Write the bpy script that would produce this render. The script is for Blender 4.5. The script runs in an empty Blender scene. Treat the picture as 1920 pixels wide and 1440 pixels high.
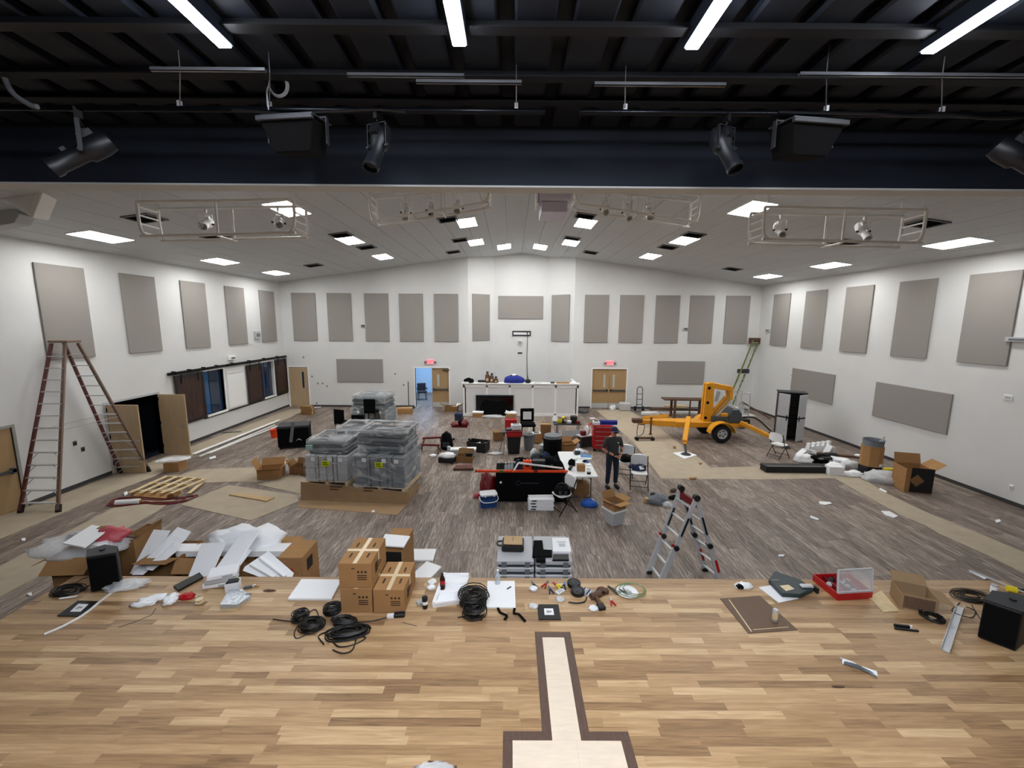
import bpy, bmesh, math, random
from mathutils import Vector, Matrix, Euler
random.seed(7)
sc = bpy.context.scene
COL = sc.collection
R = math.radians
# ---------------------------------------------------------------- camera
FPX, PITCH, ROLL, YAW, CAMH = 785.5, R(8.514), R(0.379), R(0.142), 4.535
_f = Vector((math.sin(YAW)*math.cos(PITCH), math.cos(YAW)*math.cos(PITCH), -math.sin(PITCH)))
_r0 = Vector((math.cos(YAW), -math.sin(YAW), 0)); _u0 = _r0.cross(_f)
_r = _r0*math.cos(ROLL)+_u0*math.sin(ROLL); _u = _u0*math.cos(ROLL)-_r0*math.sin(ROLL)
cam = bpy.data.cameras.new('camera'); camo = bpy.data.objects.new('camera', cam); COL.objects.link(camo)
cam.sensor_fit = 'HORIZONTAL'; cam.sensor_width = 36.0; cam.lens = FPX/1920*36.0; cam.clip_start = 0.05; cam.clip_end = 200
camo.matrix_world = Matrix(((_r.x, _u.x, -_f.x, 0), (_r.y, _u.y, -_f.y, 0), (_r.z, _u.z, -_f.z, CAMH), (0, 0, 0, 1)))
sc.camera = camo
CAM = Vector((0, 0, CAMH))
# ---------------------------------------------------------------- world, exposure
w = bpy.data.worlds.new('world'); sc.world = w; w.use_nodes = True
w.node_tree.nodes['Background'].inputs[0].default_value = (0.55, 0.62, 0.72, 1)
w.node_tree.nodes['Background'].inputs[1].default_value = 0.05
sc.view_settings.view_transform = 'Standard'; sc.view_settings.look = 'None'
sc.view_settings.gamma = 1; sc.view_settings.use_curve_mapping = False
sc.view_settings.exposure = 0.5
cy = sc.cycles; cy.max_bounces = 6; cy.diffuse_bounces = 4; cy.glossy_bounces = 3; cy.transmission_bounces = 4; cy.transparent_max_bounces = 8; cy.caustics_reflective = False; cy.caustics_refractive = False
E_TROFFER, E_STRIP, E_BACKROOM = 26.0, 62.0, 48.0
# ---------------------------------------------------------------- from a spot seen in the photo to a point on a real plane
def _ray(x, y): return _f+_r*((x-960)/FPX)+_u*((720-y)/FPX)
def G(x, y, z=0.0):
    d = _ray(x, y); return CAM+d*((z-CAMH)/d.z)
def AY(x, y, Y):
    d = _ray(x, y); return CAM+d*(Y/d.y)
def AX(x, y, X):
    d = _ray(x, y); return CAM+d*(X/d.x)
def ZT(x, y, P): return AY(x, y, P.y).z
def PPM(P): return FPX/((Vector(P)-CAM).dot(_f))
WL, WR, D = -11.766, 12.758, 21.759
XR, ZE, ZR = 0.496, 6.41, 8.09
SL = (ZR-ZE)/(WR-XR)
def CZ(x): return ZR-SL*abs(x-XR)
HS = 1.0                                  # stage height
SX0, SX1, SY1 = -6.03, 6.89, 5.34
# ---------------------------------------------------------------- mesh helpers
class MB:
    def __init__(s): s.v = []; s.f = []; s.M = Matrix.Identity(4)
    def at(s, loc=(0, 0, 0), rot=(0, 0, 0)):
        s.M = Matrix.Translation(Vector(loc)) @ Euler(rot).to_matrix().to_4x4(); return s
    def add(s, vs, fs):
        n = len(s.v); s.v += [s.M @ Vector(v) for v in vs]; s.f += [tuple(i+n for i in f) for f in fs]; return s
    def hexa(s, p):
        return s.add(p, [(0, 3, 2, 1), (4, 5, 6, 7), (0, 1, 5, 4), (1, 2, 6, 5), (2, 3, 7, 6), (3, 0, 4, 7)])
    def box(s, c, d, rz=0.0, rx=0.0, ry=0.0):
        x, y, z = d[0]/2, d[1]/2, d[2]/2
        p = [(-x, -y, -z), (x, -y, -z), (x, y, -z), (-x, y, -z), (-x, -y, z), (x, -y, z), (x, y, z), (-x, y, z)]
        if rz or rx or ry:
            m = Euler((rx, ry, rz)).to_matrix(); p = [m @ Vector(q) for q in p]
        return s.hexa([Vector(q)+Vector(c) for q in p])
    def b0(s, x0, x1, y0, y1, z0, z1):
        return s.box(((x0+x1)/2, (y0+y1)/2, (z0+z1)/2), (abs(x1-x0), abs(y1-y0), abs(z1-z0)))
    def cyl(s, a, b, r0, r1=None, n=12, cap=True):
        a, b = Vector(a), Vector(b); r1 = r0 if r1 is None else r1
        d = (b-a).normalized(); t = Vector((0, 0, 1)) if abs(d.z) < .9 else Vector((1, 0, 0))
        u = d.cross(t).normalized(); v = d.cross(u); vs = []
        for k in range(n):
            q = 2*math.pi*k/n; e = u*math.cos(q)+v*math.sin(q); vs += [a+e*r0, b+e*r1]
        fs = [(2*k, 2*((k+1) % n), 2*((k+1) % n)+1, 2*k+1) for k in range(n)]
        if cap: fs += [tuple(2*k for k in range(n))[::-1], tuple(2*k+1 for k in range(n))]
        return s.add(vs, fs)
    def tube(s, pts, r, n=6, closed=False):
        P = [Vector(p) for p in pts]; N = len(P); vs = []; up = None
        for i, p in enumerate(P):
            a = P[(i-1) % N] if (closed or i > 0) else p; b = P[(i+1) % N] if (closed or i < N-1) else p
            d = (b-a); d = d.normalized() if d.length > 1e-9 else Vector((1, 0, 0))
            if up is None: up = Vector((0, 0, 1)) if abs(d.z) < .9 else Vector((1, 0, 0))
            u = d.cross(up)
            if u.length < 1e-6: u = d.cross(Vector((1, 0, 0.1)))
            u.normalize(); v = u.cross(d).normalized(); up = v
            rr = r(i/(max(N-1, 1))) if callable(r) else r
            vs += [p+(u*math.cos(2*math.pi*k/n)+v*math.sin(2*math.pi*k/n))*rr for k in range(n)]
        fs = []
        for i in range(N if closed else N-1):
            j = (i+1) % N
            fs += [(i*n+k, i*n+(k+1) % n, j*n+(k+1) % n, j*n+k) for k in range(n)]
        if not closed: fs += [tuple(range(n))[::-1], tuple((N-1)*n+k for k in range(n))]
        return s.add(vs, fs)
    def lathe(s, prof, c=(0, 0, 0), n=20, sx=1.0, sy=1.0):
        vs = []; c = Vector(c)
        for r, z in prof: vs += [c+Vector((r*sx*math.cos(2*math.pi*k/n), r*sy*math.sin(2*math.pi*k/n), z)) for k in range(n)]
        m = len(prof); fs = []
        for i in range(m-1): fs += [(i*n+k, i*n+(k+1) % n, (i+1)*n+(k+1) % n, (i+1)*n+k) for k in range(n)]
        fs += [tuple(range(n))[::-1], tuple((m-1)*n+k for k in range(n))]
        return s.add(vs, fs)
    def sph(s, c, r, n=12, m=8, sq=1.0):
        rx, ry, rz = (r, r, r) if not hasattr(r, '__len__') else r
        prof = [(math.sin(math.pi*i/m)**sq+1e-4, -math.cos(math.pi*i/m)) for i in range(m+1)]
        vs = []
        for a, z in prof: vs += [Vector(c)+Vector((rx*a*math.cos(2*math.pi*k/n), ry*a*math.sin(2*math.pi*k/n), rz*z)) for k in range(n)]
        fs = []
        for i in range(m): fs += [(i*n+k, i*n+(k+1) % n, (i+1)*n+(k+1) % n, (i+1)*n+k) for k in range(n)]
        return s.add(vs, fs)
    def prism(s, poly, z0, z1):
        n = len(poly); a = sum(poly[i][0]*poly[(i+1) % n][1]-poly[(i+1) % n][0]*poly[i][1] for i in range(n))
        if a < 0: poly = list(poly)[::-1]
        f0 = z0 if callable(z0) else (lambda x, y: z0); f1 = z1 if callable(z1) else (lambda x, y: z1)
        vs = [(p[0], p[1], f0(*p[:2])) for p in poly]+[(p[0], p[1], f1(*p[:2])) for p in poly]
        return s.add(vs, [tuple(range(n))[::-1], tuple(range(n, 2*n))]+[(i, (i+1) % n, (i+1) % n+n, i+n) for i in range(n)])
    def slab(s, pts, t):
        # a plate: 3-D outline pts, thickness vector t
        t = Vector(t); n = len(pts); P = [Vector(p) for p in pts]
        nr = (P[1]-P[0]).cross(P[2]-P[0])
        if nr.dot(t) < 0: P = P[::-1]
        return s.add(P+[p+t for p in P], [tuple(range(n))[::-1], tuple(range(n, 2*n))]+[(i, (i+1) % n, (i+1) % n+n, i+n) for i in range(n)])
    def rbox(s, c, d, r, seg=3):
        # box with rounded vertical corners; c = centre of the base
        x, y = d[0]/2-r, d[1]/2-r; poly = []
        for cx, cy, a0 in ((x, y, 0), (-x, y, 90), (-x, -y, 180), (x, -y, 270)):
            for k in range(seg+1):
                a = R(a0+90*k/seg); poly.append((c[0]+cx+r*math.cos(a), c[1]+cy+r*math.sin(a)))
        return s.prism(poly, c[2], c[2]+d[2])
    def bar(s, a, b, wd, th, up=(0, 0, 1)):
        a, b = Vector(a), Vector(b); d = (b-a).normalized(); up = Vector(up)
        u = d.cross(up)
        if u.length < 1e-4: u = d.cross(Vector((1, 0, 0)))
        u = u.normalized()*wd/2; v = d.cross(u).normalized()*th/2
        return s.hexa([a-u-v, a+u-v, a+u+v, a-u+v, b-u-v, b+u-v, b+u+v, b-u+v])
    def build(s, name, mat, parent=None, smooth=None, bevel=0.0, seg=1, noise=0.0):
        me = bpy.data.meshes.new(name); me.from_pydata([tuple(v) for v in s.v], [], s.f); me.update()
        bm = bmesh.new(); bm.from_mesh(me)
        if noise:
            for v in bm.verts: v.co += Vector((random.uniform(-1, 1), random.uniform(-1, 1), random.uniform(-1, 1)))*noise
        bmesh.ops.recalc_face_normals(bm, faces=bm.faces)
        if bevel:
            es = [e for e in bm.edges if len(e.link_faces) == 2 and e.calc_face_angle(0) > R(40)]
            bmesh.ops.bevel(bm, geom=es, offset=bevel, segments=seg, affect='EDGES', profile=0.6, clamp_overlap=True)
        bm.to_mesh(me); bm.free()
        if smooth:
            for p in me.polygons: p.use_smooth = True
            me.set_sharp_from_angle(angle=R(smooth if smooth is not True else 50))
        me.materials.append(M[mat] if isinstance(mat, str) else mat)
        o = bpy.data.objects.new(name, me); COL.objects.link(o)
        if parent is not None: o.parent = parent
        return o
def tag(o, label=None, cat=None, group=None, kind=None):
    if label: o['label'] = label
    if cat: o['category'] = cat
    if group: o['group'] = group
    if kind: o['kind'] = kind
    return o
def T(name, label, cat, loc=(0, 0, 0), rz=0.0, group=None, rot=None):
    o = bpy.data.objects.new(name, None); COL.objects.link(o); o.empty_display_size = .05
    o.location = loc; o.rotation_euler = rot if rot else (0, 0, rz)
    return tag(o, label, cat, group)
def S(o, label=None): return tag(o, label, None, None, 'structure')
def put(o, loc, rz=0.0, rot=None):
    o.location = loc; o.rotation_euler = rot if rot else (0, 0, rz); return o
def dup(root, loc=None, rz=None, label=None, rot=None):
    def cp(o, par):
        c = o.copy(); COL.objects.link(c); c.parent = par
        for ch in list(o.children): cp(ch, c)
        return c
    r = cp(root, None)
    if loc is not None: r.location = loc
    if rot is not None: r.rotation_euler = rot
    elif rz is not None: r.rotation_euler = (0, 0, rz)
    if label: r['label'] = label
    return r
def arc(c, r, a0, a1, n, z=0.0, ry=None):
    ry = r if ry is None else ry
    return [(c[0]+r*math.cos(R(a0+(a1-a0)*k/n)), c[1]+ry*math.sin(R(a0+(a1-a0)*k/n)), z) for k in range(n+1)]
def spline(pts, n=8):
    P = [Vector(p) for p in pts]; out = []
    for i in range(len(P)-1):
        p0, p1, p2, p3 = P[max(i-1, 0)], P[i], P[i+1], P[min(i+2, len(P)-1)]
        for k in range(n):
            t = k/n; out.append(.5*((2*p1)+(p2-p0)*t+(2*p0-5*p1+4*p2-p3)*t*t+(3*p1-p0-3*p2+p3)*t**3))
    return out+[P[-1]]
# ---------------------------------------------------------------- materials
M = {}
def lin(c):
    if isinstance(c, str): c = [int(c[i:i+2], 16)/255 for i in (0, 2, 4)]
    return [x/12.92 if x <= .04045 else ((x+.055)/1.055)**2.4 for x in c]
def mat(name, col, rough=.6, metal=0.0, var=0.0, scale=8.0, bump=0.0, stretch=None, spec=.5, emit=None, estr=0.0, alpha=1.0, trans=0.0, col2=None, coat=0.0, bscale=None):
    m = bpy.data.materials.new(name); m.use_nodes = True; nt = m.node_tree; b = nt.nodes['Principled BSDF']; N = nt.nodes.new; L = nt.links.new
    c = lin(col); b.inputs['Base Color'].default_value = (*c, 1); b.inputs['Roughness'].default_value = rough; b.inputs['Metallic'].default_value = metal
    b.inputs['Specular IOR Level'].default_value = spec; b.inputs['Alpha'].default_value = alpha; b.inputs['Transmission Weight'].default_value = trans
    b.inputs['Coat Weight'].default_value = coat
    if emit: b.inputs['Emission Color'].default_value = (*lin(emit), 1); b.inputs['Emission Strength'].default_value = estr
    if var or bump:
        g = N('ShaderNodeNewGeometry'); mp = N('ShaderNodeMapping'); L(g.outputs['Position'], mp.inputs['Vector'])
        mp.inputs['Scale'].default_value = stretch or (1, 1, 1)
        no = N('ShaderNodeTexNoise'); no.inputs['Scale'].default_value = scale; no.inputs['Detail'].default_value = 3; L(mp.outputs[0], no.inputs['Vector'])
        if var:
            cr = N('ShaderNodeValToRGB'); L(no.outputs['Fac'], cr.inputs[0])
            c2 = lin(col2) if col2 else [x*(1+var) for x in c]; c1 = c if col2 else [x*(1-var) for x in c]
            cr.color_ramp.elements[0].position = .32; cr.color_ramp.elements[1].position = .68
            cr.color_ramp.elements[0].color = (*c1, 1); cr.color_ramp.elements[1].color = (*c2, 1); L(cr.outputs[0], b.inputs['Base Color'])
        if bump:
            bp = N('ShaderNodeBump'); bp.inputs['Strength'].default_value = bump; bp.inputs['Distance'].default_value = .02
            if bscale:
                n2 = N('ShaderNodeTexNoise'); n2.inputs['Scale'].default_value = bscale; n2.inputs['Detail'].default_value = 3; L(g.outputs['Position'], n2.inputs['Vector']); L(n2.outputs['Fac'], bp.inputs['Height'])
            else: L(no.outputs['Fac'], bp.inputs['Height'])
            L(bp.outputs[0], b.inputs['Normal'])
    M[name] = m; return m
def plank_mat(name, ramp, stretch, scale, rough, grain=.35, tone=.5):
    # every plank its own tone (object random + island random), streaked along its grain
    m = bpy.data.materials.new(name); m.use_nodes = True; nt = m.node_tree; b = nt.nodes['Principled BSDF']; N = nt.nodes.new; L = nt.links.new
    g = N('ShaderNodeNewGeometry'); oi = N('ShaderNodeObjectInfo')
    ad = N('ShaderNodeMath'); ad.operation = 'ADD'; L(oi.outputs['Random'], ad.inputs[0]); L(g.outputs['Random Per Island'], ad.inputs[1])
    fr = N('ShaderNodeMath'); fr.operation = 'FRACT'; L(ad.outputs[0], fr.inputs[0])
    cr = N('ShaderNodeValToRGB'); cr.color_ramp.interpolation = 'LINEAR'
    for i, (p, c) in enumerate(ramp):
        e = cr.color_ramp.elements[i] if i < 2 else cr.color_ramp.elements.new(p)
        e.position = p; e.color = (*lin(c), 1)
    mp = N('ShaderNodeMapping'); L(g.outputs['Position'], mp.inputs['Vector']); mp.inputs['Scale'].default_value = stretch
    cb = N('ShaderNodeCombineXYZ'); ml = N('ShaderNodeMath'); ml.operation = 'MULTIPLY'; ml.inputs[1].default_value = 37; L(fr.outputs[0], ml.inputs[0])
    for k in range(3): L(ml.outputs[0], cb.inputs[k])
    L(cb.outputs[0], mp.inputs['Location'])
    no = N('ShaderNodeTexNoise'); no.inputs['Scale'].default_value = scale; no.inputs['Detail'].default_value = 4; no.inputs['Distortion'].default_value = .6; L(mp.outputs[0], no.inputs['Vector'])
    mx = N('ShaderNodeMath'); mx.operation = 'MULTIPLY_ADD'; L(no.outputs['Fac'], mx.inputs[0]); mx.inputs[1].default_value = grain
    sb = N('ShaderNodeMath'); sb.operation = 'MULTIPLY_ADD'; L(fr.outputs[0], sb.inputs[0]); sb.inputs[1].default_value = tone; sb.inputs[2].default_value = .5-.5*tone-.5*grain
    L(sb.outputs[0], mx.inputs[2]); L(mx.outputs[0], cr.inputs[0])
    L(cr.outputs[0], b.inputs['Base Color']); b.inputs['Roughness'].default_value = rough
    bp = N('ShaderNodeBump'); bp.inputs['Strength'].default_value = .08; bp.inputs['Distance'].default_value = .01; L(no.outputs['Fac'], bp.inputs['Height']); L(bp.outputs[0], b.inputs['Normal'])
    M[name] = m; return m
mat('wall_white', 'd9d9d8', .75, var=.02, scale=1.2, bump=.05, bscale=90)
mat('ceiling_white', 'ccd0d3', .7, var=.02, scale=.8)
mat('trim_white', 'f0f0ee', .45)
mat('panel_fabric', '999490', .95, var=.05, scale=160, bump=.25, spec=.1)
mat('stage_black', '202733', .7, var=.15, scale=1.5, spec=.3)
mat('deck_black', '1c222d', .6, var=.25, scale=2.0, spec=.35)
mat('joist_black', '0a0d14', .6)
mat('rubber_base', '3c3c3e', .6)
mat('ramboard', 'ada08d', .9, var=.06, scale=3.0, spec=.15)
mat('door_tan', 'a5875f', .55, var=.06, scale=3, stretch=(6, 6, .5))
mat('door_tan_pale', 'b29a7a', .55, var=.05, scale=3, stretch=(6, 6, .5))
mat('frame_grey', '9a9894', .5)
mat('barn_wood', '38221a', .6, var=.35, scale=5, stretch=(6, 6, .6))
mat('barn_wood_dark', '1a1210', .6)
mat('black_metal', '101114', .45, metal=.6)
mat('black_plastic', '0e0f11', .55)
mat('black_cloth', '0b0c0e', .95, spec=.1)
mat('black_grille', '070708', .9, bump=.5, scale=300, spec=.15)
mat('dark_grey', '2a2c30', .6)
mat('mid_grey', '6d7074', .55)
mat('light_grey', 'b5b7b9', .55)
mat('steel', 'b8babd', .32, metal=.6)
mat('aluminium', 'c9cbcd', .4, metal=.35)
mat('white_paint', 'f6f6f4', .45)
mat('white_plastic', 'eef0f1', .4)
mat('foam_white', 'f3f5f6', .85, bump=.15, scale=120, spec=.2)
mat('paper_white', 'eceef0', .8)
mat('cardboard', 'a47d53', .85, var=.05, scale=6, spec=.15)
mat('cardboard_dark', '8a6844', .9, var=.06, scale=6, spec=.15)
mat('cardboard_inner', '6f5236', .9, spec=.1)
mat('tape', 'd9c39a', .3)
mat('print_dark', '3d2a1c', .8)
mat('print_black', '141414', .7)
mat('lens_black', '030304', .15)
mat('red_paint', 'b01218', .45)
mat('dark_red', '6e1016', .5)
mat('red_sign', 'd8203a', .5, emit='ff3050', estr=.9)
mat('orange', 'ef4a12', .55)
mat('lift_orange', 'e09a1e', .42, var=.06, scale=4)
mat('yellow', 'e3d21a', .6)
mat('label_yellow', 'dbe600', .6)
mat('blue_plastic', '0d57b8', .5)
mat('cooler_blue', '0f3f78', .45)
mat('navy', '17264d', .8)
mat('bag_blue', '1c2a86', .8, bump=.3, scale=14)
mat('fiberglass', '7d6658', .5, var=.06, scale=8)
mat('fiberglass_dark', '4a2f2a', .5)
mat('fiberglass_red', '64332f', .5)
mat('pallet_wood', 'd6c096', .8, var=.12, scale=6, stretch=(2, 2, 2))
mat('plywood', 'b99c72', .75, var=.08, scale=3, stretch=(1, 5, 1))
mat('brown_wood', '5b4030', .7, var=.2, scale=5)
mat('rubber', '121212', .85)
mat('grey_fabric', '767c84', .9, bump=.3, scale=30)
mat('chair_grey', '747b80', .8, var=.1, scale=9)
mat('chair_dark', '4b5054', .8, var=.1, scale=9)
mat('kraft', '9c8162', .9, var=.05, scale=4, spec=.15)
mat('clear_bag', 'f6f9fb', .15, alpha=.5, spec=.8, bump=.8, scale=18, var=.04)
def wrap_mat():
    m = mat('wrap', 'f4f8fb', .1, spec=.9, bump=.7, scale=9); nt = m.node_tree; b = nt.nodes['Principled BSDF']; N = nt.nodes.new; L = nt.links.new
    g = N('ShaderNodeNewGeometry'); mp = N('ShaderNodeMapping'); mp.inputs['Scale'].default_value = (1.1, 1.1, 3.2); mp.inputs['Rotation'].default_value = (.5, .4, .3); L(g.outputs['Position'], mp.inputs['Vector'])
    no = N('ShaderNodeTexNoise'); no.inputs['Scale'].default_value = 1.6; no.inputs['Detail'].default_value = 6; no.inputs['Distortion'].default_value = 1.4; L(mp.outputs[0], no.inputs['Vector'])
    cr = N('ShaderNodeValToRGB'); L(no.outputs['Fac'], cr.inputs[0]); e = cr.color_ramp.elements; e[0].position = .45; e[0].color = (.05, .05, .05, 1); e[1].position = .75; e[1].color = (.6, .6, .6, 1); L(cr.outputs[0], b.inputs['Alpha'])
wrap_mat()
mat('clear_plastic', 'dfe2e4', .08, alpha=.32, spec=.8)
mat('glass_dark', '1c2f45', .05, spec=.8)
mat('glass_blue', '1f5183', .08, spec=.8)
mat('blueroom', 'bcd4e6', .8)
mat('skin', 'b98068', .55, var=.05, scale=20)
mat('shirt', '3a3c3b', .9, bump=.15, scale=40)
mat('jeans', '1c2536', .9, var=.15, scale=30)
mat('hair', '2a2420', .8)
mat('blood_wood', '66503f', .6, var=.12, scale=6, stretch=(2, 30, 2))
mat('inlay_pale', 'e3d3bd', .42, var=.05, scale=5, stretch=(1, 6, 1))
mat('inlay_dark', '5a463b', .45, var=.15, scale=8, stretch=(6, 1, 1))
mat('lightcover', 'ffffff', .5, emit='fcfcfa', estr=E_TROFFER)
mat('striptube', 'ffffff', .5, emit='f2f6ff', estr=E_STRIP)
mat('backroom_lamp', 'ffffff', .5, emit='c4deff', estr=E_BACKROOM)
mat('cable_black', '0c0b0b', .5)
mat('cable_red', '6b1a1c', .5)
mat('cable_white', 'e8e8e8', .45)
mat('cable_green', '6f8a5e', .4)
mat('soda', '2a0d08', .1)
mat('water', 'd6e2ea', .08, alpha=.5)
mat('pink_plastic', 'c9525e', .4, alpha=.85, bump=.5, scale=20)
mat('mint', '9ac4b8', .6)
mat('denim_blue', '4d84b8', .7)
mat('teal_dark', '2e3b3e', .5)
mat('gun_grey', '4b5257', .4, metal=.3)
mat('green_lattice', '5d6b2a', .5)
plank_mat('hall_plank', [(0.0, '4b4038'), (.35, '6b5d54'), (.65, '83756a'), (1.0, 'aea195')], (11, .7, 1), 4.5, .5, grain=2.3, tone=.38)
plank_mat('stage_plank', [(0.0, '775a3e'), (.3, '9d7c57'), (.65, 'b6956d'), (1.0, 'd0b38a')], (1.0, 14, 1), 2.6, .42, grain=.9, tone=.75)
# ================================================================ THE SETTING
def grid_wall(mb, fn, u0, u1, v0, v1, holes):
    # wall cells between opening edges; fn(u0,u1,v0,v1) adds one block
    us = sorted({u0, u1, *[h[0] for h in holes], *[h[1] for h in holes]}); vs = sorted({v0, v1, *[h[2] for h in holes], *[h[3] for h in holes]})
    for a, b in zip(us, us[1:]):
        c0 = None
        for c, d in zip(vs, vs[1:]):
            um, vm = (a+b)/2, (c+d)/2
            if any(h[0] < um < h[1] and h[2] < vm < h[3] for h in holes):
                if c0 is not None: fn(a, b, c0, c); c0 = None
            elif c0 is None: c0 = c
        if c0 is not None: fn(a, b, c0, vs[-1])
# ---- hall floor and its planks
S(MB().b0(WL-.2, WR+.2, -3.2, D+5.2, -.2, -.006).build('floor', 'hall_plank'), 'streaked grey-brown plank floor of the hall')
floor = bpy.data.objects['floor']
pw, pl = .186, 1.24
pu = MB().b0(-pw/2+.0008, pw/2-.0008, -pl/2+.0008, pl/2-.0008, -.006, 0).build('plank', 'hall_plank', floor); pu_mesh = pu.data; bpy.data.objects.remove(pu)
cells = []
nx = int((WR-WL)/pw)+1
for i in range(nx):
    off = random.random()*pl
    for j in range(-3, 19):
        x, y = WL+pw*(i+.5), j*pl+off
        if y < -2.3 or y > D+.4: continue
        p = Vector((x, y, 0)); d = (p-CAM); dep = d.dot(_f)
        vis = dep > .5 and abs(d.dot(_r))/dep*FPX < 985 and y > 3 and (y > 7.3 or x < SX0-.4 or x > SX1+.4)
        cells.append((d.length if vis else 1e3+d.length, x, y))
cells.sort()
for k, (dd, x, y) in enumerate(cells[:290]):
    o = bpy.data.objects.new('plank', pu_mesh); COL.objects.link(o); o.parent = floor; o.location = (x, y, 0)
mb = MB()
for dd, x, y in cells[290:]: mb.b0(x-pw/2+.0008, x+pw/2-.0008, y-pl/2+.0008, y+pl/2-.0008, -.006, 0)
tag(mb.build('planks_beyond', 'hall_plank', floor), kind='stuff')
# ---- stage platform, planks, cross inlay
stage = S(MB().b0(SX0, SX1, -2.6, SY1, 0, HS-.012).build('stage_platform', 'stage_black'), 'raised stage with a light hardwood strip floor')
MB().b0(SX0, SX1, SY1, SY1+.02, 0, HS-.002).build('fascia', 'blood_wood', stage)
MB().b0(SX0-.01, SX1+.01, SY1-.085, SY1+.03, HS-.03, HS+.002).build('nosing', 'stage_plank', stage, bevel=.004)
CX = .4955
def cross_span(y):
    if 3.165 <= y < 4.345 or 1.55 <= y < 2.755: return CX-.205, CX+.205
    if 2.755 <= y < 3.165: return CX-.545, CX+.545
    return None
pu = MB().b0(-.5, .5, -.0405, .0405, -.012, 0).build('strip', 'stage_plank'); strip_mesh = pu.data; bpy.data.objects.remove(pu)
strips = []; row = .082; y = SY1-.085-row/2
while y > 1.2:
    spans = [(SX0, SX1)]
    hit = [c for c in (cross_span(y-.03), cross_span(y), cross_span(y+.03)) if c]
    if hit:
        c = (min(h[0] for h in hit), max(h[1] for h in hit)); spans = [(SX0, c[0]), (c[1], SX1)]
    for a, b in spans:
        x = a-random.random()*.8
        while x < b:
            l = random.choice((.35, .5, .6, .75, .9, 1.1, 1.35)); x0, x1 = max(x, a), min(x+l, b); x += l
            if x1-x0 < .01: continue
            p = Vector(((x0+x1)/2, y, HS)); d = p-CAM; dep = d.dot(_f)
            vis = dep > .3 and abs(d.dot(_r))/dep*FPX < 1000 and y > 2.83
            strips.append(((-PPM(p)*(x1-x0)) if vis else 10, x0, x1, y))
    y -= row
strips.sort()
for v, x0, x1, y in strips[:295]:
    o = bpy.data.objects.new('strip', strip_mesh); COL.objects.link(o); o.parent = stage; o.location = ((x0+x1)/2, y, HS); o.scale = (x1-x0-.001, 1, 1)
mb = MB()
for v, x0, x1, y in strips[295:]: mb.b0(x0+.0005, x1-.0005, y-.0405, y+.0405, HS-.012, HS)
mb.b0(SX0, SX1, -2.6, 1.2, HS-.012, HS); mb.b0(SX0, SX1, 1.2, SY1-.08, HS-.012, HS-.004)
tag(mb.build('strips_beyond', 'stage_plank', stage), kind='stuff')
bw, top = .082, HS+.0015
for x0, x1, y0, y1 in ((CX-.205, CX+.205, 4.345-bw, 4.345), (CX-.205, CX-.205+bw, 3.165-bw, 4.345-bw), (CX+.205-bw, CX+.205, 3.165-bw, 4.345-bw),
                       (CX-.545, CX-.205, 3.165-bw, 3.165), (CX+.205, CX+.545, 3.165-bw, 3.165), (CX-.545, CX-.545+bw, 2.755, 3.165-bw), (CX+.545-bw, CX+.545, 2.755, 3.165-bw),
                       (CX-.545+bw, CX-.205+bw, 2.755, 2.755+bw), (CX+.205-bw, CX+.545-bw, 2.755, 2.755+bw), (CX-.205, CX-.205+bw, 1.55, 2.755), (CX+.205-bw, CX+.205, 1.55, 2.755), (CX-.205+bw, CX+.205-bw, 1.55, 1.55+bw)):
    MB().b0(x0+.001, x1-.001, y0+.001, y1-.001, HS-.012, top).build('inlay_border', 'inlay_dark', stage)
for x0, x1, y0, y1 in ((CX-.123, CX+.123, 3.7, 4.263), (CX-.123, CX+.123, 3.083, 3.7), (CX-.463, CX+.08, 2.837, 3.083), (CX+.08, CX+.463, 2.837, 3.083), (CX-.123, CX+.123, 1.64, 2.837)):
    MB().b0(x0+.0004, x1-.0004, y0+.0004, y1-.0004, HS-.012, top).build('inlay_panel', 'inlay_pale', stage)
# ---- left wall with a double-door opening and two serving hatches
LDO = (11.93, 13.76, -.01, 2.07)
HA = (15.83, 17.0, .86, 2.55); HB = (19.62, 20.62, .86, 2.53)
FD = (7.75, 9.62, -.01, 1.99)
mb = MB(); grid_wall(mb, lambda a, b, c, d: mb.b0(WL-.18, WL, a, b, c, d), 5.1, D+.2, -.01, ZE+.1, [LDO, HA, HB, FD])
wl = S(mb.build('wall_left', 'wall_white'), 'long white wall on the left with dark sliding hatches')
mb = MB().b0(WR, WR+.18, 5.1, D+.2, -.01, ZE+.1)
S(mb.build('wall_right', 'wall_white'), 'long white wall on the right hung with tall panels')
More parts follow.
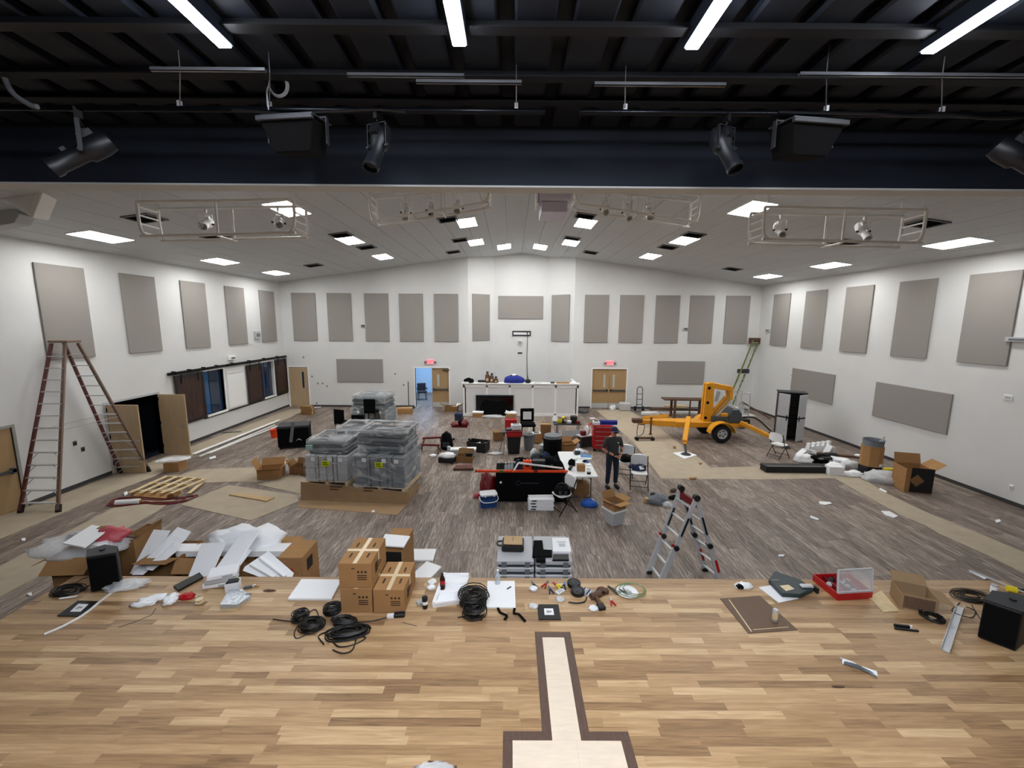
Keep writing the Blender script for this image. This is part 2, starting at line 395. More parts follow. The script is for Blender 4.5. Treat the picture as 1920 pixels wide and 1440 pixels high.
# ---- back wall: gable, two double doors, single door, angled alcove
BD1 = (-5.02, -3.26, -.01, 2.1); BD2 = (4.26, 6.05, -.01, 2.1); BD0 = (-11.62, -10.62, -.01, 2.1); ALC = (-2.215, 3.22, -.01, 9.0)
mb = MB(); grid_wall(mb, lambda a, b, c, d: mb.prism([(a, D), (b, D), (b, D+.15), (a, D+.15)], c, (lambda x, y: CZ(x)+.05) if d > 6.3 else d),
                     WL-.18, WR+.18, -.01, 9.0, [BD1, BD2, BD0, ALC, (XR, XR, 0, 0)])
wb = S(mb.build('wall_back', 'wall_white'), 'white gable wall at the far end of the hall')
mb = MB(); AP = [(-2.215, D), (-.93, D+1.0), (1.98, D+1.0), (3.22, D)]
for (x0, y0), (x1, y1) in zip(AP, AP[1:]):
    n = 2 if x0 < XR < x1 else 1
    for k in range(n):
        xa, xb = x0+(x1-x0)*k/n, x0+(x1-x0)*(k+1)/n
        if n == 2: xa, xb = ((x0, XR), (XR, x1))[k]
        mb.prism([(xa, y0+(y1-y0)*(xa-x0)/(x1-x0)), (xb, y0+(y1-y0)*(xb-x0)/(x1-x0)), (xb, .15+y0+(y1-y0)*(xb-x0)/(x1-x0)), (xa, .15+y0+(y1-y0)*(xa-x0)/(x1-x0))], -.01, lambda x, y: CZ(x)+.05)
S(mb.build('wall_alcove', 'wall_white'), 'white angled alcove walls behind the half wall')
# ---- ceilings
mb = MB()
for a, b in ((WL-.2, XR), (XR, WR+.2)):
    mb.prism([(a, 5.0), (b, 5.0), (b, D+1.3), (a, D+1.3)], lambda x, y: CZ(x)+.03, lambda x, y: CZ(x)+.12)
ceil = S(mb.build('ceiling', 'ceiling_white'), 'sloped off-white hall ceiling of long flat panels')
NP = 18
for s in (-1, 1):
    for k in range(NP):
        w_ = (WR-XR)/NP; a = XR+s*(w_*k+.006); b = XR+s*(w_*(k+1)-.006)
        MB().prism([(a, 5.2), (b, 5.2), (b, D+1.2), (a, D+1.2)], lambda x, y: CZ(x), lambda x, y: CZ(x)+.03).build('ceiling_panel', 'ceiling_white', ceil)
HZ0, HY0, HY1, DECK = 6.03, 5.0, 5.2, 6.655
hd = S(MB().b0(WL-.2, WR+.2, HY0, HY1, HZ0+.02, ZR+.2).build('wall_header', 'stage_black'), 'deep dark header beam above the front of the stage')
MB().b0(WL-.2, WR+.2, HY0+.004, HY1+.02, HZ0, HZ0+.02).build('soffit_strip', 'ceiling_white', hd)
MB().b0(WL-.2, WR+.2, HY1, HY1+.02, HZ0+.02, ZR+.2).build('front_face', 'wall_white', hd)
sd = S(MB().b0(WL-.2, WR+.2, -3.2, HY0, DECK+.09, DECK+.2).build('ceiling_stage', 'joist_black'), 'black metal deck ceiling over the stage')
x = -7.4; k = 0
du = MB().b0(-.15, .15, -3.1, HY0-.002, DECK, DECK+.088).build('deck_panel', 'deck_black', sd, bevel=.02); x0 = -7.4
du.location.x = x0
for k in range(1, 37):
    o = du.copy(); COL.objects.link(o); o.location.x = x0+k*.42
for py_, h in ((55, .05), (146, .05), (192, .04)):
    p = G(960, py_, DECK-h); mb = MB(); mb.b0(-9, 10, p.y-.012, p.y+.012, DECK-h, DECK); mb.b0(-9, 10, p.y-.05, p.y+.05, DECK-h-.012, DECK-h); mb.build('joist', 'joist_black', sd)
for nm, a in (('wall_stage_left', (WL-.2, WL, -3.2, 5.1, 0, 6.7)), ('wall_stage_right', (WR, WR+.2, -3.2, 5.1, 0, 6.7)), ('wall_stage_back', (WL, WR, -3.2, -3.0, 0, 6.7))):
    S(MB().b0(*a).build(nm, 'stage_black'), 'dark painted stage wall')
# ---- baseboards
def bb(name, blocks): S((lambda m: [m.b0(*b) for b in blocks] and m)(MB()).build(name, 'rubber_base'), 'dark rubber baseboard')
bb('baseboard_left', [(WL, WL+.012, a, b, 0, .1) for a, b in ((5.3, FD[0]-.06), (FD[1]+.06, LDO[0]-.07), (LDO[1]+.07, D))])
bb('baseboard_right', [(WR-.012, WR, 5.3, D, 0, .1)])
bb('baseboard_back', [(a, b, D-.012, D, 0, .1) for a, b in ((WL, BD0[0]-.06), (BD0[1]+.06, BD1[0]-.07), (BD1[1]+.07, -2.27), (3.22, BD2[0]-.07), (BD2[1]+.07, WR))])
# ---- doors
def jamb_y(name, a, b, z1, mt='frame_grey', w_=.06):      # frame around an opening in the back wall
    mb = MB(); mb.b0(a-w_, a, D-.02, D+.15, 0, z1+w_); mb.b0(b, b+w_, D-.02, D+.15, 0, z1+w_); mb.b0(a, b, D-.02, D+.15, z1, z1+w_)
    return mb
def leaf(parent, w_, h, mt, lite=None, bar=True, side=1, kick=False):
    # door leaf standing along +x from its hinge, face towards -y
    MB().b0(0, w_, -.022, .022, .01, h).build('leaf', mt, parent)
    if lite:
        MB().b0(lite[0], lite[1], -.026, .026, lite[2], lite[3]).build('vision_panel', lite[4] if len(lite) > 4 else 'glass_dark', parent)
    if bar:
        mb = MB(); mb.b0(.06, w_-.06, -.085, -.05, .93, 1.0); mb.b0(.06, .12, -.06, -.02, .92, 1.01); mb.b0(w_-.14, w_-.06, -.085, -.02, .9, 1.03); mb.build('push_bar', 'gun_grey', parent)
    else:
        x = w_-.07 if side > 0 else .07
        mb = MB(); mb.cyl((x, -.02, 1.0), (x, -.07, 1.0), .012, n=8); mb.bar((x, -.07, 1.0), (x-.12*side, -.07, 1.0), .02, .02); mb.cyl((x, -.022, 1.0), (x, -.03, 1.0), .03, n=10); mb.build('lever_handle', 'steel', parent)
    if kick: MB().b0(.02, w_-.02, -.026, -.02, .02, .28).build('kick_plate', 'light_grey', parent)
d1 = S(jamb_y('', *BD1[:2], 2.1).build('door_1', 'trim_white'), 'double doorway with its left leaf open to a blue-lit room')
r = bpy.data.objects.new('door_leaf', None); COL.objects.link(r); r.parent = d1; r.location = (BD1[1], D+.06, 0); r.rotation_euler = (0, 0, R(180)); r.scale = (1, -1, 1)
leaf(r, .885, 2.09, 'door_tan', (.5, .62, 1.12, 1.75, 'light_grey'), True, kick=True)
MB().b0(-.05, .34, -.09, -.05, 1.97, 2.02).build('closer_arm', 'gun_grey', r)
d2 = S(jamb_y('', *BD2[:2], 2.1).build('door_2', 'trim_white'), 'closed pair of tan exit doors with push bars')
for s, x in ((1, BD2[0]), (-1, BD2[1])):
    r = bpy.data.objects.new('door_leaf', None); COL.objects.link(r); r.parent = d2; r.location = (x, D+.06, 0); r.scale = (s, 1, 1)
    leaf(r, .892, 2.09, 'door_tan', (.6, .7, 1.12, 1.8, 'light_grey'), True, kick=True)
d0 = S(jamb_y('', *BD0[:2], 2.1).build('door_3', 'trim_white'), 'single tan door with a narrow window in the far corner')
r = bpy.data.objects.new('door_leaf', None); COL.objects.link(r); r.parent = d0; r.location = (BD0[0], D+.03, 0)
leaf(r, 1.0, 2.09, 'door_tan_pale', (.68, .78, 1.0, 1.85), False)
MB().b0(BD0[0], BD0[1], D+.15, D+.2, 0, 2.1).build('backing', 'dark_grey', d0)
MB().b0(BD2[0], BD2[1], D+.15, D+.2, 0, 2.1).build('backing', 'dark_grey', d2)
mb = MB(); a, b, z1 = LDO[0], LDO[1], LDO[3]
for p, q in ((a-.06, a), (b, b+.06)): mb.b0(WL-.18, WL+.02, p, q, 0, z1+.06)
mb.b0(WL-.18, WL+.02, a, b, z1, z1+.06)
d4 = S(mb.build('door_4', 'light_grey'), 'pair of tan doors swung open from the left wall')
for y, ang, lab in ((a+.02, 0, 'near leaf'), (b-.02, -2, 'far leaf')):
    r = bpy.data.objects.new('door_leaf', None); COL.objects.link(r); r.parent = d4; r.location = (WL+.03, y, 0); r.rotation_euler = (0, 0, R(ang))
    leaf(r, .9, 2.06, 'door_tan_pale', None, False)
    mb = MB()
    for z in (.25, 1.05, 1.85): mb.b0(-.01, .025, -.03, .0, z, z+.11)
    mb.build('hinge', 'black_metal', r)
S(MB().b0(WL-2.4, WL-2.3, 11.2, 14.6, 0, 2.5).b0(WL-2.4, WL-.18, 11.1, 11.2, 0, 2.5).b0(WL-2.4, WL-.18, 14.6, 14.7, 0, 2.5).b0(WL-2.4, WL-.18, 11.1, 14.7, 2.4, 2.5).b0(WL-2.4, WL-.15, 11.1, 14.7, -.1, -.005).build('wall_closet', 'stage_black'), 'dark closet behind the open doors on the left')
mb = MB(); a, b, z1 = FD[0], FD[1], FD[3]
for p, q in ((a-.06, a), (b, b+.06)): mb.b0(WL-.18, WL+.02, p, q, 0, z1+.06)
mb.b0(WL-.18, WL+.02, a, b, z1, z1+.06)
d5 = S(mb.build('door_5', 'frame_grey'), 'closed tan doors at the near end of the left wall')
for k in range(2):
    r = bpy.data.objects.new('door_leaf', None); COL.objects.link(r); r.parent = d5; r.location = (WL-.04, (a+b)/2 if k else a, 0); r.rotation_euler = (0, 0, R(90)); 
    leaf(r, (b-a)/2-.005, 1.98, 'door_tan', None, True)
# ---- serving hatches (windows) in the left wall
def hatch(n, H, lab):
    y0, y1, z0, z1 = H; mb = MB(); t = .07
    for p, q in ((y0-t, y0), (y1, y1+t)): mb.b0(WL-.15, WL+.03, p, q, z0-t, z1+t)
    mb.b0(WL-.15, WL+.03, y0, y1, z1, z1+t); mb.b0(WL-.15, WL+.09, y0, y1, z0-t, z0)
    o = S(mb.build('window_%d' % n, 'trim_white'), lab)
    MB().b0(WL-.11, WL-.1, y0+.42*(y1-y0), y1, z0, z1).build('pane', 'glass_dark', o)
    MB().b0(WL-.13, WL-.12, y0, y0+.42*(y1-y0), z0, z1).build('pane', 'glass_blue', o)
    return o
hatch(1, HA, 'nearer serving hatch with white frame and dark glass'); hatch(2, HB, 'farther serving hatch with white frame and dark glass')
S(MB().b0(WL-.16, WL-.14, 15.5, 21.2, .7, 2.7).build('wall_hatch_back', 'dark_grey'), 'dark panel behind the serving hatches')
o = S(MB().b0(WL, WL+.035, 17.2, 18.32, .86, 2.5).build('trim_1', 'trim_white'), 'white flush shutter panel between the hatches')
MB().b0(WL+.035, WL+.05, 17.25, 18.27, 2.3, 2.36).build('rail', 'wall_white', o)
S(MB().b0(WL, WL+.05, 15.72, D-.05, .74, .79).build('trim_2', 'barn_wood_dark'), 'long dark sill strip under the hatches')
def barn(y0, y1, z0, z1, lab):
    t = T('barn_door', lab, 'sliding door', (WL+.06, (y0+y1)/2, z0), 0, 'dark wooden sliding hatch doors')
    w_ = y1-y0; h = z1-z0; n = max(3, int(w_/.2))
    for k in range(n): MB().b0(0, .03, -w_/2+w_*k/n+.003, -w_/2+w_*(k+1)/n-.003, 0, h).build('plank', 'barn_wood', t)
    mb = MB()
    for y in (-w_/2, w_/2-.1): mb.b0(.03, .045, y, y+.1, 0, h)
    for z in (0, h-.12): mb.b0(.03, .045, -w_/2+.1, w_/2-.1, z, z+.12)
    mb.build('frame', 'barn_wood_dark', t)
    for y in (-w_*.3, w_*.3):
        MB().b0(.045, .055, y-.02, y+.02, h-.3, h+.1).build('hanger_strap', 'black_metal', t)
barn(14.43, 15.78, .8, 2.58, 'dark wooden sliding door nearest the open tan doors'); barn(18.42, 19.56, .82, 2.53, 'dark wooden sliding door between white shutter and farther hatch'); barn(20.68, 21.7, .82, 2.55, 'dark wooden sliding door in the corner by the single tan door')
for y0, y1, lab in ((14.2, 17.05, 'black sliding-door rail over the nearer hatch'), (17.15, 21.7, 'black sliding-door rail over the farther hatch')):
    t = T('door_rail', lab, 'rail', (WL, y0, 2.62))
    MB().b0(.03, .12, 0, y1-y0, 0, .09).build('track', 'black_metal', t); mb = MB()
    for k in range(4): y = (y1-y0)*(k+.3)/4; mb.b0(0, .13, y, y+.05, .0, .12)
    mb.build('bracket', 'black_metal', t)
# ---- the blue-lit room behind the left doors
S(MB().b0(-7.2, -7.1, D+.16, D+4.6, 0, 3).b0(-2.7, -2.6, D+1.3, D+4.6, 0, 3).b0(-7.2, -2.6, D+4.6, D+4.7, 0, 3).b0(-7.2, -2.6, D+.16, D+4.7, 3, 3.1).build('wall_lobby', 'blueroom'), 'pale blue lobby beyond the open door')
o = T('lobby_lamp', 'lit ceiling lamp in the blue lobby beyond the doorway', 'lamp', (-4.8, D+2.2, 2.9)); MB().b0(-.6, .6, -.3, .3, 0, .1).build('housing', 'white_paint', o); MB().b0(-.56, .56, -.26, .26, -.01, 0).build('diffuser', 'backroom_lamp', o)
o = T('lobby_counter', 'white angled counter seen through the open doorway', 'counter', (-4.0, D+3.2, 0)); MB().b0(-.55, 1.2, -.3, .5, 0, 1.05).build('body', 'white_paint', o); MB().b0(-.6, 1.25, -.36, .55, 1.05, 1.12).build('top', 'mid_grey', o); MB().prism([(-.6, -.3), (1.2, -.3), (1.2, -.1)], 1.12, lambda x, y: 1.14+(x+.6)*.35).build('slanted_cap', 'mid_grey', o)
o = T('lobby_chair', 'dark chair seen through the left side of the open doorway', 'chair', (-5.15, D+2.2, 0), R(20))
MB().rbox((0, 0, .42), (.5, .5, .09), .05).build('seat', 'dark_grey', o); MB().b0(-.25, .25, .2, .26, .45, .95).build('backrest', 'dark_grey', o, bevel=.02)
for sx in (-1, 1):
    MB().box((.27*sx, 0, .65), (.05, .45, .05)).build('armrest', 'dark_grey', o)
    for sy in (-1, 1): MB().cyl((.2*sx, .2*sy, .42), (.23*sx, .23*sy, 0), .018, n=6).build('leg', 'black_metal', o)
# ---- half wall of the sound booth
BY = 19.82
bt = S(MB().b0(-2.3, 3.25, BY, BY+.14, 0, 1.56).b0(-2.3, -2.16, BY, D, 0, 1.56).b0(3.11, 3.25, BY, D, 0, 1.56).build('wall_booth', 'wall_white'), 'white half wall of the sound booth in front of the alcove')
MB().b0(-2.36, 3.31, BY-.06, BY+.42, 1.56, 1.6).build('cap', 'trim_white', bt)
mb = MB(); xs = [-2.3, -1.2, -.1, 1.0, 2.1, 3.16]
for x in xs: mb.b0(x, x+.09, BY-.014, BY, .1, 1.5)
mb.b0(-2.3, 3.25, BY-.014, BY, 1.4, 1.56); mb.b0(-2.3, 3.25, BY-.02, BY, 0, .13); mb.build('batten', 'trim_white', bt)
# ================================================================ WALL PANELS
PZ0, PZ1, PW = 3.475, 5.893, 1.225
ORD = ['first', 'second', 'third', 'fourth', 'fifth']
def apanel(label, loc, rz, w_, h, group):
    # fabric panel, face towards -y, hung with its back on y = 0; base centre at loc
    t = T('acoustic_panel', label, 'acoustic panel', loc, rz, group)
    MB().b0(-w_/2, w_/2, -.05, -.004, 0, h).build('fabric_face', 'panel_fabric', t, bevel=.008)
    mb = MB()
    for x in (-w_*.3, w_*.3): mb.b0(x-.04, x+.04, -.004, 0, h*.85, h*.85+.05)
    mb.build('mounting_clip', 'light_grey', t)
UP = 'tall fabric panels high on the walls'
k3 = 5/4.75
for i, y in enumerate((10.077, 12.26, 14.435, 16.657, 18.889)):
    apanel('tall taupe acoustic panel on left wall, %s from the stage' % ORD[i], (WL, y*k3+PW/2, PZ0), R(90), PW, PZ1-PZ0, UP)
for i, y in enumerate((10.158, 12.171, 14.271, 16.36, 18.481)):
    apanel('tall taupe acoustic panel on right wall, %s from the stage' % ORD[i], (WR, y*k3+PW/2, PZ0), R(-90), PW, PZ1-PZ0, UP)
for i, x in enumerate((-10.645, -8.93, -7.123, -5.453, -3.742)):
    apanel('tall taupe acoustic panel left of the alcove, %s from the left corner' % ORD[i], (x*k3+PW/2, D, PZ0), 0, PW, PZ1-PZ0, UP)
for i, x in enumerate((3.554, 5.262, 7.005, 8.668, 10.406)):
    apanel('tall taupe acoustic panel right of the alcove, %s from the alcove' % ORD[i], (x*k3+PW/2, D, PZ0), 0, PW, PZ1-PZ0, UP)
for sgn, (p, q), lab in ((0, (AP[0], AP[1]), 'tall taupe acoustic panel on the left angled side of the alcove'), (1, (AP[2], AP[3]), 'tall taupe acoustic panel on the right angled side of the alcove')):
    c = ((p[0]+q[0])/2+(-.03 if sgn == 0 else -.02), (p[1]+q[1])/2); ang = math.atan2(q[1]-p[1], q[0]-p[0])
    apanel(lab, (c[0], c[1], PZ0+.03), ang, 1.1, PZ1-PZ0, UP)
apanel('wide taupe acoustic panel on the flat back of the alcove', ((-.713+1.694)/2, D+1, 4.67), 0, 2.4, 1.2, 'wide fabric panels')
apanel('wide taupe acoustic panel left of the open blue doorway', (-7.885, D, 1.34), 0, 2.4, 1.2, 'wide fabric panels')
apanel('wide taupe acoustic panel right of the closed exit doors', (8.875, D, 1.34), 0, 2.45, 1.2, 'wide fabric panels')
apanel('wide taupe acoustic panel low on right wall behind grey cabinet', (WR, 17.55, 1.34), R(-90), 2.5, 1.2, 'wide fabric panels')
apanel('wide taupe acoustic panel low on right wall nearest the stage', (WR, 13.14, 1.34), R(-90), 2.55, 1.2, 'wide fabric panels')
# ================================================================ HALL CEILING LIGHTS AND VENTS
def troffer(x, y, lab, proto=[None]):
    s = 1 if x > XR else -1
    if proto[0] is None:
        t = T('ceiling_light', lab, 'ceiling light', group='recessed ceiling lights in the hall'); mb = MB()
        for a in ((-.32, -.3, -.62, .62), (.3, .32, -.62, .62), (-.3, .3, -.62, -.6), (-.3, .3, .6, .62)): mb.b0(*a, -.02, 0)
        mb.build('frame', 'white_paint', t); MB().b0(-.3, .3, -.6, .6, -.012, -.002).build('diffuser', 'lightcover', t)
        proto[0] = t
    else: t = dup(proto[0], label=lab)
    t.location = (x, y, CZ(x)-.001); t.rotation_euler = (0, math.atan(SL)*s, 0)
near = {0: 'nearest the stage', 1: 'midway down the hall', 2: 'nearest the far wall'}
for lab, x, ys in (('left wall row', -10.42, (11.1, 15.5, 19.1)), ('second row from left wall', -5.56, (10.92, 15.0, 18.7)), ('row left of the ridge', -1.51, (None, 14.75, 18.3)),
                   ('row right of the ridge', 2.47, (None, 14.75, 18.25)), ('second row from right wall', 5.95, (10.93, 15.05, 18.6)), ('right wall row', 11.4, (11.15, 15.45, 19.15))):
    for i, y in enumerate(ys):
        if y: troffer(x, y, 'lit white recessed ceiling light, %s, %s' % (lab, near[i]))
troffer(-.36, 20.25, 'lit small ceiling light at the ridge just left of the peak'); troffer(1.32, 20.25, 'lit small ceiling light at the ridge just right of the peak')
def vent(x, y, lab, proto=[None]):
    s = 1 if x > XR else -1
    if proto[0] is None:
        t = T('ceiling_vent', lab, 'vent', group='dark air vents in the hall ceiling'); mb = MB()
        for a in ((-.31, -.26, -.31, .31), (.26, .31, -.31, .31), (-.26, .26, -.31, -.26), (-.26, .26, .26, .31)): mb.b0(*a, -.03, 0)
        mb.build('frame', 'mid_grey', t); MB().b0(-.26, .26, -.26, .26, -.006, 0).build('duct', 'joist_black', t)
        for q in range(5): MB().box((0, -.2+.1*q, -.016), (.52, .06, .004), rx=R(35)).build('louvre', 'dark_grey', t)
        proto[0] = t
    else: t = dup(proto[0], label=lab)
    t.location = (x, y, CZ(x)-.001); t.rotation_euler = (0, math.atan(SL)*s, 0)
for x, y, lab in ((-8.52, 10.2, 'dark ceiling vent behind the left white lighting frame end'), (-8.48, 18.5, 'dark ceiling vent high in the far left corner'), (-8.42, 12.48, 'dark ceiling vent below the left white lighting frame'),
                  (-5.51, 14.1, 'dark ceiling vent just ahead of a left second-row light'), (-5.48, 16.4, 'dark ceiling vent between two left second-row lights'), (-2.05, 14.0, 'dark ceiling vent beside the middle light left of the ridge'),
                  (-2.08, 17.4, 'dark ceiling vent beside the far light left of the ridge'), (-2.67, 19.8, 'pale ceiling vent above the left edge of the alcove'), (2.3, 13.83, 'dark ceiling vent ahead of the middle light right of the ridge'),
                  (2.4, 17.4, 'dark ceiling vent ahead of the far light right of the ridge'), (3.58, 19.75, 'pale ceiling vent above the right edge of the alcove'), (5.88, 14.14, 'dark ceiling vent just ahead of a right second-row light'),
                  (5.89, 16.4, 'dark ceiling vent between two right second-row lights'), (9.56, 18.68, 'dark ceiling vent high in the far right corner'), (9.57, 12.48, 'dark ceiling vent below the right white lighting frame'), (9.56, 10.12, 'dark ceiling vent behind the right white lighting frame end')):
    vent(x, y, lab)
# ================================================================ WHITE LIGHTING FRAMES UNDER THE HALL CEILING
def frame(lab, tl, tr, bl, br, yl, yr, dep=.5, mids=(.5,), hang=True):
    A, B, C_, D_ = AY(*tl, yl), AY(*tr, yr), AY(*bl, yl), AY(*br, yr)
    A.x = C_.x = (A.x+C_.x)/2; B.x = D_.x = (B.x+D_.x)/2
    for p in (A, B): p.z = min(p.z, CZ(p.x)-.06)
    ax = (B-A); ax.z = 0; back = Vector((0, dep, 0))
    t = T('lighting_frame', lab, 'lighting frame', tuple((C_+D_)/2), 0, 'white pipe lighting frames'); o0 = (C_+D_)/2
    def L(p): return p-o0
    for k, (p, q) in enumerate(((A, B), (C_, D_))):
        for off in (Vector(), back): MB().cyl(L(p+off), L(q+off), .03, n=8).build('long_pipe', 'white_paint', t, smooth=True)
    for p, q in ((A, C_), (B, D_)):
        for off in (Vector(), back):
            s = 1 if p is A else -1; mb = MB()
            mb.tube(spline([L(p+off), L(p+off).lerp(L(q+off), .5), L(p+off).lerp(L(q+off), .85)+Vector((.03*s, 0, 0)), L(q+off)+Vector((.12*s, 0, 0))], 4), .03, 8)
            mb.build('end_upright', 'white_paint', t, smooth=True)
        for f in (.12, .37, .62, .87):
            c = L(p.lerp(q, f)); MB().cyl(c, c+back, .018, n=6).build('rung', 'white_paint', t)
    for m in mids:
        p, q = A.lerp(B, m), C_.lerp(D_, m); mb = MB()
        mb.cyl(L(p), L(q), .022, n=8); mb.cyl(L(p+back), L(q+back), .022, n=8); mb.cyl(L(q)+Vector((0, -.05, -.03)), L(q+back)+Vector((0, .05, -.03)), .02, n=8); mb.build('mid_upright', 'white_paint', t, smooth=True)
    if hang:
        for f in (.02, .98):
            for off in (Vector(), back):
                p = A.lerp(B, f)+off
                if CZ(p.x)-p.z > .05: MB().cyl(L(p), L(Vector((p.x, p.y, CZ(p.x)))), .008, n=6).build('hanger_rod', 'white_paint', t)
    return A, B, C_, D_
FRN = []
FRN.append(frame('white pipe frame under the left slope with two lamps, outermost left', (252, 379), (548, 374), (268, 443), (556, 436), 8.7, 8.7))
FRN.append(frame('white pipe frame left of the projector with three lamps', (682, 352), (914, 338), (706, 415), (920, 379), 10.4, 9.6, mids=(.62,)))
FRN.append(frame('white pipe frame right of the projector with three lamps', (1078, 340), (1318, 355), (1079, 381), (1304, 417), 9.6, 10.4, mids=(.48,)))
FRN.append(frame('white pipe frame under the right slope with two lamps, outermost right', (1438, 388), (1744, 394), (1426, 448), (1722, 456), 8.7, 8.7))
def spot(name, lab, clamp, aim, yaw, mt, sz=1.0, group=None, lens=True, yoke_l=.22):
    # theatre spotlight: clamp on a pipe at `clamp`, yoke down, barrel tilted by aim (deg below horizontal), pointing at heading yaw (0 = +y)
    t = T(name, lab, 'spotlight', clamp, R(yaw), group)
    mb = MB(); mb.box((0, 0, -.02*sz), (.05*sz, .07*sz, .1*sz)); mb.cyl((0, 0, -.06*sz), (0, 0, -.12*sz), .012*sz, n=8); mb.build('clamp', 'black_metal' if mt != 'white_paint' else 'white_paint', t)
    yw = .13*sz; zb = -.12*sz; zc = zb-yoke_l*sz; mb = MB()
    mb.bar((-yw, 0, zb), (yw, 0, zb), .04*sz, .008*sz)
    for s in (-1, 1): mb.bar((s*yw, 0, zb), (s*yw, 0, zc), .04*sz, .008*sz, up=(1, 0, 0))
    mb.build('yoke', mt, t)
    a = R(-aim); c = Vector((0, 0, zc)); d = Vector((0, math.cos(a), math.sin(a)))
    body = T('barrel', None, None); body.parent = t; body.location = c; body.rotation_euler = (a-math.pi/2, 0, 0)
    # local +z of barrel points along the beam
    prof = [(.06*sz, -.3*sz), (.1*sz, -.28*sz), (.115*sz, -.2*sz), (.115*sz, -.04*sz), (.085*sz, .0), (.085*sz, .26*sz), (.095*sz, .28*sz), (.095*sz, .34*sz), (.08*sz, .34*sz), (.08*sz, .3*sz)]
    body.rotation_euler = (-(math.pi/2-a)+0.0, 0, 0)
    MB().lathe(prof, n=16).build('housing', mt, body, smooth=40)
    if lens: MB().cyl((0, 0, .285*sz), (0, 0, .3*sz), .08*sz, n=16).build('lens', 'lens_black', body)
    MB().box((0, -.13*sz, -.14*sz), (.1*sz, .06*sz, .14*sz)).build('lamp_cap', mt, body); MB().box((0, -.1*sz, .12*sz), (.03*sz, .04*sz, .05*sz)).build('focus_knob', mt, body)
    for s in (-1, 1): MB().cyl((s*.11*sz, 0, 0), (s*.16*sz, 0, 0), .025*sz, n=8).build('tilt_knob', 'black_plastic', body)
    return t
def on_frame(fi, u, back, lab, aim, yaw, sz=.85, yl=.22):
    A, B, C_, D_ = FRN[fi]; p = A.lerp(B, u)+Vector((0, .5 if back else 0, -.03))
    spot('white_spotlight', lab, tuple(p), aim, yaw, 'white_paint', sz, 'white spotlights on the pipe frames', yoke_l=yl)
on_frame(0, .32, 1, 'white spotlight hanging in the left half of the outermost left frame', 22, -160); on_frame(0, .81, 1, 'white spotlight hanging by the ceiling light in outermost left frame', 20, -150)
on_frame(1, .27, 1, 'white spotlight, leftmost of three in the frame left of the projector', 40, -172, yl=.3); on_frame(1, .5, 1, 'white spotlight, middle of three in the frame left of the projector', 30, -172, yl=.3); on_frame(1, .73, 1, 'white spotlight, rightmost of three in the frame left of the projector', 28, -178, yl=.3)
on_frame(2, .27, 1, 'white spotlight, leftmost of three in the frame right of the projector', 30, 172, yl=.28); on_frame(2, .45, 1, 'white spotlight, middle of three in the frame right of the projector', 42, -178, yl=.32); on_frame(2, .63, 1, 'white spotlight, rightmost of three in the frame right of the projector', 30, 175, yl=.3)
on_frame(3, .2, 1, 'white spotlight hanging in the left half of the outermost right frame', 32, 163); on_frame(3, .75, 1, 'white spotlight hanging in the right half of the outermost right frame', 42, 170)
# ---- projector
p = AY(1037, 390, 9.0)
t = T('projector', 'pale lilac-grey projector on a ceiling mount at the ridge', 'projector', (p.x, 9.0, 6.68)); mat('lilac', 'd6d3e8', .4)
MB().b0(-.26, .26, -.32, .5, 0, .2).build('body', 'lilac', t, bevel=.02, seg=2); MB().b0(-.31, .31, -.45, .1, .2, .5).build('upper_housing', 'lilac', t, bevel=.03, seg=2)
MB().b0(-.1, .1, .5, .51, .12, .17).build('vent_slot', 'mid_grey', t); MB().cyl((0, 0, .5), (0, 0, CZ(p.x)-6.68), .04, n=10).build('pole', 'white_paint', t)
MB().b0(-.36, -.32, -.35, .25, .15, .6).build('mount_arm', 'white_paint', t); MB().b0(.32, .36, -.35, .2, .2, .6).build('mount_arm', 'white_paint', t)
# ---- loudspeaker at the left edge, hung from the hall ceiling
t = T('hung_loudspeaker', 'white wedge loudspeaker hung high at the far left', 'loudspeaker', (-9.6, 8.2, 6.3)); o_ = Vector((-9.6, 8.2, 6.3))
MB().slab([AY(x, y, 8.2)-o_ for x, y in ((-60, 357), (82, 357), (61, 409), (10, 376), (-60, 350))], (-.12, .4, .05)).build('cabinet', 'white_paint', t, bevel=.012); MB().slab([AY(x, y, 8.19)-o_ for x, y in ((-55, 360), (66, 360), (54, 396), (10, 371), (-55, 358))], (0, .006, 0)).build('grille', 'trim_white', t)
for x in (-.6, .35): MB().cyl((x, .2, AY(40, 362, 8.2).z-6.3), (x, .2, CZ(-9.6+x)-6.3), .01, n=6).build('hanger', 'mid_grey', t)
t2 = T('bracket_loudspeaker', 'pale grey box below the white hung loudspeaker at far left', 'loudspeaker', (-10.2, 8.7, 6.0)); o_ = Vector((-10.2, 8.7, 6.0)); MB().slab([AY(x, y, 8.7)-o_ for x, y in ((-60, 384), (8, 386), (36, 402), (26, 418), (-60, 434))], (-.1, .4, .03)).build('cabinet', 'light_grey', t2, bevel=.03, seg=2); q_ = AY(0, 388, 8.9)-o_; MB().cyl((q_.x, .25, q_.z), (q_.x, .25, CZ(-10.2+q_.x)-6.0), .02, n=8).build('hanger', 'mid_grey', t2)
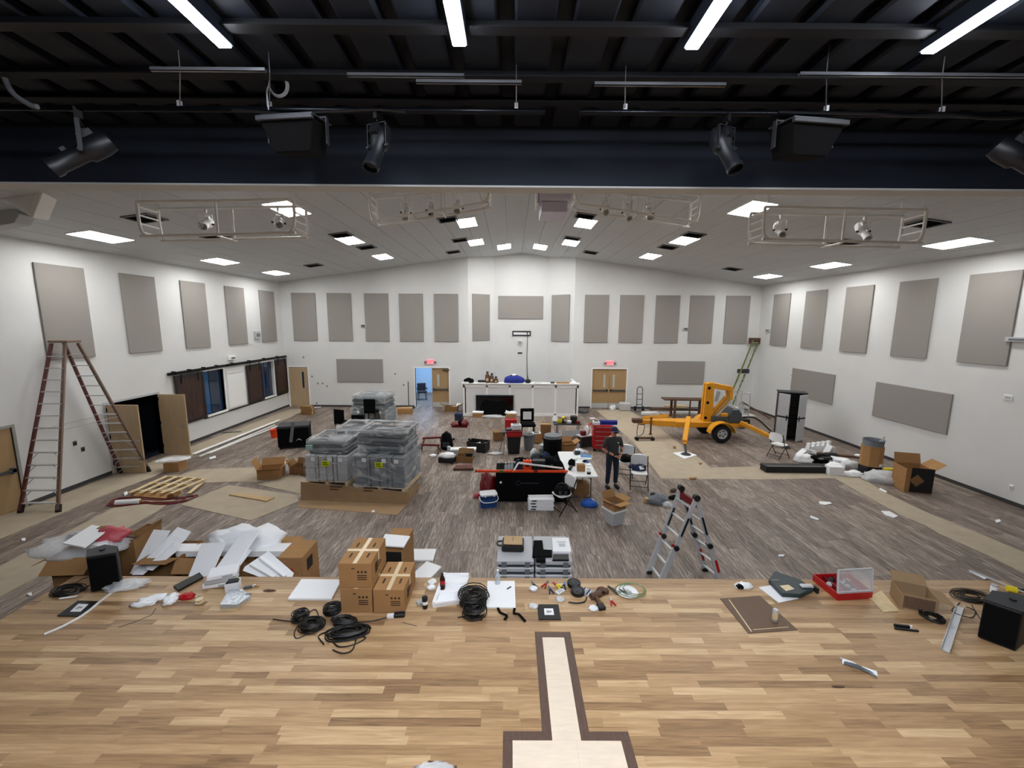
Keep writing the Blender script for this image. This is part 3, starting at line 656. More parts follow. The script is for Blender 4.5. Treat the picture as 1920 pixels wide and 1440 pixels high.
# ================================================================ SMALL THINGS ON THE WALLS
def textobj(s, size, mt, parent, loc, rot, name='lettering', ext=.002):
    cu = bpy.data.curves.new(name, 'FONT'); cu.body = s; cu.size = size; cu.extrude = ext; cu.align_x = 'CENTER'; cu.align_y = 'CENTER'
    o = bpy.data.objects.new(name, cu); COL.objects.link(o); dg = bpy.context.evaluated_depsgraph_get(); me = bpy.data.meshes.new_from_object(o.evaluated_get(dg)); bpy.data.objects.remove(o)
    me.materials.clear(); me.materials.append(M[mt]); o = bpy.data.objects.new(name, me); COL.objects.link(o); o.parent = parent; o.location = loc; o.rotation_euler = rot; return o
mat('exit_face', 'f2b8c0', .5, emit='ff9aa8', estr=.25); mat('exit_letter', 'c8102e', .5, emit='ff2040', estr=.6); M['exit_letter'].cycles.emission_sampling = 'NONE'; M['exit_face'].cycles.emission_sampling = 'NONE'
for x, lab in ((-4.2, 'exit sign with twin lamps above the open blue doorway'), (5.15, 'exit sign with twin lamps above the closed exit doors')):
    t = T('exit_sign', lab, 'exit sign', (x, D, 2.3), 0, 'red exit signs')
    MB().b0(-.2, .2, -.06, 0, 0, .24).build('housing', 'exit_face', t, bevel=.01); textobj('EXIT', .2, 'exit_letter', t, (0, -.064, .12), (R(90), 0, 0))
    for s in (-1, 1):
        MB().cyl((s*.2, -.05, .12), (s*.3, -.09, .1), .04, .055, n=10).build('lamp_head', 'mid_grey', t)
def wallbox(name, lab, cat, loc, rz, d, mt, mt2=None, bev=.006):
    t = T(name, lab, cat, loc, rz); MB().b0(-d[0]/2, d[0]/2, -d[1], 0, 0, d[2]).build('body', mt, t, bevel=bev)
    MB().b0(-d[0]*.32, d[0]*.32, -d[1]-.006, -d[1]+.001, d[2]*.25, d[2]*.7).build('face', mt2 or 'light_grey', t); return t
p = AY(682, 611, D); wallbox('strobe', 'small white alarm strobe between tall panels left of the alcove', 'alarm', (p.x, D, p.z-.06), 0, (.28, .07, .14), 'light_grey', 'dark_grey')
p = AY(1285, 617, D); wallbox('strobe', 'small white alarm strobe between tall panels right of the alcove', 'alarm', (p.x, D, p.z-.06), 0, (.28, .07, .14), 'light_grey', 'dark_grey')
p = AX(481, 628, WL); wallbox('wall_speaker', 'grey square wall speaker between tall panels on the left wall', 'wall speaker', (WL, p.y, p.z-.17), R(90), (.42, .08, .34), 'light_grey', 'mid_grey')
p = AX(433, 671, WL); wallbox('emergency_light', 'small white emergency light above the dark hatch rail', 'emergency light', (WL, p.y, p.z-.08), R(90), (.4, .1, .16), 'white_paint', 'mid_grey')
p = AX(1441, 620, WR); wallbox('emergency_light', 'small grey wall light in the far right corner by tall panel', 'emergency light', (WR, p.y, p.z-.06), R(-90), (.3, .08, .14), 'light_grey', 'mid_grey')
p = AX(1913, 636, WR); wallbox('pipe_bracket', 'pale wall bracket at the right edge behind the nearest tall panel', 'bracket', (WR, p.y, p.z-.07), R(-90), (.5, .1, .12), 'light_grey', 'mid_grey')
p = AX(1891, 746, WR); wallbox('wall_plate', 'white wall plate on the right wall near the stage', 'wall plate', (WR, p.y, p.z-.06), R(-90), (.2, .02, .14), 'white_plastic')
p = AX(1484, 704, WR); wallbox('wall_plate', 'white wall plate beside the low panel behind the cabinet', 'wall plate', (WR, p.y, p.z-.05), R(-90), (.14, .02, .14), 'white_plastic')
p = AX(1897, 915, WR); wallbox('outlet', 'white outlet low on the right wall near the stage', 'outlet', (WR, p.y, p.z-.06), R(-90), (.1, .02, .14), 'white_plastic')
for x, y, lab in ((140, 832, 'dark outlet box on left wall under the big stepladder, upper'), (155, 843, 'dark outlet box on left wall under the big stepladder, lower')):
    p = AX(x, y, WL); wallbox('outlet', lab, 'outlet', (WL, p.y, p.z-.05), R(90), (.09, .02, .12), 'gun_grey', 'joist_black', .002)
for i, (x, y) in enumerate(((569, 670), (596, 719), (605, 719), (613, 724), (594, 756), (585, 706), (741, 701), (757, 722))):
    p = AY(x, y, D); lab = ['high left of the wide panel', 'left of three under the corner door window', 'middle of three right of the corner door', 'right of three right of the corner door', 'low above the baseboard by the corner door', 'beside the corner door top', 'right of the wide left panel, upper', 'left of the open blue doorway'][i]
    o = tag(MB().b0(-.035, .035, -.008, 0, -.045, .045).build('wall_box', 'mid_grey', bevel=.004), 'tiny dark junction box on back wall, '+lab, 'junction box'); o.location = (p.x, D, p.z)
# framed slot, camera and cables in the alcove
DA = D+1.0
p = AY(978, 625, DA); t = T('framed_slot', 'white slot with a black frame on the alcove wall', 'wall box', (p.x, DA, p.z-.13)); mb = MB()
for a in ((-.5, .5, .2, .26), (-.5, .5, 0, .06), (-.5, -.44, .06, .2), (.44, .5, .06, .2)): mb.b0(a[0], a[1], -.05, 0, a[2], a[3])
mb.build('frame', 'black_plastic', t); MB().b0(-.44, .44, -.02, 0, .06, .2).build('face', 'paper_white', t); MB().b0(.28, .32, -.06, -.02, .0, .2).build('latch', 'black_plastic', t)
p = AY(975, 638, DA); wallbox('wall_camera', 'small white camera under the framed slot in the alcove', 'camera', (p.x, DA, p.z-.08), 0, (.18, .14, .12), 'white_plastic', 'light_grey')
p = AY(975, 662, DA); wallbox('alcove_jack_plate', 'small grey jack plate on the alcove wall beside the cable', 'wall plate', (p.x, DA, p.z-.05), 0, (.26, .02, .1), 'mid_grey', 'dark_grey', .003)
p = AY(989, 630, DA); q = AY(989, 712, DA); tag(MB().tube([(p.x, DA-.02, p.z), (p.x-.02, DA-.02, (p.z+q.z)/2), (p.x+.02, DA-.03, q.z), (p.x+.05, DA-.1, 1.62)], .014, 6).build('hanging_cable', 'dark_grey', smooth=True), 'dark cable hanging down the alcove wall from framed slot', 'cable')
# ================================================================ STAGE RIGGING
PZp = 6.38; PYp = G(960, 209, PZp).y
def pipe(x0, x1, y, z, r, lab, mt='black_metal'):
    a, b = x0, x1; return tag(MB().cyl((a, y, z), (b, y, z), r, n=12).build('rigging_pipe', mt, smooth=40), lab, 'pipe')
mat('pipe_black', '1a1d22', .3, metal=.8)
xa = AY(1022, 210, PYp).x; xb = AY(1087, 212, PYp).x
pipe(-7.5, xa, PYp, PZp, .025, 'long black rigging pipe over the left half of the stage', 'pipe_black'); pipe(xb, 8.0, PYp, PZp, .025, 'long black rigging pipe over the right half of the stage', 'pipe_black')
def strut(pl, pr, z, lab, wd=.03):
    a = G(*pl, z); b = G(*pr, z); y = (a.y+b.y)/2
    t = T('strut_channel', lab, 'strut', ((a.x+b.x)/2, y, z), 0, 'metal strut channels over the stage'); h = (b.x-a.x)/2
    mb = MB(); mb.b0(-h, h, -wd/2, wd/2, .0, .005); mb.b0(-h, h, -wd/2, -wd/2+.005, 0, .028); mb.b0(-h, h, wd/2-.005, wd/2, 0, .028); mb.build('channel', 'strut_steel', t); return a, b, y
SZ = 6.5; mat('strut_steel', 'a4a8ae', .28, metal=.7)
A1 = strut((281, 132), (500, 137), SZ, 'metal strut channel above the left stage spotlight'); A2 = strut((650, 141), (871, 149), SZ+.05, 'metal strut channel ending left of the centre line, upper one'); A3 = strut((780, 155), (978, 160), SZ, 'metal strut channel left of centre, lower one'); A4 = strut((1115, 160), (1359, 164), SZ, 'metal strut channel right of centre'); A5 = strut((1498, 143), (1990, 147), SZ, 'metal strut channel at far right over the loudspeaker')
def hanger(px_, py_, lab, y1=None):
    p = G(px_, py_, SZ); t = T('hanger_rod', lab, 'hanger', (p.x, p.y, PZp), 0, 'hanger rods over the stage')
    e = AY(px_, 207, PYp).x-p.x; MB().cyl((0, 0, .14), (e, PYp-p.y, .02), .005, n=6).build('rod', 'strut_steel', t); MB().box((e, PYp-p.y, .035), (.03, .03, .06)).build('clamp', 'aluminium', t)
    MB().cyl((0, 0, .12), (0, 0, DECK-PZp+.08), .004, n=6).build('ceiling_rod', 'strut_steel', t)
for x, y, lab in ((338, 134, 'thin hanger rod above the left half pipe'), (506, 137, 'hanger rod with coiled wire beside left loudspeaker'), (968, 160, 'hanger rod just left of the stage centre'), (1172, 161, 'hanger rod just right of the stage centre'), (1549, 143, 'hanger rod above the right loudspeaker'), (1766, 146, 'thin hanger rod at the far right')): hanger(x, y, lab)
# wire coil on the hanger and loose hose at the upper left
p = AY(522, 160, PYp-.02); mb = MB()
for k in range(3): mb.tube([(p.x+(.075+.006*k)*math.cos(a), PYp-.03+.008*k, p.z+(.085+.004*k)*math.sin(a)) for a in [R(i*20) for i in range(18)]], .006, 5, closed=True)
mb.tube(spline([(p.x-.07, PYp-.03, p.z), (p.x-.1, PYp-.03, p.z-.06), (p.x-.1, PYp-.02, p.z-.2)]), .007, 5); tag(mb.build('wire_coil', 'light_grey', smooth=True), 'small coil of grey wire hanging by the left loudspeaker', 'wire')
mb = MB(); q = [AY(*a, PYp-.05) for a in ((-30, 60), (6, 72), (5, 130), (22, 172), (55, 196), (70, 200))]; mb.tube(spline(q, 6), .022, 8); tag(mb.build('loose_conduit', 'mid_grey', smooth=True), 'loose grey flexible conduit curling at the upper left', 'conduit')
mb = MB(); q = [AY(*a, PYp-.03) for a in ((435, 206), (480, 209), (540, 214), (600, 210), (700, 206), (760, 210))]; mb.tube(spline(q, 6), .012, 6); tag(mb.build('rigging_cable', 'cable_black', smooth=True), 'black cable tied along the left rigging pipe', 'cable')
mb = MB(); q = [AY(*a, PYp-.03) for a in ((1460, 210), (1560, 213), (1640, 214), (1700, 218), (1780, 215), (1850, 222), (1925, 220))]; mb.tube(spline(q, 6), .012, 6); tag(mb.build('rigging_cable', 'cable_black', smooth=True), 'black cable tied along the right rigging pipe', 'cable')
mat('spot_black', '15181d', .45, metal=.2)
for px_, aim, yaw, lab, yl in ((147, 38, 125, 'black stage spotlight at far left aimed sideways', .3), (706, 62, 160, 'black stage spotlight left of the stage centre aimed down', .26), (1364, 58, -155, 'black stage spotlight right of the stage centre aimed down', .26), (1930, 40, -120, 'black stage spotlight cut off by the right edge', .3)):
    p = AY(px_, 213, PYp); spot('stage_spotlight', lab, (p.x, PYp, PZp-.02), aim, yaw, 'spot_black', {147: .84, 1930: .84}.get(px_, .74), 'black stage spotlights', yoke_l=yl)
def loudspeaker(cx, sx, lab):
    p = AY(cx, 255, PYp); t = T('stage_loudspeaker', lab, 'loudspeaker', (p.x, PYp+.02, 6.0), 0, 'black loudspeakers under the rigging pipe')
    b = T('cabinet', None, None); b.parent = t; b.location = (0, 0, .16); b.rotation_euler = (R(6), 0, R(7*sx))
    MB().hexa([(-.17, -.12, -.15), (.17, -.12, -.15), (.15, .16, -.13), (-.15, .16, -.13), (-.25, -.17, .1), (.25, -.17, .1), (.2, .2, .13), (-.2, .2, .13)]).build('box', 'black_grille', b, bevel=.01); MB().b0(-.26, .26, -.2, -.16, .085, .125).build('front_lip', 'dark_grey', b, bevel=.006)
    MB().b0(-.24, .24, -.16, .16, .131, .14).build('top_plate', 'gun_grey', b)
    mb = MB(); mb.bar((-.26, 0, .32), (.26, 0, .32), .05, .012); mb.bar((-.26, 0, .33), (-.26, 0, .1), .05, .012, up=(1, 0, 0)); mb.bar((.26, 0, .33), (.26, 0, .1), .05, .012, up=(1, 0, 0)); mb.build('bracket', 'dark_grey', t); MB().cyl((0, 0, .32), (0, 0, .39), .02, n=8).build('clamp', 'black_metal', t)
loudspeaker(558, -1, 'black loudspeaker in a bracket left of the stage centre'); loudspeaker(1508, 1, 'black loudspeaker in a bracket right of the stage centre')
# linear strip lights
LZ = 6.52
for i, (px_, py_) in enumerate(((425, 93), (862, 90), (1295, 96), (1735, 104))):
    e = G(px_, py_, LZ); t = T('strip_light', 'lit linear strip light over the stage, %s from the left' % ORD[i], 'strip light', (e.x, e.y, LZ), 0, 'linear strip lights over the stage')
    MB().b0(-.055, .055, -6.0, 0, .02, DECK-LZ).build('housing', 'stage_black', t); MB().b0(-.05, .05, -5.99, -.01, 0, .02).build('tube', 'striptube', t, bevel=.008)  # run lengthened out of view behind the camera to brighten the stage
# ================================================================ FLOOR PROTECTION
def sheet(name, lab, cat, px_, mt='ramboard', th=.004, z=.0, group=None):
    P = [G(x, y, z+th) for x, y in px_]; c = sum(P, Vector())/len(P); c.z = 0
    o = MB().prism([(p.x-c.x, p.y-c.y) for p in P], z, z+th).build(name, mt); o.location = c; return tag(o, lab, cat, group)
RB = 'tan floor protection sheets'
sheet('floor_paper', 'tan floor paper running from closed exit doors past the lift', 'floor paper', ((1118, 769), (1176, 768), (1238, 803), (1290, 845), (1313, 860), (1332, 877), (1430, 874), (1575, 876), (1578, 896), (1420, 899), (1240, 897), (1188, 828)), group=RB)
sheet('floor_paper', 'tan floor paper strip slanting to the lower right edge', 'floor paper', ((1552, 878), (1600, 884), (1655, 921), (1730, 957), (1920, 1035), (1990, 1065), (1990, 1112), (1920, 1074), (1850, 1040), (1762, 1001), (1735, 985), (1690, 966), (1615, 925), (1566, 897)), th=.006, group=RB)
sheet('floor_paper', 'tan floor paper along the foot of the left wall', 'floor paper', ((-60, 985), (30, 958), (214, 891), (375, 831), (541, 768), (577, 766), (540, 785), (460, 812), (380, 845), (290, 893), (190, 930), (110, 965), (0, 1010), (-60, 1030)), group=RB)
sheet('floor_paper', 'tan floor paper strip between stepladder and stage', 'floor paper', ((-60, 1085), (0, 1061), (120, 1000), (198, 960), (262, 925), (330, 905), (345, 925), (292, 960), (150, 1040), (0, 1118), (-60, 1145)), th=.006, group=RB)
sheet('floor_paper', 'tan floor paper stretching toward the wrapped pallets', 'floor paper', ((330, 893), (370, 880), (480, 876), (575, 896), (590, 912), (520, 905), (440, 903), (380, 905), (340, 908)), th=.008, group=RB)
sheet('floor_cardboard', 'flat tan cardboard sheet beside the wrapped pallets', 'cardboard', ((338, 946), (430, 909), (556, 928), (560, 940), (470, 976)), 'ramboard', .01)
sheet('floor_cardboard', 'small triangular tan sheet near the middle of left floor', 'cardboard', ((480, 908), (560, 890), (585, 905), (565, 926)), 'ramboard', .012)
o = sheet('plywood_strip', 'thin brown board lying on the flat cardboard sheet', 'board', ((429, 927), (437, 924), (515, 932), (500, 939)), 'plywood', .03, .011)
# flat scraps scattered on the floor
SCR = [((1535, 940), (1556, 942), (1560, 945), (1546, 947), (1537, 945)), ((1652, 958), (1668, 959), (1684, 968), (1676, 971), (1660, 966)), ((1520, 968), (1536, 974), (1533, 976), (1519, 971)), ((1447, 880), (1457, 881), (1455, 885), (1446, 883)), ((1866, 975), (1874, 974), (1877, 979), (1869, 981)), ((1816, 1071), (1822, 1072), (1852, 1085), (1846, 1087)), ((1650, 915), (1664, 922), (1660, 924), (1648, 918)), ((1460, 1040), (1472, 1040), (1468, 1044), (1459, 1043)), ((697, 958), (702, 957), (703, 960), (698, 961)), ((232, 925), (238, 921), (240, 926), (234, 930)), ((344, 862), (356, 856), (358, 858), (346, 864)), ((1262, 838), (1267, 837), (1268, 841), (1263, 841)), ((1310, 868), (1316, 869), (1313, 872)), ((1292, 897), (1306, 896), (1304, 899), (1293, 899)), ((40, 1010), (48, 1009), (47, 1014), (41, 1014)), ((52, 1113), (60, 1112), (59, 1117), (53, 1117)), ((1622, 895), (1630, 896), (1628, 900), (1621, 899)), ((392, 858), (404, 855), (405, 858), (394, 861))]
SCL = ['white oval scrap on floor right of the aluminium ladder', 'crumpled white film on floor near the tan strip', 'small white sliver below the oval scrap', 'tiny white scrap by the yellow outrigger foot', 'small white scrap near the right wall', 'white stick on tan paper at lower right', 'white curled strip beside the clear bag on the right', 'pale scrap on floor above the open parts case', 'white speck in front of the cardboard sheet', 'pale chip left of the pallet slats', 'white sliver by the spool', 'dark scrap on tan paper by the lift pad', 'dark scrap near tan paper inner corner', 'dark scrap on tan paper edge', 'white speck on floor at far left', 'white speck on floor beside the coiled cable', 'white scrap beside the cardboard drum', 'pale offcut beside the white boards']
for k, q in enumerate(SCR):
    P = [G(x, y, .01) for x, y in q]; c = sum(P, Vector())/len(P)
    z = .009 if k in (2, 5, 11, 12, 13) else .001
    o = MB().prism([(p.x-c.x, p.y-c.y) for p in P], lambda x, y: 0, lambda x, y: .012+random.random()*.015).build('floor_scrap', 'cardboard_dark' if 'dark' in SCL[k] else 'paper_white'); o.location = (c.x, c.y, z); tag(o, SCL[k], 'scrap', 'loose scraps on the floor')
# ================================================================ BIG STEPLADDER
def stepladder():
    a, b, c, d = Vector((-11.52, 9.31, 0)), Vector((-10.68, 9.36, 0)), Vector((-11.56, 11.92, 0)), Vector((-10.84, 12.06, 0))
    H = AY(121, 640, 10.68).z; tc = Vector((AY(121, 640, 10.68).x, 10.68, H))
    t = T('stepladder', 'tall brown fibreglass stepladder standing open against left wall', 'ladder', (0, 0, 0)); t.location = (tc.x, tc.y, 0); o = t.location.copy()
    L = lambda p: p-o
    tops = {id(a): tc+Vector((-.2, -.13, -.05)), id(b): tc+Vector((.14, -.13, -.05)), id(c): tc+Vector((-.16, .13, -.05)), id(d): tc+Vector((.2, .13, -.05))}
    for p, mt in ((a, 'fiberglass_red'), (b, 'fiberglass'), (c, 'fiberglass_red'), (d, 'fiberglass')):
        q = tops[id(p)]; MB().bar(L(p+Vector((0, 0, .06))), L(q), .075, .04, up=(0, 1, 0)).build('rail', mt, t)
        MB().bar(L(p), L(p.lerp(q, .045)), .1, .06, up=(0, 1, 0)).build('foot', 'rubber', t)
    MB().box(L(tc), (.5, .36, .06)).build('top_cap', 'fiberglass', t, bevel=.01)
    for p, q in ((a, b), (c, d)):
        for k in range(13):
            f = .055+k*.072; u, v = p.lerp(tops[id(p)], f), q.lerp(tops[id(q)], f)
            MB().bar(L(u), L(v), .08, .022).build('step', 'aluminium', t)
            if k < 5:
                mb = MB(); s = (v-u).normalized()
                mb.bar(L(u)+s*.17, L(u)-Vector((0, 0, .16)), .02, .01); mb.bar(L(v)-s*.17, L(v)-Vector((0, 0, .16)), .02, .01); mb.build('knee_brace', 'aluminium', t)
    for p, q in ((a, c), (b, d)):
        u, v = p.lerp(tops[id(p)], .47), q.lerp(tops[id(q)], .47); m = (u+v)/2+Vector((0, 0, .0)); mb = MB()
        mb.bar(L(u), L(m), .03, .008); mb.bar(L(m), L(v), .03, .008); mb.build('spreader', 'steel', t)
stepladder()
# ================================================================ ALUMINIUM MULTI-LADDER BEHIND THE STAGE EDGE
def multiladder():
    A, B = AY(1277, 915, 7.1), AY(1306, 933, 6.75)                     # hinges
    t = T('folding_ladder', 'aluminium folding ladder with black hinges standing before the stage', 'ladder', ((A.x+B.x)/2, (A.y+B.y)/2, 0)); o = t.location.copy(); L = lambda p: p-o
    lt = [(AY(1213, 1085, 7.05)), (AY(1243, 1085, 6.65))]; rt = [(AY(1325, 1085, 7.15)), (AY(1347, 1085, 6.78))]
    feet = {}
    for hp, l, r_ in ((A, lt[0], rt[0]), (B, lt[1], rt[1])):
        for p, key in ((l, 'l'), (r_, 'r')):
            f = hp.z/(hp.z-p.z); feet[key, id(hp)] = Vector((hp.x+(p.x-hp.x)*f, hp.y+(p.y-hp.y)*f, 0))
    for key in 'lr':
        for hp in (A, B):
            f = feet[key, id(hp)]; m = hp.lerp(f, .55)
            MB().bar(L(hp), L(f), .07, .028, up=(0, 1, 0)).build('inner_rail', 'aluminium', t); out = Vector((-.012 if key == 'l' else .012, 0, -.01))
            MB().bar(L(m+out), L(f+out+Vector((0, 0, .03))), .09, .05, up=(0, 1, 0)).build('outer_rail', 'aluminium', t)
            MB().bar(L(hp.lerp(f, .22))+Vector((0, -.03, 0)), L(hp.lerp(f, .42))+Vector((0, -.03, 0)), .03, .01, up=(0, 1, 0)).build('grip_strip', 'black_plastic', t)
            MB().box(L(f)+Vector((0, 0, .03)), (.09, .08, .06)).build('foot', 'rubber', t)
            MB().cyl(L(m)+Vector((0, -.05, 0)), L(m)+Vector((0, .05, 0)), .045, n=12).build('lock_knob', 'black_plastic', t)
            if key == 'r': MB().bar(L(hp.lerp(f, .72))+Vector((.03, -.03, 0)), L(hp.lerp(f, .86))+Vector((.03, -.03, 0)), .04, .02, up=(0, 1, 0)).build('warning_label', 'red_paint', t)
            else: MB().box(L(m)+Vector((-.06, 0, .04)), (.03, .03, .05)).build('release_clip', 'red_paint', t)
        for k in range(6):
            f = .12+k*.16; u, v = A.lerp(feet[key, id(A)], f), B.lerp(feet[key, id(B)], f); MB().bar(L(u), L(v), .04, .03).build('rung', 'aluminium', t, bevel=.006)
    for hp in (A, B):
        MB().cyl(L(hp)+Vector((0, -.04, 0)), L(hp)+Vector((0, .04, 0)), .055, n=16).build('hinge', 'black_plastic', t)
    MB().bar(L(A)+Vector((0, 0, -.12)), L(B)+Vector((0, 0, -.12)), .05, .12).build('hinge_plate', 'dark_red', t)
multiladder()
# ================================================================ EXTENSION LADDER IN THE FAR RIGHT CORNER
def extladder():
    b0 = Vector((10.05, 19.3, 0)); t1 = AY(1434, 640, D-.22); t1.x = min(t1.x, WR-.25)
    t = T('extension_ladder', 'green extension ladder leaning into the far right corner', 'ladder', b0); L = lambda p: p-b0
    w_ = Vector((.2, .1, 0))
    for k, (f0, f1, off, mt) in enumerate(((0, .62, Vector((0, 0, 0)), 'green_lattice'), (.45, 1, Vector((0, -.06, .05)), 'green_lattice'))):
        for s in (-1, 1): MB().bar(L(b0.lerp(t1, f0)+off+w_*s), L(b0.lerp(t1, f1)+off+w_*s), .06, .03, up=(0, 1, 0)).build('rail', mt, t)
        n = int((f1-f0)*16)
        for i in range(n): p = L(b0.lerp(t1, f0+(f1-f0)*(i+.5)/n)+off); MB().cyl(p-w_, p+w_, .018, n=6).build('rung', 'aluminium', t)
    c = L(b0.lerp(t1, .6)); MB().box(c, (.5, .2, .2)).build('guide_bracket', 'dark_grey', t)
    MB().box(L(t1)+Vector((0, .05, .02)), (.55, .14, .3)).build('stabilizer_pad', 'brown_wood', t)
    mb = MB()
    for s in (-1, 1): mb.cyl(L(t1)+w_*s*.7, L(t1)+w_*s*.7+Vector((0, -.12, .03)), .05, n=8)
    mb.build('pad_roller', 'black_plastic', t)
extladder()
# ================================================================ TRAILER BOOM LIFT
def lift():
    Y0 = 16.15; t = T('boom_lift', 'orange towable boom lift parked on outriggers by the right wall', 'lift', (8.0, Y0, 0)); o = Vector((8.0, Y0, 0)); L = lambda p: Vector(p)-o
    P = lambda x, y, Y=Y0: AY(x, y, Y)
    zc = .62
    MB().b0(-1.6, 1.2, -.32, .32, zc-.12, zc+.1).build('chassis', 'lift_orange', t, bevel=.02)
    x0 = P(1180, 800).x-8.0
    MB().prism([(-1.5, -.3), (x0+.9, -.1), (x0+.9, .1), (-1.5, .3)], zc-.12, zc+.12).build('tongue', 'lift_orange', t, bevel=.02)
    MB().b0(x0+.35, x0+1.0, -.08, .08, zc-.06, zc+.1).build('drawbar', 'lift_orange', t)
    MB().b0(x0+.1, x0+.5, -.1, .1, zc-.02, zc+.16).build('coupler', 'brown_wood', t, bevel=.03)
    mb = MB(); mb.tube(spline([(x0+.3, -.15, zc), (x0+.25, -.2, .2), (x0+.35, -.2, .12), (x0+.5, -.2, .25), (x0+.55, -.15, zc)], 5), .015, 5); mb.build('safety_chain', 'gun_grey', t)
    mb = MB(); mb.cyl((x0+.8, -.16, .2), (x0+.8, -.16, zc+.22), .035, n=8); mb.cyl((x0+.8, -.16, .17), (x0+.8, -.16, .2), .07, n=10); mb.bar((x0+.74, -.16, zc+.22), (x0+.86, -.16, zc+.22), .03, .03); mb.build('tongue_jack', 'brown_wood', t)
    for s in (-1, 1):
        g = T('wheel', None, None); g.parent = t; g.location = (.02, s*.68, .36)
        g.rotation_euler = (R(90) if s < 0 else R(-90), 0, 0)
        MB().lathe([(.2, -.1), (.3, -.11), (.35, -.07), (.36, 0), (.35, .07), (.3, .11), (.2, .1), (.19, .04), (.19, -.04)], n=24).build('tyre', 'rubber', g, smooth=50)
        MB().lathe([(.2, .03), (.19, .085), (.15, .06), (.07, .07), (.06, .1), (.001, .1)], n=20).build('rim', 'light_grey', g, smooth=40)
        mb = MB()
        for k in range(5): a = R(72*k); mb.box((.115*math.cos(a), .115*math.sin(a), .07), (.05, .03, .02), rz=a)
        mb.build('spoke_slot', 'black_metal', g)
        mb = MB(); pr = [(.5*math.cos(R(a)), .5*math.sin(R(a))) for a in range(10, 171, 16)]
        for (xa, za), (xb, zb) in zip(pr, pr[1:]): mb.hexa([(xa, s*.68-.16, .32+za), (xa, s*.68+.16, .32+za), (xa*.95, s*.68+.16, .32+za*.95), (xa*.95, s*.68-.16, .32+za*.95), (xb, s*.68-.16, .32+zb), (xb, s*.68+.16, .32+zb), (xb*.95, s*.68+.16, .32+zb*.95), (xb*.95, s*.68-.16, .32+zb*.95)])
        mb.build('fender', 'lift_orange', t)
    MB().cyl((.02, -.6, .36), (.02, .6, .36), .05, n=10).build('axle', 'gun_grey', t)
    # outriggers
    def leg(a, b, foot, mt='lift_orange'):
        a, b, foot = Vector(a), Vector(b), Vector(foot); g = MB(); g.bar(L(a), L(b), .16, .14); ob = g.build('outrigger', mt, t, bevel=.015)
        MB().bar(L(a.lerp(b, .45))+Vector((0, 0, .03)), L(b.lerp(foot, .3))+Vector((0, 0, .03)), .11, .1).build('slide_tube', 'lift_orange', ob)
        MB().cyl(L(b.lerp(foot, .2)), L(foot)+Vector((0, 0, .05)), .04, n=10).build('jack_screw', 'gun_grey', ob); MB().cyl(L(foot), L(foot)+Vector((0, 0, .05)), .17, .1, n=16).build('foot_plate', 'dark_grey', ob)
    f1 = G(1286, 852, .03); leg(tuple(AY(1291, 783, 15.6)), (f1.x+.02, f1.y+.22, .42), f1)
    f2 = G(1472, 838, .03); leg((8.9, 15.85, .72), (f2.x-.15, f2.y+.1, .22), f2)
    leg((6.3, 16.5, .8), (5.9, 18.1, .35), (5.85, 18.3, .01)); leg((8.9, 16.4, .72), (9.9, 17.6, .22), (10.0, 17.7, .01))
    hoz = MB().tube(spline([L((8.9, 15.7, .95)), L((9.3, 15.5, .95)), L((9.8, 15.3, .5)), L((10.0, 15.15, .3))], 6), .03, 6).build('hydraulic_hose', 'rubber', t, smooth=True)
    # tower: outlines read at the mast plane and given real depth
    def plate(px_, y0, y1, name, mt, par=t, bev=.012):
        Q = [P(x, y) for x, y in px_]; return MB().slab([(q.x-8.0, y0, q.z) for q in Q], (0, y1-y0, 0)).build(name, mt, par, bevel=bev)
    m = plate(((1320, 718), (1332, 716), (1335, 722), (1331, 785), (1328, 788), (1313, 787)), -.22, -.12, 'mast_post', 'lift_orange'); plate(((1320, 718), (1332, 716), (1335, 722), (1331, 785), (1328, 788), (1313, 787)), -.04, .06, 'mast_post', 'lift_orange')
    for x, y in ((1325, 726), (1322, 753), (1318, 781)):
        q = P(x, y); MB().cyl((q.x-8, -.235, q.z), (q.x-8, -.21, q.z), .06, n=14).build('pivot_pin', 'black_metal', m)
    plate(((1335, 717), (1371, 724), (1371, 733), (1350, 730), (1335, 727)), -.16, .2, 'upper_boom', 'lift_orange'); plate(((1363, 724), (1372, 724), (1371, 748), (1365, 748)), -.14, .16, 'boom_link', 'lift_orange')
    mat('lift_tan', 'c79a4e', .5)
    plate(((1333, 779), (1365, 742), (1369, 747), (1336, 786)), -.12, .02, 'diagonal_arm', 'lift_tan'); plate(((1332, 771), (1358, 742), (1361, 745), (1334, 776)), -.1, .0, 'diagonal_arm', 'lift_orange')
    mb = MB(); a_, b_ = P(1334, 783), P(1366, 750); mb.cyl((a_.x-8, -.2, a_.z), (b_.x-8, -.2, b_.z), .03, n=8); mb.build('lift_cylinder', 'steel', t)
    mb = MB(); a_, b_ = P(1344, 748), P(1346, 737); mb.box((a_.x-8, 0, a_.z+.1), (.12, .1, .4), ry=R(15)); mb.build('oil_tank', 'light_grey', t)
    plate(((1345, 772), (1357, 772), (1357, 789), (1345, 789)), -.34, -.2, 'control_box', 'lift_orange'); MB().cyl((.15, 0, .7), (.15, 0, .95), .42, n=20).build('turntable', 'gun_grey', t)
    plate(((1358, 775), (1366, 764), (1378, 764), (1384, 773), (1384, 792), (1357, 792)), -.32, .35, 'engine_cover', 'gun_grey', bev=.04); q = P(1376, 767); MB().sph((q.x-8, -.05, q.z+.03), (.16, .16, .1)).build('dome', 'light_grey', t, smooth=True)
    plate(((1382, 784), (1400, 784), (1400, 797), (1378, 797)), -.25, .25, 'battery_box', 'black_plastic')
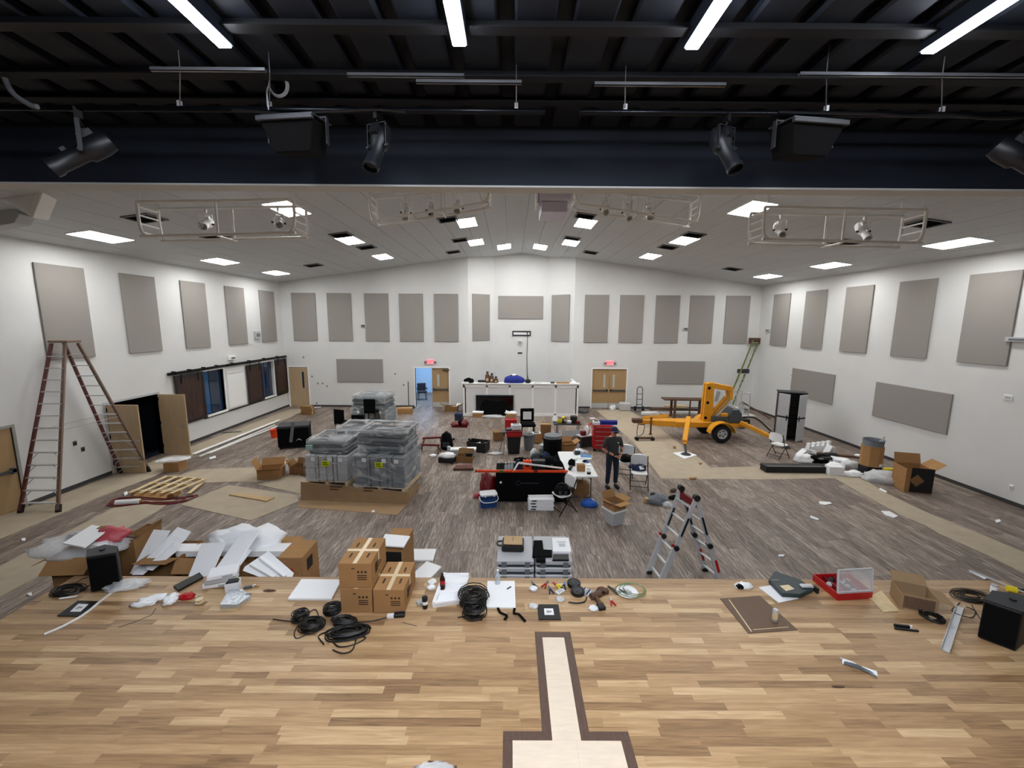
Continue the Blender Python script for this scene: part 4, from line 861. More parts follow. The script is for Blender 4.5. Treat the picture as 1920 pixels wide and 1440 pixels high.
    # work cage at the back
    c = P(1391, 790); g = T('work_cage', None, None); g.parent = t; g.location = (c.x-8.0, .35, c.z); h = P(1391, 738).z-c.z; mb = MB()
    for x in (-.27, .27):
        for y in (-.3, .3): mb.cyl((x, y, 0), (x, y, h), .018, n=6)
    for z in (0, h*.45, h): 
        for s in (-1, 1): mb.cyl((-.27, s*.3, z), (.27, s*.3, z), .016, n=6); mb.cyl((s*.27, -.3, z), (s*.27, .3, z), .016, n=6)
    mb.build('cage_rail', 'light_grey', g); MB().b0(-.28, .28, -.31, .31, -.04, 0).build('cage_floor', 'gun_grey', g)
    # stabiliser pad board
lift()
o = sheet('pad_board', 'white square board under the front outrigger foot', 'board', ((1261, 849), (1285, 846), (1307, 853), (1283, 860)), 'paper_white', .022, .005)
p = G(1207, 826); t = T('dolly_bar', 'dark low dolly bar lying on tan paper by the lift tongue', 'dolly', (p.x, p.y, .005)); MB().b0(-.3, .35, -.04, .04, .06, .13).build('bar', 'brown_wood', t)
for x in (-.28, .33): MB().cyl((x, -.07, .07), (x, .07, .07), .07, n=12).build('wheel', 'rubber', t)
# ================================================================ GREY STORAGE CABINET
def cabinet():
    p = G(1478, 822); t = T('storage_cabinet', 'black utility cabinet with grey doors standing open by right wall', 'cabinet', (11.0, 16.15, 0), R(-24)); H = 1.85
    mb = MB(); mb.b0(-.45, -.42, -.25, .25, 0, H); mb.b0(.42, .45, -.25, .25, 0, H); mb.b0(-.42, .42, .22, .25, 0, H); mb.b0(-.42, .42, -.25, .22, 0, .05); mb.build('body', 'black_plastic', t)
    MB().b0(-.48, .48, -.28, .27, H, H+.05).build('top', 'dark_grey', t, bevel=.01)
    for z in (.45, .9, 1.35): MB().b0(-.42, .42, -.2, .22, z, z+.025).build('shelf', 'black_plastic', t)
    for s, ang in ((-1, -38), (1, 46)):
        g = T('door', None, None); g.parent = t; g.location = (s*.45, -.26, 0); g.rotation_euler = (0, 0, R(ang)); w_ = .42*(-s)
        for z0, z1 in ((.04, .9), (.96, 1.84)): MB().b0(min(0, w_), max(0, w_), -.03, 0, z0, z1).build('panel', 'light_grey', g, bevel=.008)
        MB().b0(min(0, w_), max(0, w_), -.025, 0, .9, .96).build('band', 'black_plastic', g); x = w_*.88
        MB().b0(x-.02, x+.02, -.05, -.03, .82, 1.02).build('handle', 'black_plastic', g)
    return t
cabinet()
# ================================================================ CARTONS
def carton(name, lab, loc, rz, d, mt='cardboard', open_=None, tape=True, prints=0, cat='box', group=None, rot=None, inner='cardboard_inner', flapang=(35, 50, 20, 60), th=.008):
    # d = (x, y, z); open_=None closed; otherwise list of flaps present
    t = T(name, lab, cat, loc, rz, group, rot); x, y, z = d[0]/2, d[1]/2, d[2]
    if open_ is None:
        MB().b0(-x, x, -y, y, 0, z).build('body', mt, t, bevel=.004)
        mb = MB(); mb.b0(-x+.002, x-.002, .0015, y-.001, z, z+.004); mb.b0(-x+.002, x-.002, -y+.001, -.0015, z, z+.004); mb.build('top_flap', mt, t)
        if tape:
            mb = MB(); mb.b0(-x-.001, x+.001, -.025, .025, z+.004, z+.0055); mb.b0(-x-.002, -x, -.025, .025, z-.12, z+.004); mb.b0(x, x+.002, -.025, .025, z-.12, z+.004); mb.build('tape', 'tape', t)
    else:
        mb = MB(); mb.b0(-x, -x+th, -y, y, 0, z); mb.b0(x-th, x, -y, y, 0, z); mb.b0(-x+th, x-th, -y, -y+th, 0, z); mb.b0(-x+th, x-th, y-th, y, 0, z); mb.build('wall_panels', mt, t)
        MB().b0(-x+th, x-th, -y+th, y-th, 0.002, th).build('bottom', inner, t)
        for k, s in enumerate(open_):
            a = R(flapang[k % 4]); l = (x if s in 'lr' else y)*.95
            if s in 'lr':
                q = -1 if s == 'l' else 1; dx, dz = q*l*math.cos(a), l*math.sin(a); P = [(q*x, -y, z), (q*x, y, z), (q*x+dx, y-.01, z+dz), (q*x+dx, -y+.01, z+dz)]
            else:
                q = -1 if s == 'f' else 1; dy, dz = q*l*math.cos(a), l*math.sin(a); P = [(-x, q*y, z), (x, q*y, z), (x-.01, q*y+dy, z+dz), (-x+.01, q*y+dy, z+dz)]
            n = (Vector(P[1])-Vector(P[0])).cross(Vector(P[3])-Vector(P[0])).normalized()*.005; MB().slab(P, n).build('flap', mt, t)
    for k in range(prints):
        mb = MB(); xx = x*.45
        for i in range(3): mb.b0(xx-.06+.045*i, xx-.035+.045*i, -y-.002, -y, z*.62, z*.7)
        for i in range(3): mb.b0(xx-.06, xx+.055, -y-.002, -y, z*(.34+.08*i), z*(.375+.08*i))
        mb.b0(x, x+.002, -y*.4, y*.3, z*.4, z*.46); mb.b0(x, x+.002, -y*.4, y*.1, z*.55, z*.6); mb.build('print', 'print_dark', t); break
    return t
# ================================================================ SHRINK-WRAPPED CHAIR PALLETS
def wrapped(lab, loc, rz, w_, d_, h1, h2, front='chair_grey', sticker=True, tall=True, up_off=.25, n=5):
    t = T('wrapped_pallet', lab, 'pallet load', loc, rz, 'shrink-wrapped pallets of chairs')
    pb = MB()
    for k in range(5): pb.b0(-w_/2, w_/2, -d_/2+d_*k/5+.01, -d_/2+d_*(k+1)/5-.03, .09, .11)
    for x in (-w_/2+.05, 0, w_/2-.05): pb.b0(x-.04, x+.04, -d_/2, d_/2, 0, .09)
    pb.build('pallet', 'pallet_wood', t)
    # lower row of upright seat pads
    m = 4
    for k in range(m):
        x0 = -w_/2+w_*k/m; MB().b0(x0+.012, x0+w_/m-.012, -d_/2+.01, d_/2-.01, .112, h1).build('seat_pad', front, t, bevel=.03, seg=2)
    for k in range(2):
        x0 = -w_/2+w_*(k+1)/3; MB().b0(x0-.012, x0+.012, -d_/2-.006, -d_/2+.0, .1, h1).build('strap', 'black_plastic', t)
    if tall:
        for k in range(n):
            z0 = h1+(h2-h1)*k/n; j = random.uniform(-.03, .03); MB().b0(-w_/2+.07+j, w_/2-.07+j, -d_/2+up_off, d_/2-.02, z0+.008, z0+(h2-h1)/n).build('chair_back', 'chair_grey' if k % 2 else 'chair_dark', t, bevel=.03, seg=2)
        mb = MB(); mb.tube([(-w_/2+.08, -d_/2+up_off+.05, h2+.06), (w_/2-.08, -d_/2+up_off+.05, h2+.06), (w_/2-.05, d_/2-.06, h2+.1), (-w_/2+.05, d_/2-.06, h2+.1)], .035, 6, closed=True); mb.build('top_rail', 'light_grey', t, smooth=True)
    # wrap: loose shell
    def shell(x0, x1, y0, y1, z0, z1, name):
        bm = bmesh.new(); bmesh.ops.create_cube(bm, size=1.0); bmesh.ops.subdivide_edges(bm, edges=bm.edges, cuts=5, use_grid_fill=True)
        for v in bm.verts:
            c = v.co.copy(); v.co = Vector(((x0+x1)/2+c.x*(x1-x0), (y0+y1)/2+c.y*(y1-y0), (z0+z1)/2+c.z*(z1-z0)))
            v.co += Vector((random.uniform(-1, 1), random.uniform(-1, 1), random.uniform(-1.2, .6)))*.014
        bmesh.ops.delete(bm, geom=[f for f in bm.faces if f.normal.z < -.7], context='FACES')
        me = bpy.data.meshes.new(name); bm.to_mesh(me); bm.free(); me.materials.append(M['wrap']); ob = bpy.data.objects.new(name, me); COL.objects.link(ob); ob.parent = t
    shell(-w_/2-.02, w_/2+.02, -d_/2-.025, d_/2+.02, .1, h1+.03, 'stretch_wrap')
    if tall: shell(-w_/2+.03, w_/2-.03, -d_/2+up_off-.03, d_/2+.01, h1+.03, h2+.14, 'stretch_wrap')
    for x in (-w_*.27, w_*.12, w_*.36): MB().b0(x-.06, x+.06, -d_/2-.05, -d_/2-.046, h1-.14, h1-.03).build('white_tag', 'paper_white', t)
    if sticker:
        g = T('sticker', None, None); g.parent = t; g.location = (w_*.02, -d_/2-.055, h1-.2); MB().b0(-.11, .11, 0, .003, -.075, .075).build('card', 'label_yellow', g); mb = MB(); mb.b0(-.08, .05, -.002, 0, .015, .04); mb.b0(-.08, .08, -.002, 0, -.04, -.02); mb.build('print', 'print_black', g)
    return t
wrapped('shrink-wrapped chair pallet with yellow sticker, front right of the cluster', (-3.43, 11.35, 0), R(-7), 1.42, 1.3, .95, 1.5, up_off=.24)
wrapped('shrink-wrapped chair pallet with yellow sticker and mint tag, front left of cluster', (-5.05, 11.72, 0), R(-4), 1.22, 1.25, .84, 1.14, 'light_grey', up_off=.12, n=3)
wrapped('tall shrink-wrapped chair pallet without sticker behind the black chairs', (-5.95, 17.9, 0), R(-6), 1.5, 1.25, .8, 1.3, sticker=False, up_off=.02, n=6)
wrapped('shrink-wrapped chair pallet behind the front left one', (-4.85, 13.15, 0), R(-4), 1.2, 1.1, .8, 1.12, 'light_grey', sticker=False, up_off=.05, n=3)
p = G(583, 868); o = tag(MB().b0(-.09, .09, -.02, 0, 0, .14).build('mint_tag', 'mint'), 'small mint paper tag taped on front left pallet', 'tag'); o.location = (-5.5, 11.07, 1.02)
# black stacking chairs behind
def blackchair(lab, loc, rz):
    t = T('banquet_chair', lab, 'chair', loc, rz, 'black padded chairs among the pallets')
    MB().rbox((0, 0, .42), (.48, .46, .08), .05).build('seat', 'black_cloth', t, bevel=.015); 
    b = MB(); b.b0(-.24, .24, .19, .26, .5, 1.02); b.build('backrest', 'black_cloth', t, bevel=.03, seg=2); mb = MB()
    for s in (-1, 1): mb.bar((s*.22, .24, .4), (s*.22, .25, .6), .025, .025)
    mb.build('back_frame', 'black_metal', t)
    for sx in (-1, 1):
        for sy in (-1, 1): MB().bar((sx*.21, sy*.2, .42), (sx*.23, sy*.24, 0), .025, .025, up=(0, 1, 0)).build('leg', 'black_metal', t)
for x, y, rz, lab in ((645, 812, 160, 'black padded chair left of the rear wrapped pallet'), (676, 824, 185, 'black padded chair facing away between the pallets')):
    p = G(x, y); blackchair(lab, (p.x, p.y, 0), R(rz))
blackchair('black padded chair standing on top before the rear wrapped pallet', (-5.75, 16.98, .35), R(178)); o = carton('cardboard_box', 'flat carton under the rear black chair', (-5.75, 16.9, 0), 0, (.7, .7, .345), 'cardboard')
p = G(757, 776); carton('cardboard_box', 'low closed brown carton right of the rear pallet', (p.x, p.y+.2, 0), R(10), (.75, .5, .26), 'cardboard')
# big cardboard slip sheets in front of the pallets
P = [G(x, y) for x, y in ((565, 905), (785, 925), (783, 905))]
cb_ = 'kraft'
t = T('cardboard_tray', 'large folded cardboard tray with dark print before the wrapped pallets', 'cardboard', (-4.2, 10.4, 0))
A, B = G(564, 938), G(762, 946); hA = AY(564, 905, A.y).z; hB = AY(762, 925, B.y).z
MB().slab([A-t.location, B-t.location, B-t.location+Vector((0, .06, hB)), A-t.location+Vector((0, .06, hA))], (0, .008, 0)).build('upright_panel', 'kraft', t)
C1, D1 = G(745, 966), G(556, 951); MB().prism([(q.x-t.location.x, q.y-t.location.y) for q in (A, B, C1, D1)], .001, .007).build('floor_panel', 'kraft', t)
B2 = G(786, 912); MB().slab([B-t.location, B2-t.location, B2-t.location+Vector((0, 0, .12)), B-t.location+Vector((0, .06, hB))], (.008, 0, 0)).build('side_panel', 'kraft', t)
for f, s_ in ((.34, 'TEAM LIFT'), (.66, 'TEAM LIFT')):
    q = A.lerp(B, f)-t.location; ang = math.atan2(B.y-A.y, B.x-A.x); mb = MB(); yy = -.004+.06*.75
    for r_ in range(2):
        for k in range(7 if r_ == 0 else 5): mb.at((q.x, q.y+yy-.03*r_*.5, 0), (0, 0, ang)).b0(-.16+.047*k, -.125+.047*k, -.006, 0, .36-.06*r_, .39-.06*r_+(.012 if r_ == 0 else 0))
    mb.build('print', 'print_dark', t)
# ================================================================ LEFT-SIDE CLUTTER
# pallet of pale slats
t = T('wooden_pallet', 'pale wooden pallet of thin slats lying on left floor', 'pallet', (0, 0, 0)); c = G(315, 915); t.location = c
for k in range(6):
    a, b = G(243+19.5*k, 924+.3*k, .12)-c, G(312+18*k, 893+1.2*k, .12)-c
    if k == 5: a, b = G(354, 925, .06)-c, G(381, 903, .06)-c
    MB().bar(a, b, .09, .02).build('slat', 'pallet_wood', t)
for f in (.06, .5, .94):
    a = (G(243, 924, .06)-c).lerp(G(312, 893, .06)-c, f); b = (G(321, 925, .06)-c).lerp(G(384, 898, .06)-c, f); MB().bar(a, b, .04, .09).build('stringer', 'pallet_wood', t)
c = G(291, 931); t = T('loose_cardboard', 'loose brown cardboard flap leaning at the pale pallet', 'cardboard', c, R(-8)); MB().at((0, 0, .05), (R(12), 0, 0)).b0(-.55, .45, -.12, .14, 0, .008).build('sheet', 'cardboard', t); MB().at((.47, .02, .0), (0, R(-20), 0)).b0(0, .2, -.1, .1, 0, .1).build('folded_end', 'cardboard_dark', t)
mb = MB(); q = [G(x, y, .015) for x, y in ((200, 948), (215, 936), (250, 935), (300, 938), (340, 934), (330, 942), (270, 944), (215, 950), (205, 944), (240, 939), (300, 946), (345, 940), (365, 930), (330, 936))]; mb.tube(spline(q, 5), .013, 6); mb.tube(spline([p+Vector((.05, .04, .012)) for p in q[::-1]], 5), .013, 6); tag(mb.build('tangled_lead', 'cable_red', smooth=True), 'tangled dark red extension cord beside the pale pallet', 'cord')
c = G(243, 946, .0); t = T('caulk_tube', 'white roll of plastic lying by the red cord', 'roll', c, R(12)); MB().cyl((-.28, 0, .07), (.22, 0, .07), .065, n=14).build('roll', 'white_plastic', t, smooth=40); MB().cyl((.22, 0, .07), (.3, 0, .07), .03, n=8).build('core', 'cardboard', t)
# cardboard drum with clear plastic on top
c = G(320, 885); carton('cardboard_box', 'small brown carton under a white plastic sack on left floor', (c.x, c.y+.2, 0), R(8), (.42, .4, .26), 'cardboard', tape=False)
t = T('plastic_sack', 'white plastic sack lying on the small left carton', 'sack', (c.x-.02, c.y+.2, .27), R(10))
bm_ = MB().sph((0, 0, .06), (.42, .26, .07), 16, 8).build('bag', 'clear_bag', t, smooth=True, noise=.015); MB().sph((-.3, -.02, .03), (.2, .12, .03), 10, 6).build('fold', 'foam_white', t, smooth=True)
# white boards along the wall
for k, (a, b, w_, lab) in enumerate((((363, 852), (524, 788), .13, 'long white trim board on left floor, widest and nearest the wall'), ((374, 856), (515, 797), .05, 'long thin white trim board on left floor, middle one'), ((392, 850), (538, 792), .06, 'long white trim board on left floor, next to the black case'))):
    p, q = G(*a, .03), G(*b, .03); m = (p+q)/2; m.z = 0
    o = MB().bar(p-m, q-m, w_, .03).build('trim_board', 'white_paint'); o.location = m+Vector((0, 0, .012 if k == 0 else 0)); tag(o, lab, 'board', 'white trim boards on the left floor')
p, q = G(500, 812, .02), G(425, 812, .02); o = MB().bar(G(417, 811, .02)-G(435, 812), G(452, 809, .02)-G(435, 812), .12, .015).build('floor_strip', 'gun_grey'); o.location = G(435, 812); tag(o, 'dark strip lying on tan paper under the hatches', 'strip')
# black case with grey strap
c = G(545, 842); t = T('road_case', 'black fabric-covered equipment case on left floor', 'case', (c.x, c.y+.35, 0), R(18)); 
MB().b0(-.5, .5, -.34, .34, .08, .82).build('body', 'black_cloth', t, bevel=.03, seg=2); MB().b0(-.51, .51, -.35, .35, .74, .84).build('lid', 'dark_grey', t, bevel=.02)
for sx in (-1, 1):
    for sy in (-1, 1): MB().cyl((sx*.42, sy*.26-.02, .05), (sx*.42, sy*.26+.02, .05), .05, n=10).build('caster', 'rubber', t)
mb = MB(); mb.at((-.05, -.36, .45), (R(6), R(10), 0)).b0(-.05, .05, -.01, 0, -.2, .55); mb.build('grey_flap', 'mid_grey', t); MB().tube(spline([(.1, -.36, .3), (.18, -.39, .36), (.26, -.36, .3)], 5), .012, 6).build('handle', 'steel', t)
c = G(511, 822); t = T('orange_bucket', 'small orange bucket behind the black case', 'bucket', (c.x, c.y+.15, 0)); MB().lathe([(.12, 0), (.15, .3), (.16, .31), (.14, .3), (.11, .02)], n=16).build('pail', 'orange', t, smooth=40); MB().tube([(.155*math.cos(R(a)), 0, .3+.12*math.sin(R(a))) for a in range(0, 181, 20)], .006, 5).build('handle', 'steel', t)
# small stack of brown tile boxes by the far door, long white spare
c = G(574, 778)
for k in range(3): carton('flat_box', 'flat brown carton near the corner door, %s of three stacked' % ['bottom', 'middle', 'top'][k], (c.x+random.uniform(-.05, .05), c.y+.15, .14*k), R(random.uniform(-12, 12)), (.5, .36, .135), 'cardboard_dark', group='flat cartons near the corner door')
c = G(583, 763, .01); o = tag(MB().b0(-.25, .25, -.05, .05, 0, .03).build('white_offcut', 'white_paint'), 'white offcut on floor by the corner door', 'offcut'); put(o, (c.x+.3, c.y-.1, 0), R(20))
# open cartons in front of pallets, left
c = G(497, 900); carton('open_carton', 'open brown carton with raised flaps left of the pallets', (c.x+.05, c.y+.25, 0), R(14), (.62, .45, .3), 'cardboard', 'flbr', flapang=(20, 65, 60, 40))
c = G(522, 886); t = T('white_drum', 'white plastic jug lying beside the open left carton', 'jug', (c.x+.1, c.y+.1, 0), R(15)); MB().lathe([(.1, 0), (.12, .02), (.12, .24), (.08, .29), (.04, .3)], n=16).build('body', 'white_plastic', t, smooth=40); MB().cyl((0, 0, .3), (0, 0, .33), .045, n=10).build('cap', 'black_plastic', t)
c = G(558, 890); carton('open_carton', 'small open brown carton with white label by the pallets', (c.x, c.y+.15, 0), R(-10), (.42, .36, .24), 'cardboard_dark', 'lrb', flapang=(50, 40, 70))
# tall grey stand beside blue doorway
c = AY(767, 764, D-.15); t = T('floor_squeegee', 'grey pole on a dark base beside the open blue doorway', 'pole', (c.x, D-.22, 0)); MB().cyl((0, 0, .04), (0, .03, 1.4), .025, n=8).build('pole', 'gun_grey', t); MB().b0(-.32, .32, -.1, .1, 0, .05).build('base', 'black_plastic', t)
# ================================================================ PERSON
def person(loc, rz):
    J = dict(pel=(0, 0, .94), wst=(0, .01, 1.06), chs=(0, .01, 1.24), uch=(0, .0, 1.38), nck=(0, -.005, 1.47), hd0=(0, -.03, 1.53), hd1=(0, -.045, 1.61), hd2=(0, -.04, 1.67),
             hpl=(-.1, 0, .9), knl=(-.115, -.02, .5), anl=(-.12, .02, .1), hpr=(.1, 0, .9), knr=(.115, -.02, .5), anr=(.13, .02, .1),
             shl=(-.19, 0, 1.38), ell=(-.29, .02, 1.12), wrl=(-.09, -.25, 1.0), shr=(.19, 0, 1.38), elr=(.29, .02, 1.12), wrr=(.1, -.25, 1.0))
    rad = dict(pel=(.17, .13), wst=(.175, .135), chs=(.18, .13), uch=(.15, .11), nck=(.06, .065), hd0=(.07, .085), hd1=(.08, .1), hd2=(.065, .085), hpl=(.1, .11), knl=(.072, .075), anl=(.055, .06), hpr=(.1, .11), knr=(.072, .075), anr=(.055, .06),
               shl=(.075, .08), ell=(.05, .05), wrl=(.03, .033), shr=(.075, .08), elr=(.05, .05), wrr=(.03, .033))
    ed = [('pel', 'wst'), ('wst', 'chs'), ('chs', 'uch'), ('uch', 'nck'), ('nck', 'hd0'), ('hd0', 'hd1'), ('hd1', 'hd2'), ('pel', 'hpl'), ('hpl', 'knl'), ('knl', 'anl'), ('pel', 'hpr'), ('hpr', 'knr'), ('knr', 'anr'), ('uch', 'shl'), ('shl', 'ell'), ('ell', 'wrl'), ('uch', 'shr'), ('shr', 'elr'), ('elr', 'wrr')]
    ks = list(J); me = bpy.data.meshes.new('sk'); me.from_pydata([J[k] for k in ks], [(ks.index(a), ks.index(b)) for a, b in ed], [])
    o = bpy.data.objects.new('sk', me); COL.objects.link(o); m = o.modifiers.new('s', 'SKIN'); m.use_smooth_shade = True
    for i, k in enumerate(ks): me.skin_vertices[0].data[i].radius = rad[k]; me.skin_vertices[0].data[i].use_root = (k == 'pel')
    s = o.modifiers.new('u', 'SUBSURF'); s.levels = 2; s.render_levels = 2
    dg = bpy.context.evaluated_depsgraph_get(); bmesh_ = bmesh.new(); ev = bpy.data.meshes.new_from_object(o.evaluated_get(dg)); bpy.data.objects.remove(o); bmesh_.from_mesh(ev)
    # hands: palm + four fingers + thumb per side, folded together in front
    hm = MB()
    for sx in (-1, 1):
        hm.sph((sx*.055, -.285, .985), (.038, .045, .022), 10, 6)
        for k in range(4): y = -.31+.012*k-.006; hm.tube([(sx*.045, y, .985+.008*k-.01), (sx*.02, y-.03, .985+.012*k-.02), (sx*-.01, y-.025, .97+.012*k-.02), (sx*-.022, y-.008, .965+.012*k-.02)], lambda t, k=k: (.0095, .0095, .009, .009)[k]*(1-.25*t), 6)
        hm.tube([(sx*.06, -.27, 1.0), (sx*.045, -.305, 1.015), (sx*.02, -.325, 1.012)], lambda t: .0115*(1-.25*t), 6)
    hmesh = hm.build('hands', 'skin'); tmp = bmesh.new(); n0 = len(bmesh_.faces); bmesh_.from_mesh(hmesh.data); tmp.free(); bpy.data.objects.remove(hmesh)
    bmesh.ops.recalc_face_normals(bmesh_, faces=bmesh_.faces); bm2 = bpy.data.meshes.new('person'); bmesh_.to_mesh(bm2); bmesh_.free()
    for nm in ('skin', 'shirt', 'jeans'): bm2.materials.append(M[nm])
    for p in bm2.polygons:
        p.use_smooth = True; c = p.center; r = 0
        armd = min((Vector(c)-Vector(J['ell'])).length, (Vector(c)-Vector(J['elr'])).length)
        if c.z < .97 and abs(c.x) < .24 and c.y > -.19: r = 2
        elif c.z < 1.46 and abs(c.x) < .22 and c.y > -.17: r = 1
        elif c.z > 1.16 and abs(c.x) >= .2 and c.z < 1.46: r = 1
        p.material_index = r
    root = bpy.data.objects.new('person', bm2); COL.objects.link(root); root.location = loc; root.rotation_euler = (0, 0, rz)
    tag(root, 'man in dark grey polo shirt, jeans and cap looking at his hands', 'person')
    for s in (-1, 1):
        b = MB().sph((s*.13, -.06, .045), (.055, .145, .05), 12, 6, .7).build('shoe', 'black_plastic', root, smooth=True)
    mb = MB(); mb.lathe([(.098, 1.625), (.104, 1.65), (.095, 1.7), (.06, 1.735), (.001, 1.745)], (0, -.035, 0), 16, .86, 1.05); mb.hexa([(-.07, -.21, 1.625), (.07, -.21, 1.625), (.085, -.1, 1.645), (-.085, -.1, 1.645), (-.07, -.21, 1.632), (.07, -.21, 1.632), (.085, -.1, 1.655), (-.085, -.1, 1.655)]); mb.build('cap', 'navy', root, smooth=40)
    mb = MB(); mb.box((0, -.138, 1.588), (.13, .012, .028)); mb.build('glasses', 'black_plastic', root, bevel=.004)
    MB().sph((0, -.142, 1.562), (.014, .018, .024), 8, 6).build('nose', 'skin', root, smooth=True); MB().box((0, -.128, 1.522), (.045, .008, .007)).build('mouth', 'dark_red', root)
    for s in (-1, 1): MB().sph((s*.083, -.035, 1.585), (.012, .02, .03), 8, 6).build('ear', 'skin', root, smooth=True)
    mb = MB(); mb.lathe([(.178, .965), (.182, .97), (.182, .995), (.178, 1.0)], (0, .005, 0), 20, 1, .77); mb.build('belt', 'black_plastic', root)
    mb = MB(); mb.lathe([(.075, 1.435), (.068, 1.475), (.06, 1.475), (.066, 1.43)], (0, -.005, 0), 14); mb.build('collar', 'shirt', root)
    MB().box((.085, -.128, 1.31), (.05, .004, .018)).build('chest_logo', 'white_paint', root)
    return root
pp = G(1146, 914); person((pp.x, pp.y, 0), R(14))
# ================================================================ FOLDING CHAIRS
def folding_chair(lab, loc, rz, rot=None):
    t = T('folding_chair', lab, 'chair', loc, rz, 'white folding chairs', rot)
    MB().rbox((0, -.02, .43), (.42, .4, .03), .1, 5).build('seat', 'white_plastic', t, bevel=.008, smooth=40)
    b = MB(); q = [(-.22, .2, .6), (-.23, .205, .75), (-.17, .22, .86), (0, .245, .88), (.17, .22, .86), (.23, .205, .75), (.22, .2, .6), (.1, .23, .58), (0, .235, .575), (-.1, .23, .58)]; b.slab(q, (0, .025, .006)); b.build('backrest', 'white_plastic', t)
    for s in (-1, 1):
        MB().tube([(s*.235, .225, .84), (s*.235, .1, .5), (s*.235, -.25, 0)], .013, 6).build('front_leg', 'black_metal', t, smooth=True); MB().tube([(s*.215, -.18, .43), (s*.215, .05, .3), (s*.215, .28, 0)], .013, 6).build('rear_leg', 'black_metal', t, smooth=True)
    [MB().cyl((-x, y, z), (x, y, z), .01, n=6).build('crossbar', 'black_metal', t) for x, y, z in ((.235, -.19, .09), (.215, .22, .09), (.235, .14, .58))]
    return t
p = G(1198, 915); folding_chair('white folding chair with a navy jacket right of the man', (p.x, p.y+.05, 0), R(-12)); c1 = p.copy()
p = G(1170, 893); folding_chair('white folding chair half hidden behind the man', (p.x+.05, p.y+.1, 0), R(-20)); c2 = p.copy()
p = G(1054, 956); folding_chair('white folding chair turned away with black bag by draped table', (p.x, p.y-.05, 0), R(-62)); c3 = p.copy(); c3.y -= .15
def lump(name, lab, cat, loc, r, mt, noise=.02, rz=0, n=14, m=8, part='cloth', extra=None, group=None):
    # soft crumpled thing resting on loc
    t = T(name, lab, cat, loc, rz, group); bm = bmesh.new(); bmesh.ops.create_icosphere(bm, subdivisions=3, radius=1.0)
    for v in bm.verts:
        c = v.co; k = 1+random.uniform(-1, 1)*noise*4; z = max(c.z, -.35)
        v.co = Vector((c.x*r[0]*k, c.y*r[1]*k, (z+.35)/1.35*r[2]*k))
    me = bpy.data.meshes.new(part); bm.to_mesh(me); bm.free()
    for p_ in me.polygons: p_.use_smooth = True
    me.materials.append(M[mt]); o = bpy.data.objects.new(part, me); COL.objects.link(o); o.parent = t
    if extra: extra(t)
    return t
lump('jacket', 'navy jacket thrown over the white folding chair', 'jacket', (c1.x+.02, c1.y+.16, .462), (.19, .12, .16), 'navy', .04, extra=lambda t: [MB().at((.04, -.1, .1), (R(50), 0, R(20))).b0(-.07, .07, -.05, .05, 0, .01).build('white_lining', 'paper_white', t), MB().tube(spline([(-.15, .05, .1), (-.24, .03, .06), (-.27, .0, .12)], 5), .03, 6).build('sleeve', 'navy', t, smooth=True)])
lump('shoulder_bag', 'black shoulder bag hanging on chair behind the man', 'bag', (c2.x+.03, c2.y+.02, .462), (.17, .14, .17), 'black_cloth', .03, extra=lambda t: MB().tube([(.12*math.cos(R(a)), 0, .12+.1*math.sin(R(a))) for a in range(0, 181, 20)], .012, 6).build('strap', 'black_cloth', t))
lump('tool_bag', 'black tool bag on the turned-away folding chair', 'bag', (c3.x-.02, c3.y+.08, .462), (.2, .17, .16), 'black_cloth', .03, extra=lambda t: [MB().tube([(.15*math.cos(R(a)), .02, .1+.14*math.sin(R(a))) for a in range(0, 181, 15)], .012, 6).build('handle', 'dark_grey', t), MB().b0(-.1, .1, -.17, -.15, .03, .1).build('pocket', 'dark_grey', t)])
# ================================================================ BLACK-DRAPED TABLE AND WHAT STANDS ON IT
fl, fr = G(932, 939), G(1052, 943); TY = (fl.y+fr.y)/2; TZ = .76; tx0 = AY(930, 900, TY).x; tx1 = AY(1062, 903, TY).x
t = T('draped_table', 'long folding table under a floor-length black cloth', 'table', ((tx0+tx1)/2, TY+.38, 0)); hw = (tx1-tx0)/2
MB().b0(-hw+.02, hw-.02, -.34, .36, TZ-.04, TZ-.004).build('table_top', 'white_plastic', t)
mb = MB()
for x in (-hw+.15, hw-.15):
    for y in (-.3, .3): mb.cyl((x, y, 0), (x, y, TZ-.04), .015, n=6)
mb.build('leg_frame', 'gun_grey', t)
o = T('tablecloth', 'black tablecloth with a faint round emblem hanging to the floor', 'tablecloth', ((tx0+tx1)/2, TY+.38, 0)); N_ = 40; bm = bmesh.new(); per = []
for k in range(N_):
    u = k/N_*4; s = int(u); f = u-s; c4 = [(-1, -1), (1, -1), (1, 1), (-1, 1)]; a_, b_ = c4[s], c4[(s+1) % 4]; per.append(Vector(((a_[0]+(b_[0]-a_[0])*f)*hw, (a_[1]+(b_[1]-a_[1])*f)*.37, 0)))
tv = [bm.verts.new(p+Vector((0, 0, TZ))) for p in per]; mv = [bm.verts.new(p*1.01+Vector((0, 0, TZ-.03))) for p in per]; bv = [bm.verts.new(p*(1.02+(.02 if k % 2 else .0))+Vector((0, 0, .005))) for k, p in enumerate(per)]
bm.faces.new(tv)
for k in range(N_):
    j = (k+1) % N_; bm.faces.new((tv[k], mv[k], mv[j], tv[j])); bm.faces.new((mv[k], bv[k], bv[j], mv[j]))
bmesh.ops.recalc_face_normals(bm, faces=bm.faces); me = bpy.data.meshes.new('cloth'); bm.to_mesh(me); bm.free(); me.materials.append(M['black_cloth']); q = bpy.data.objects.new('cloth', me); COL.objects.link(q); q.parent = o
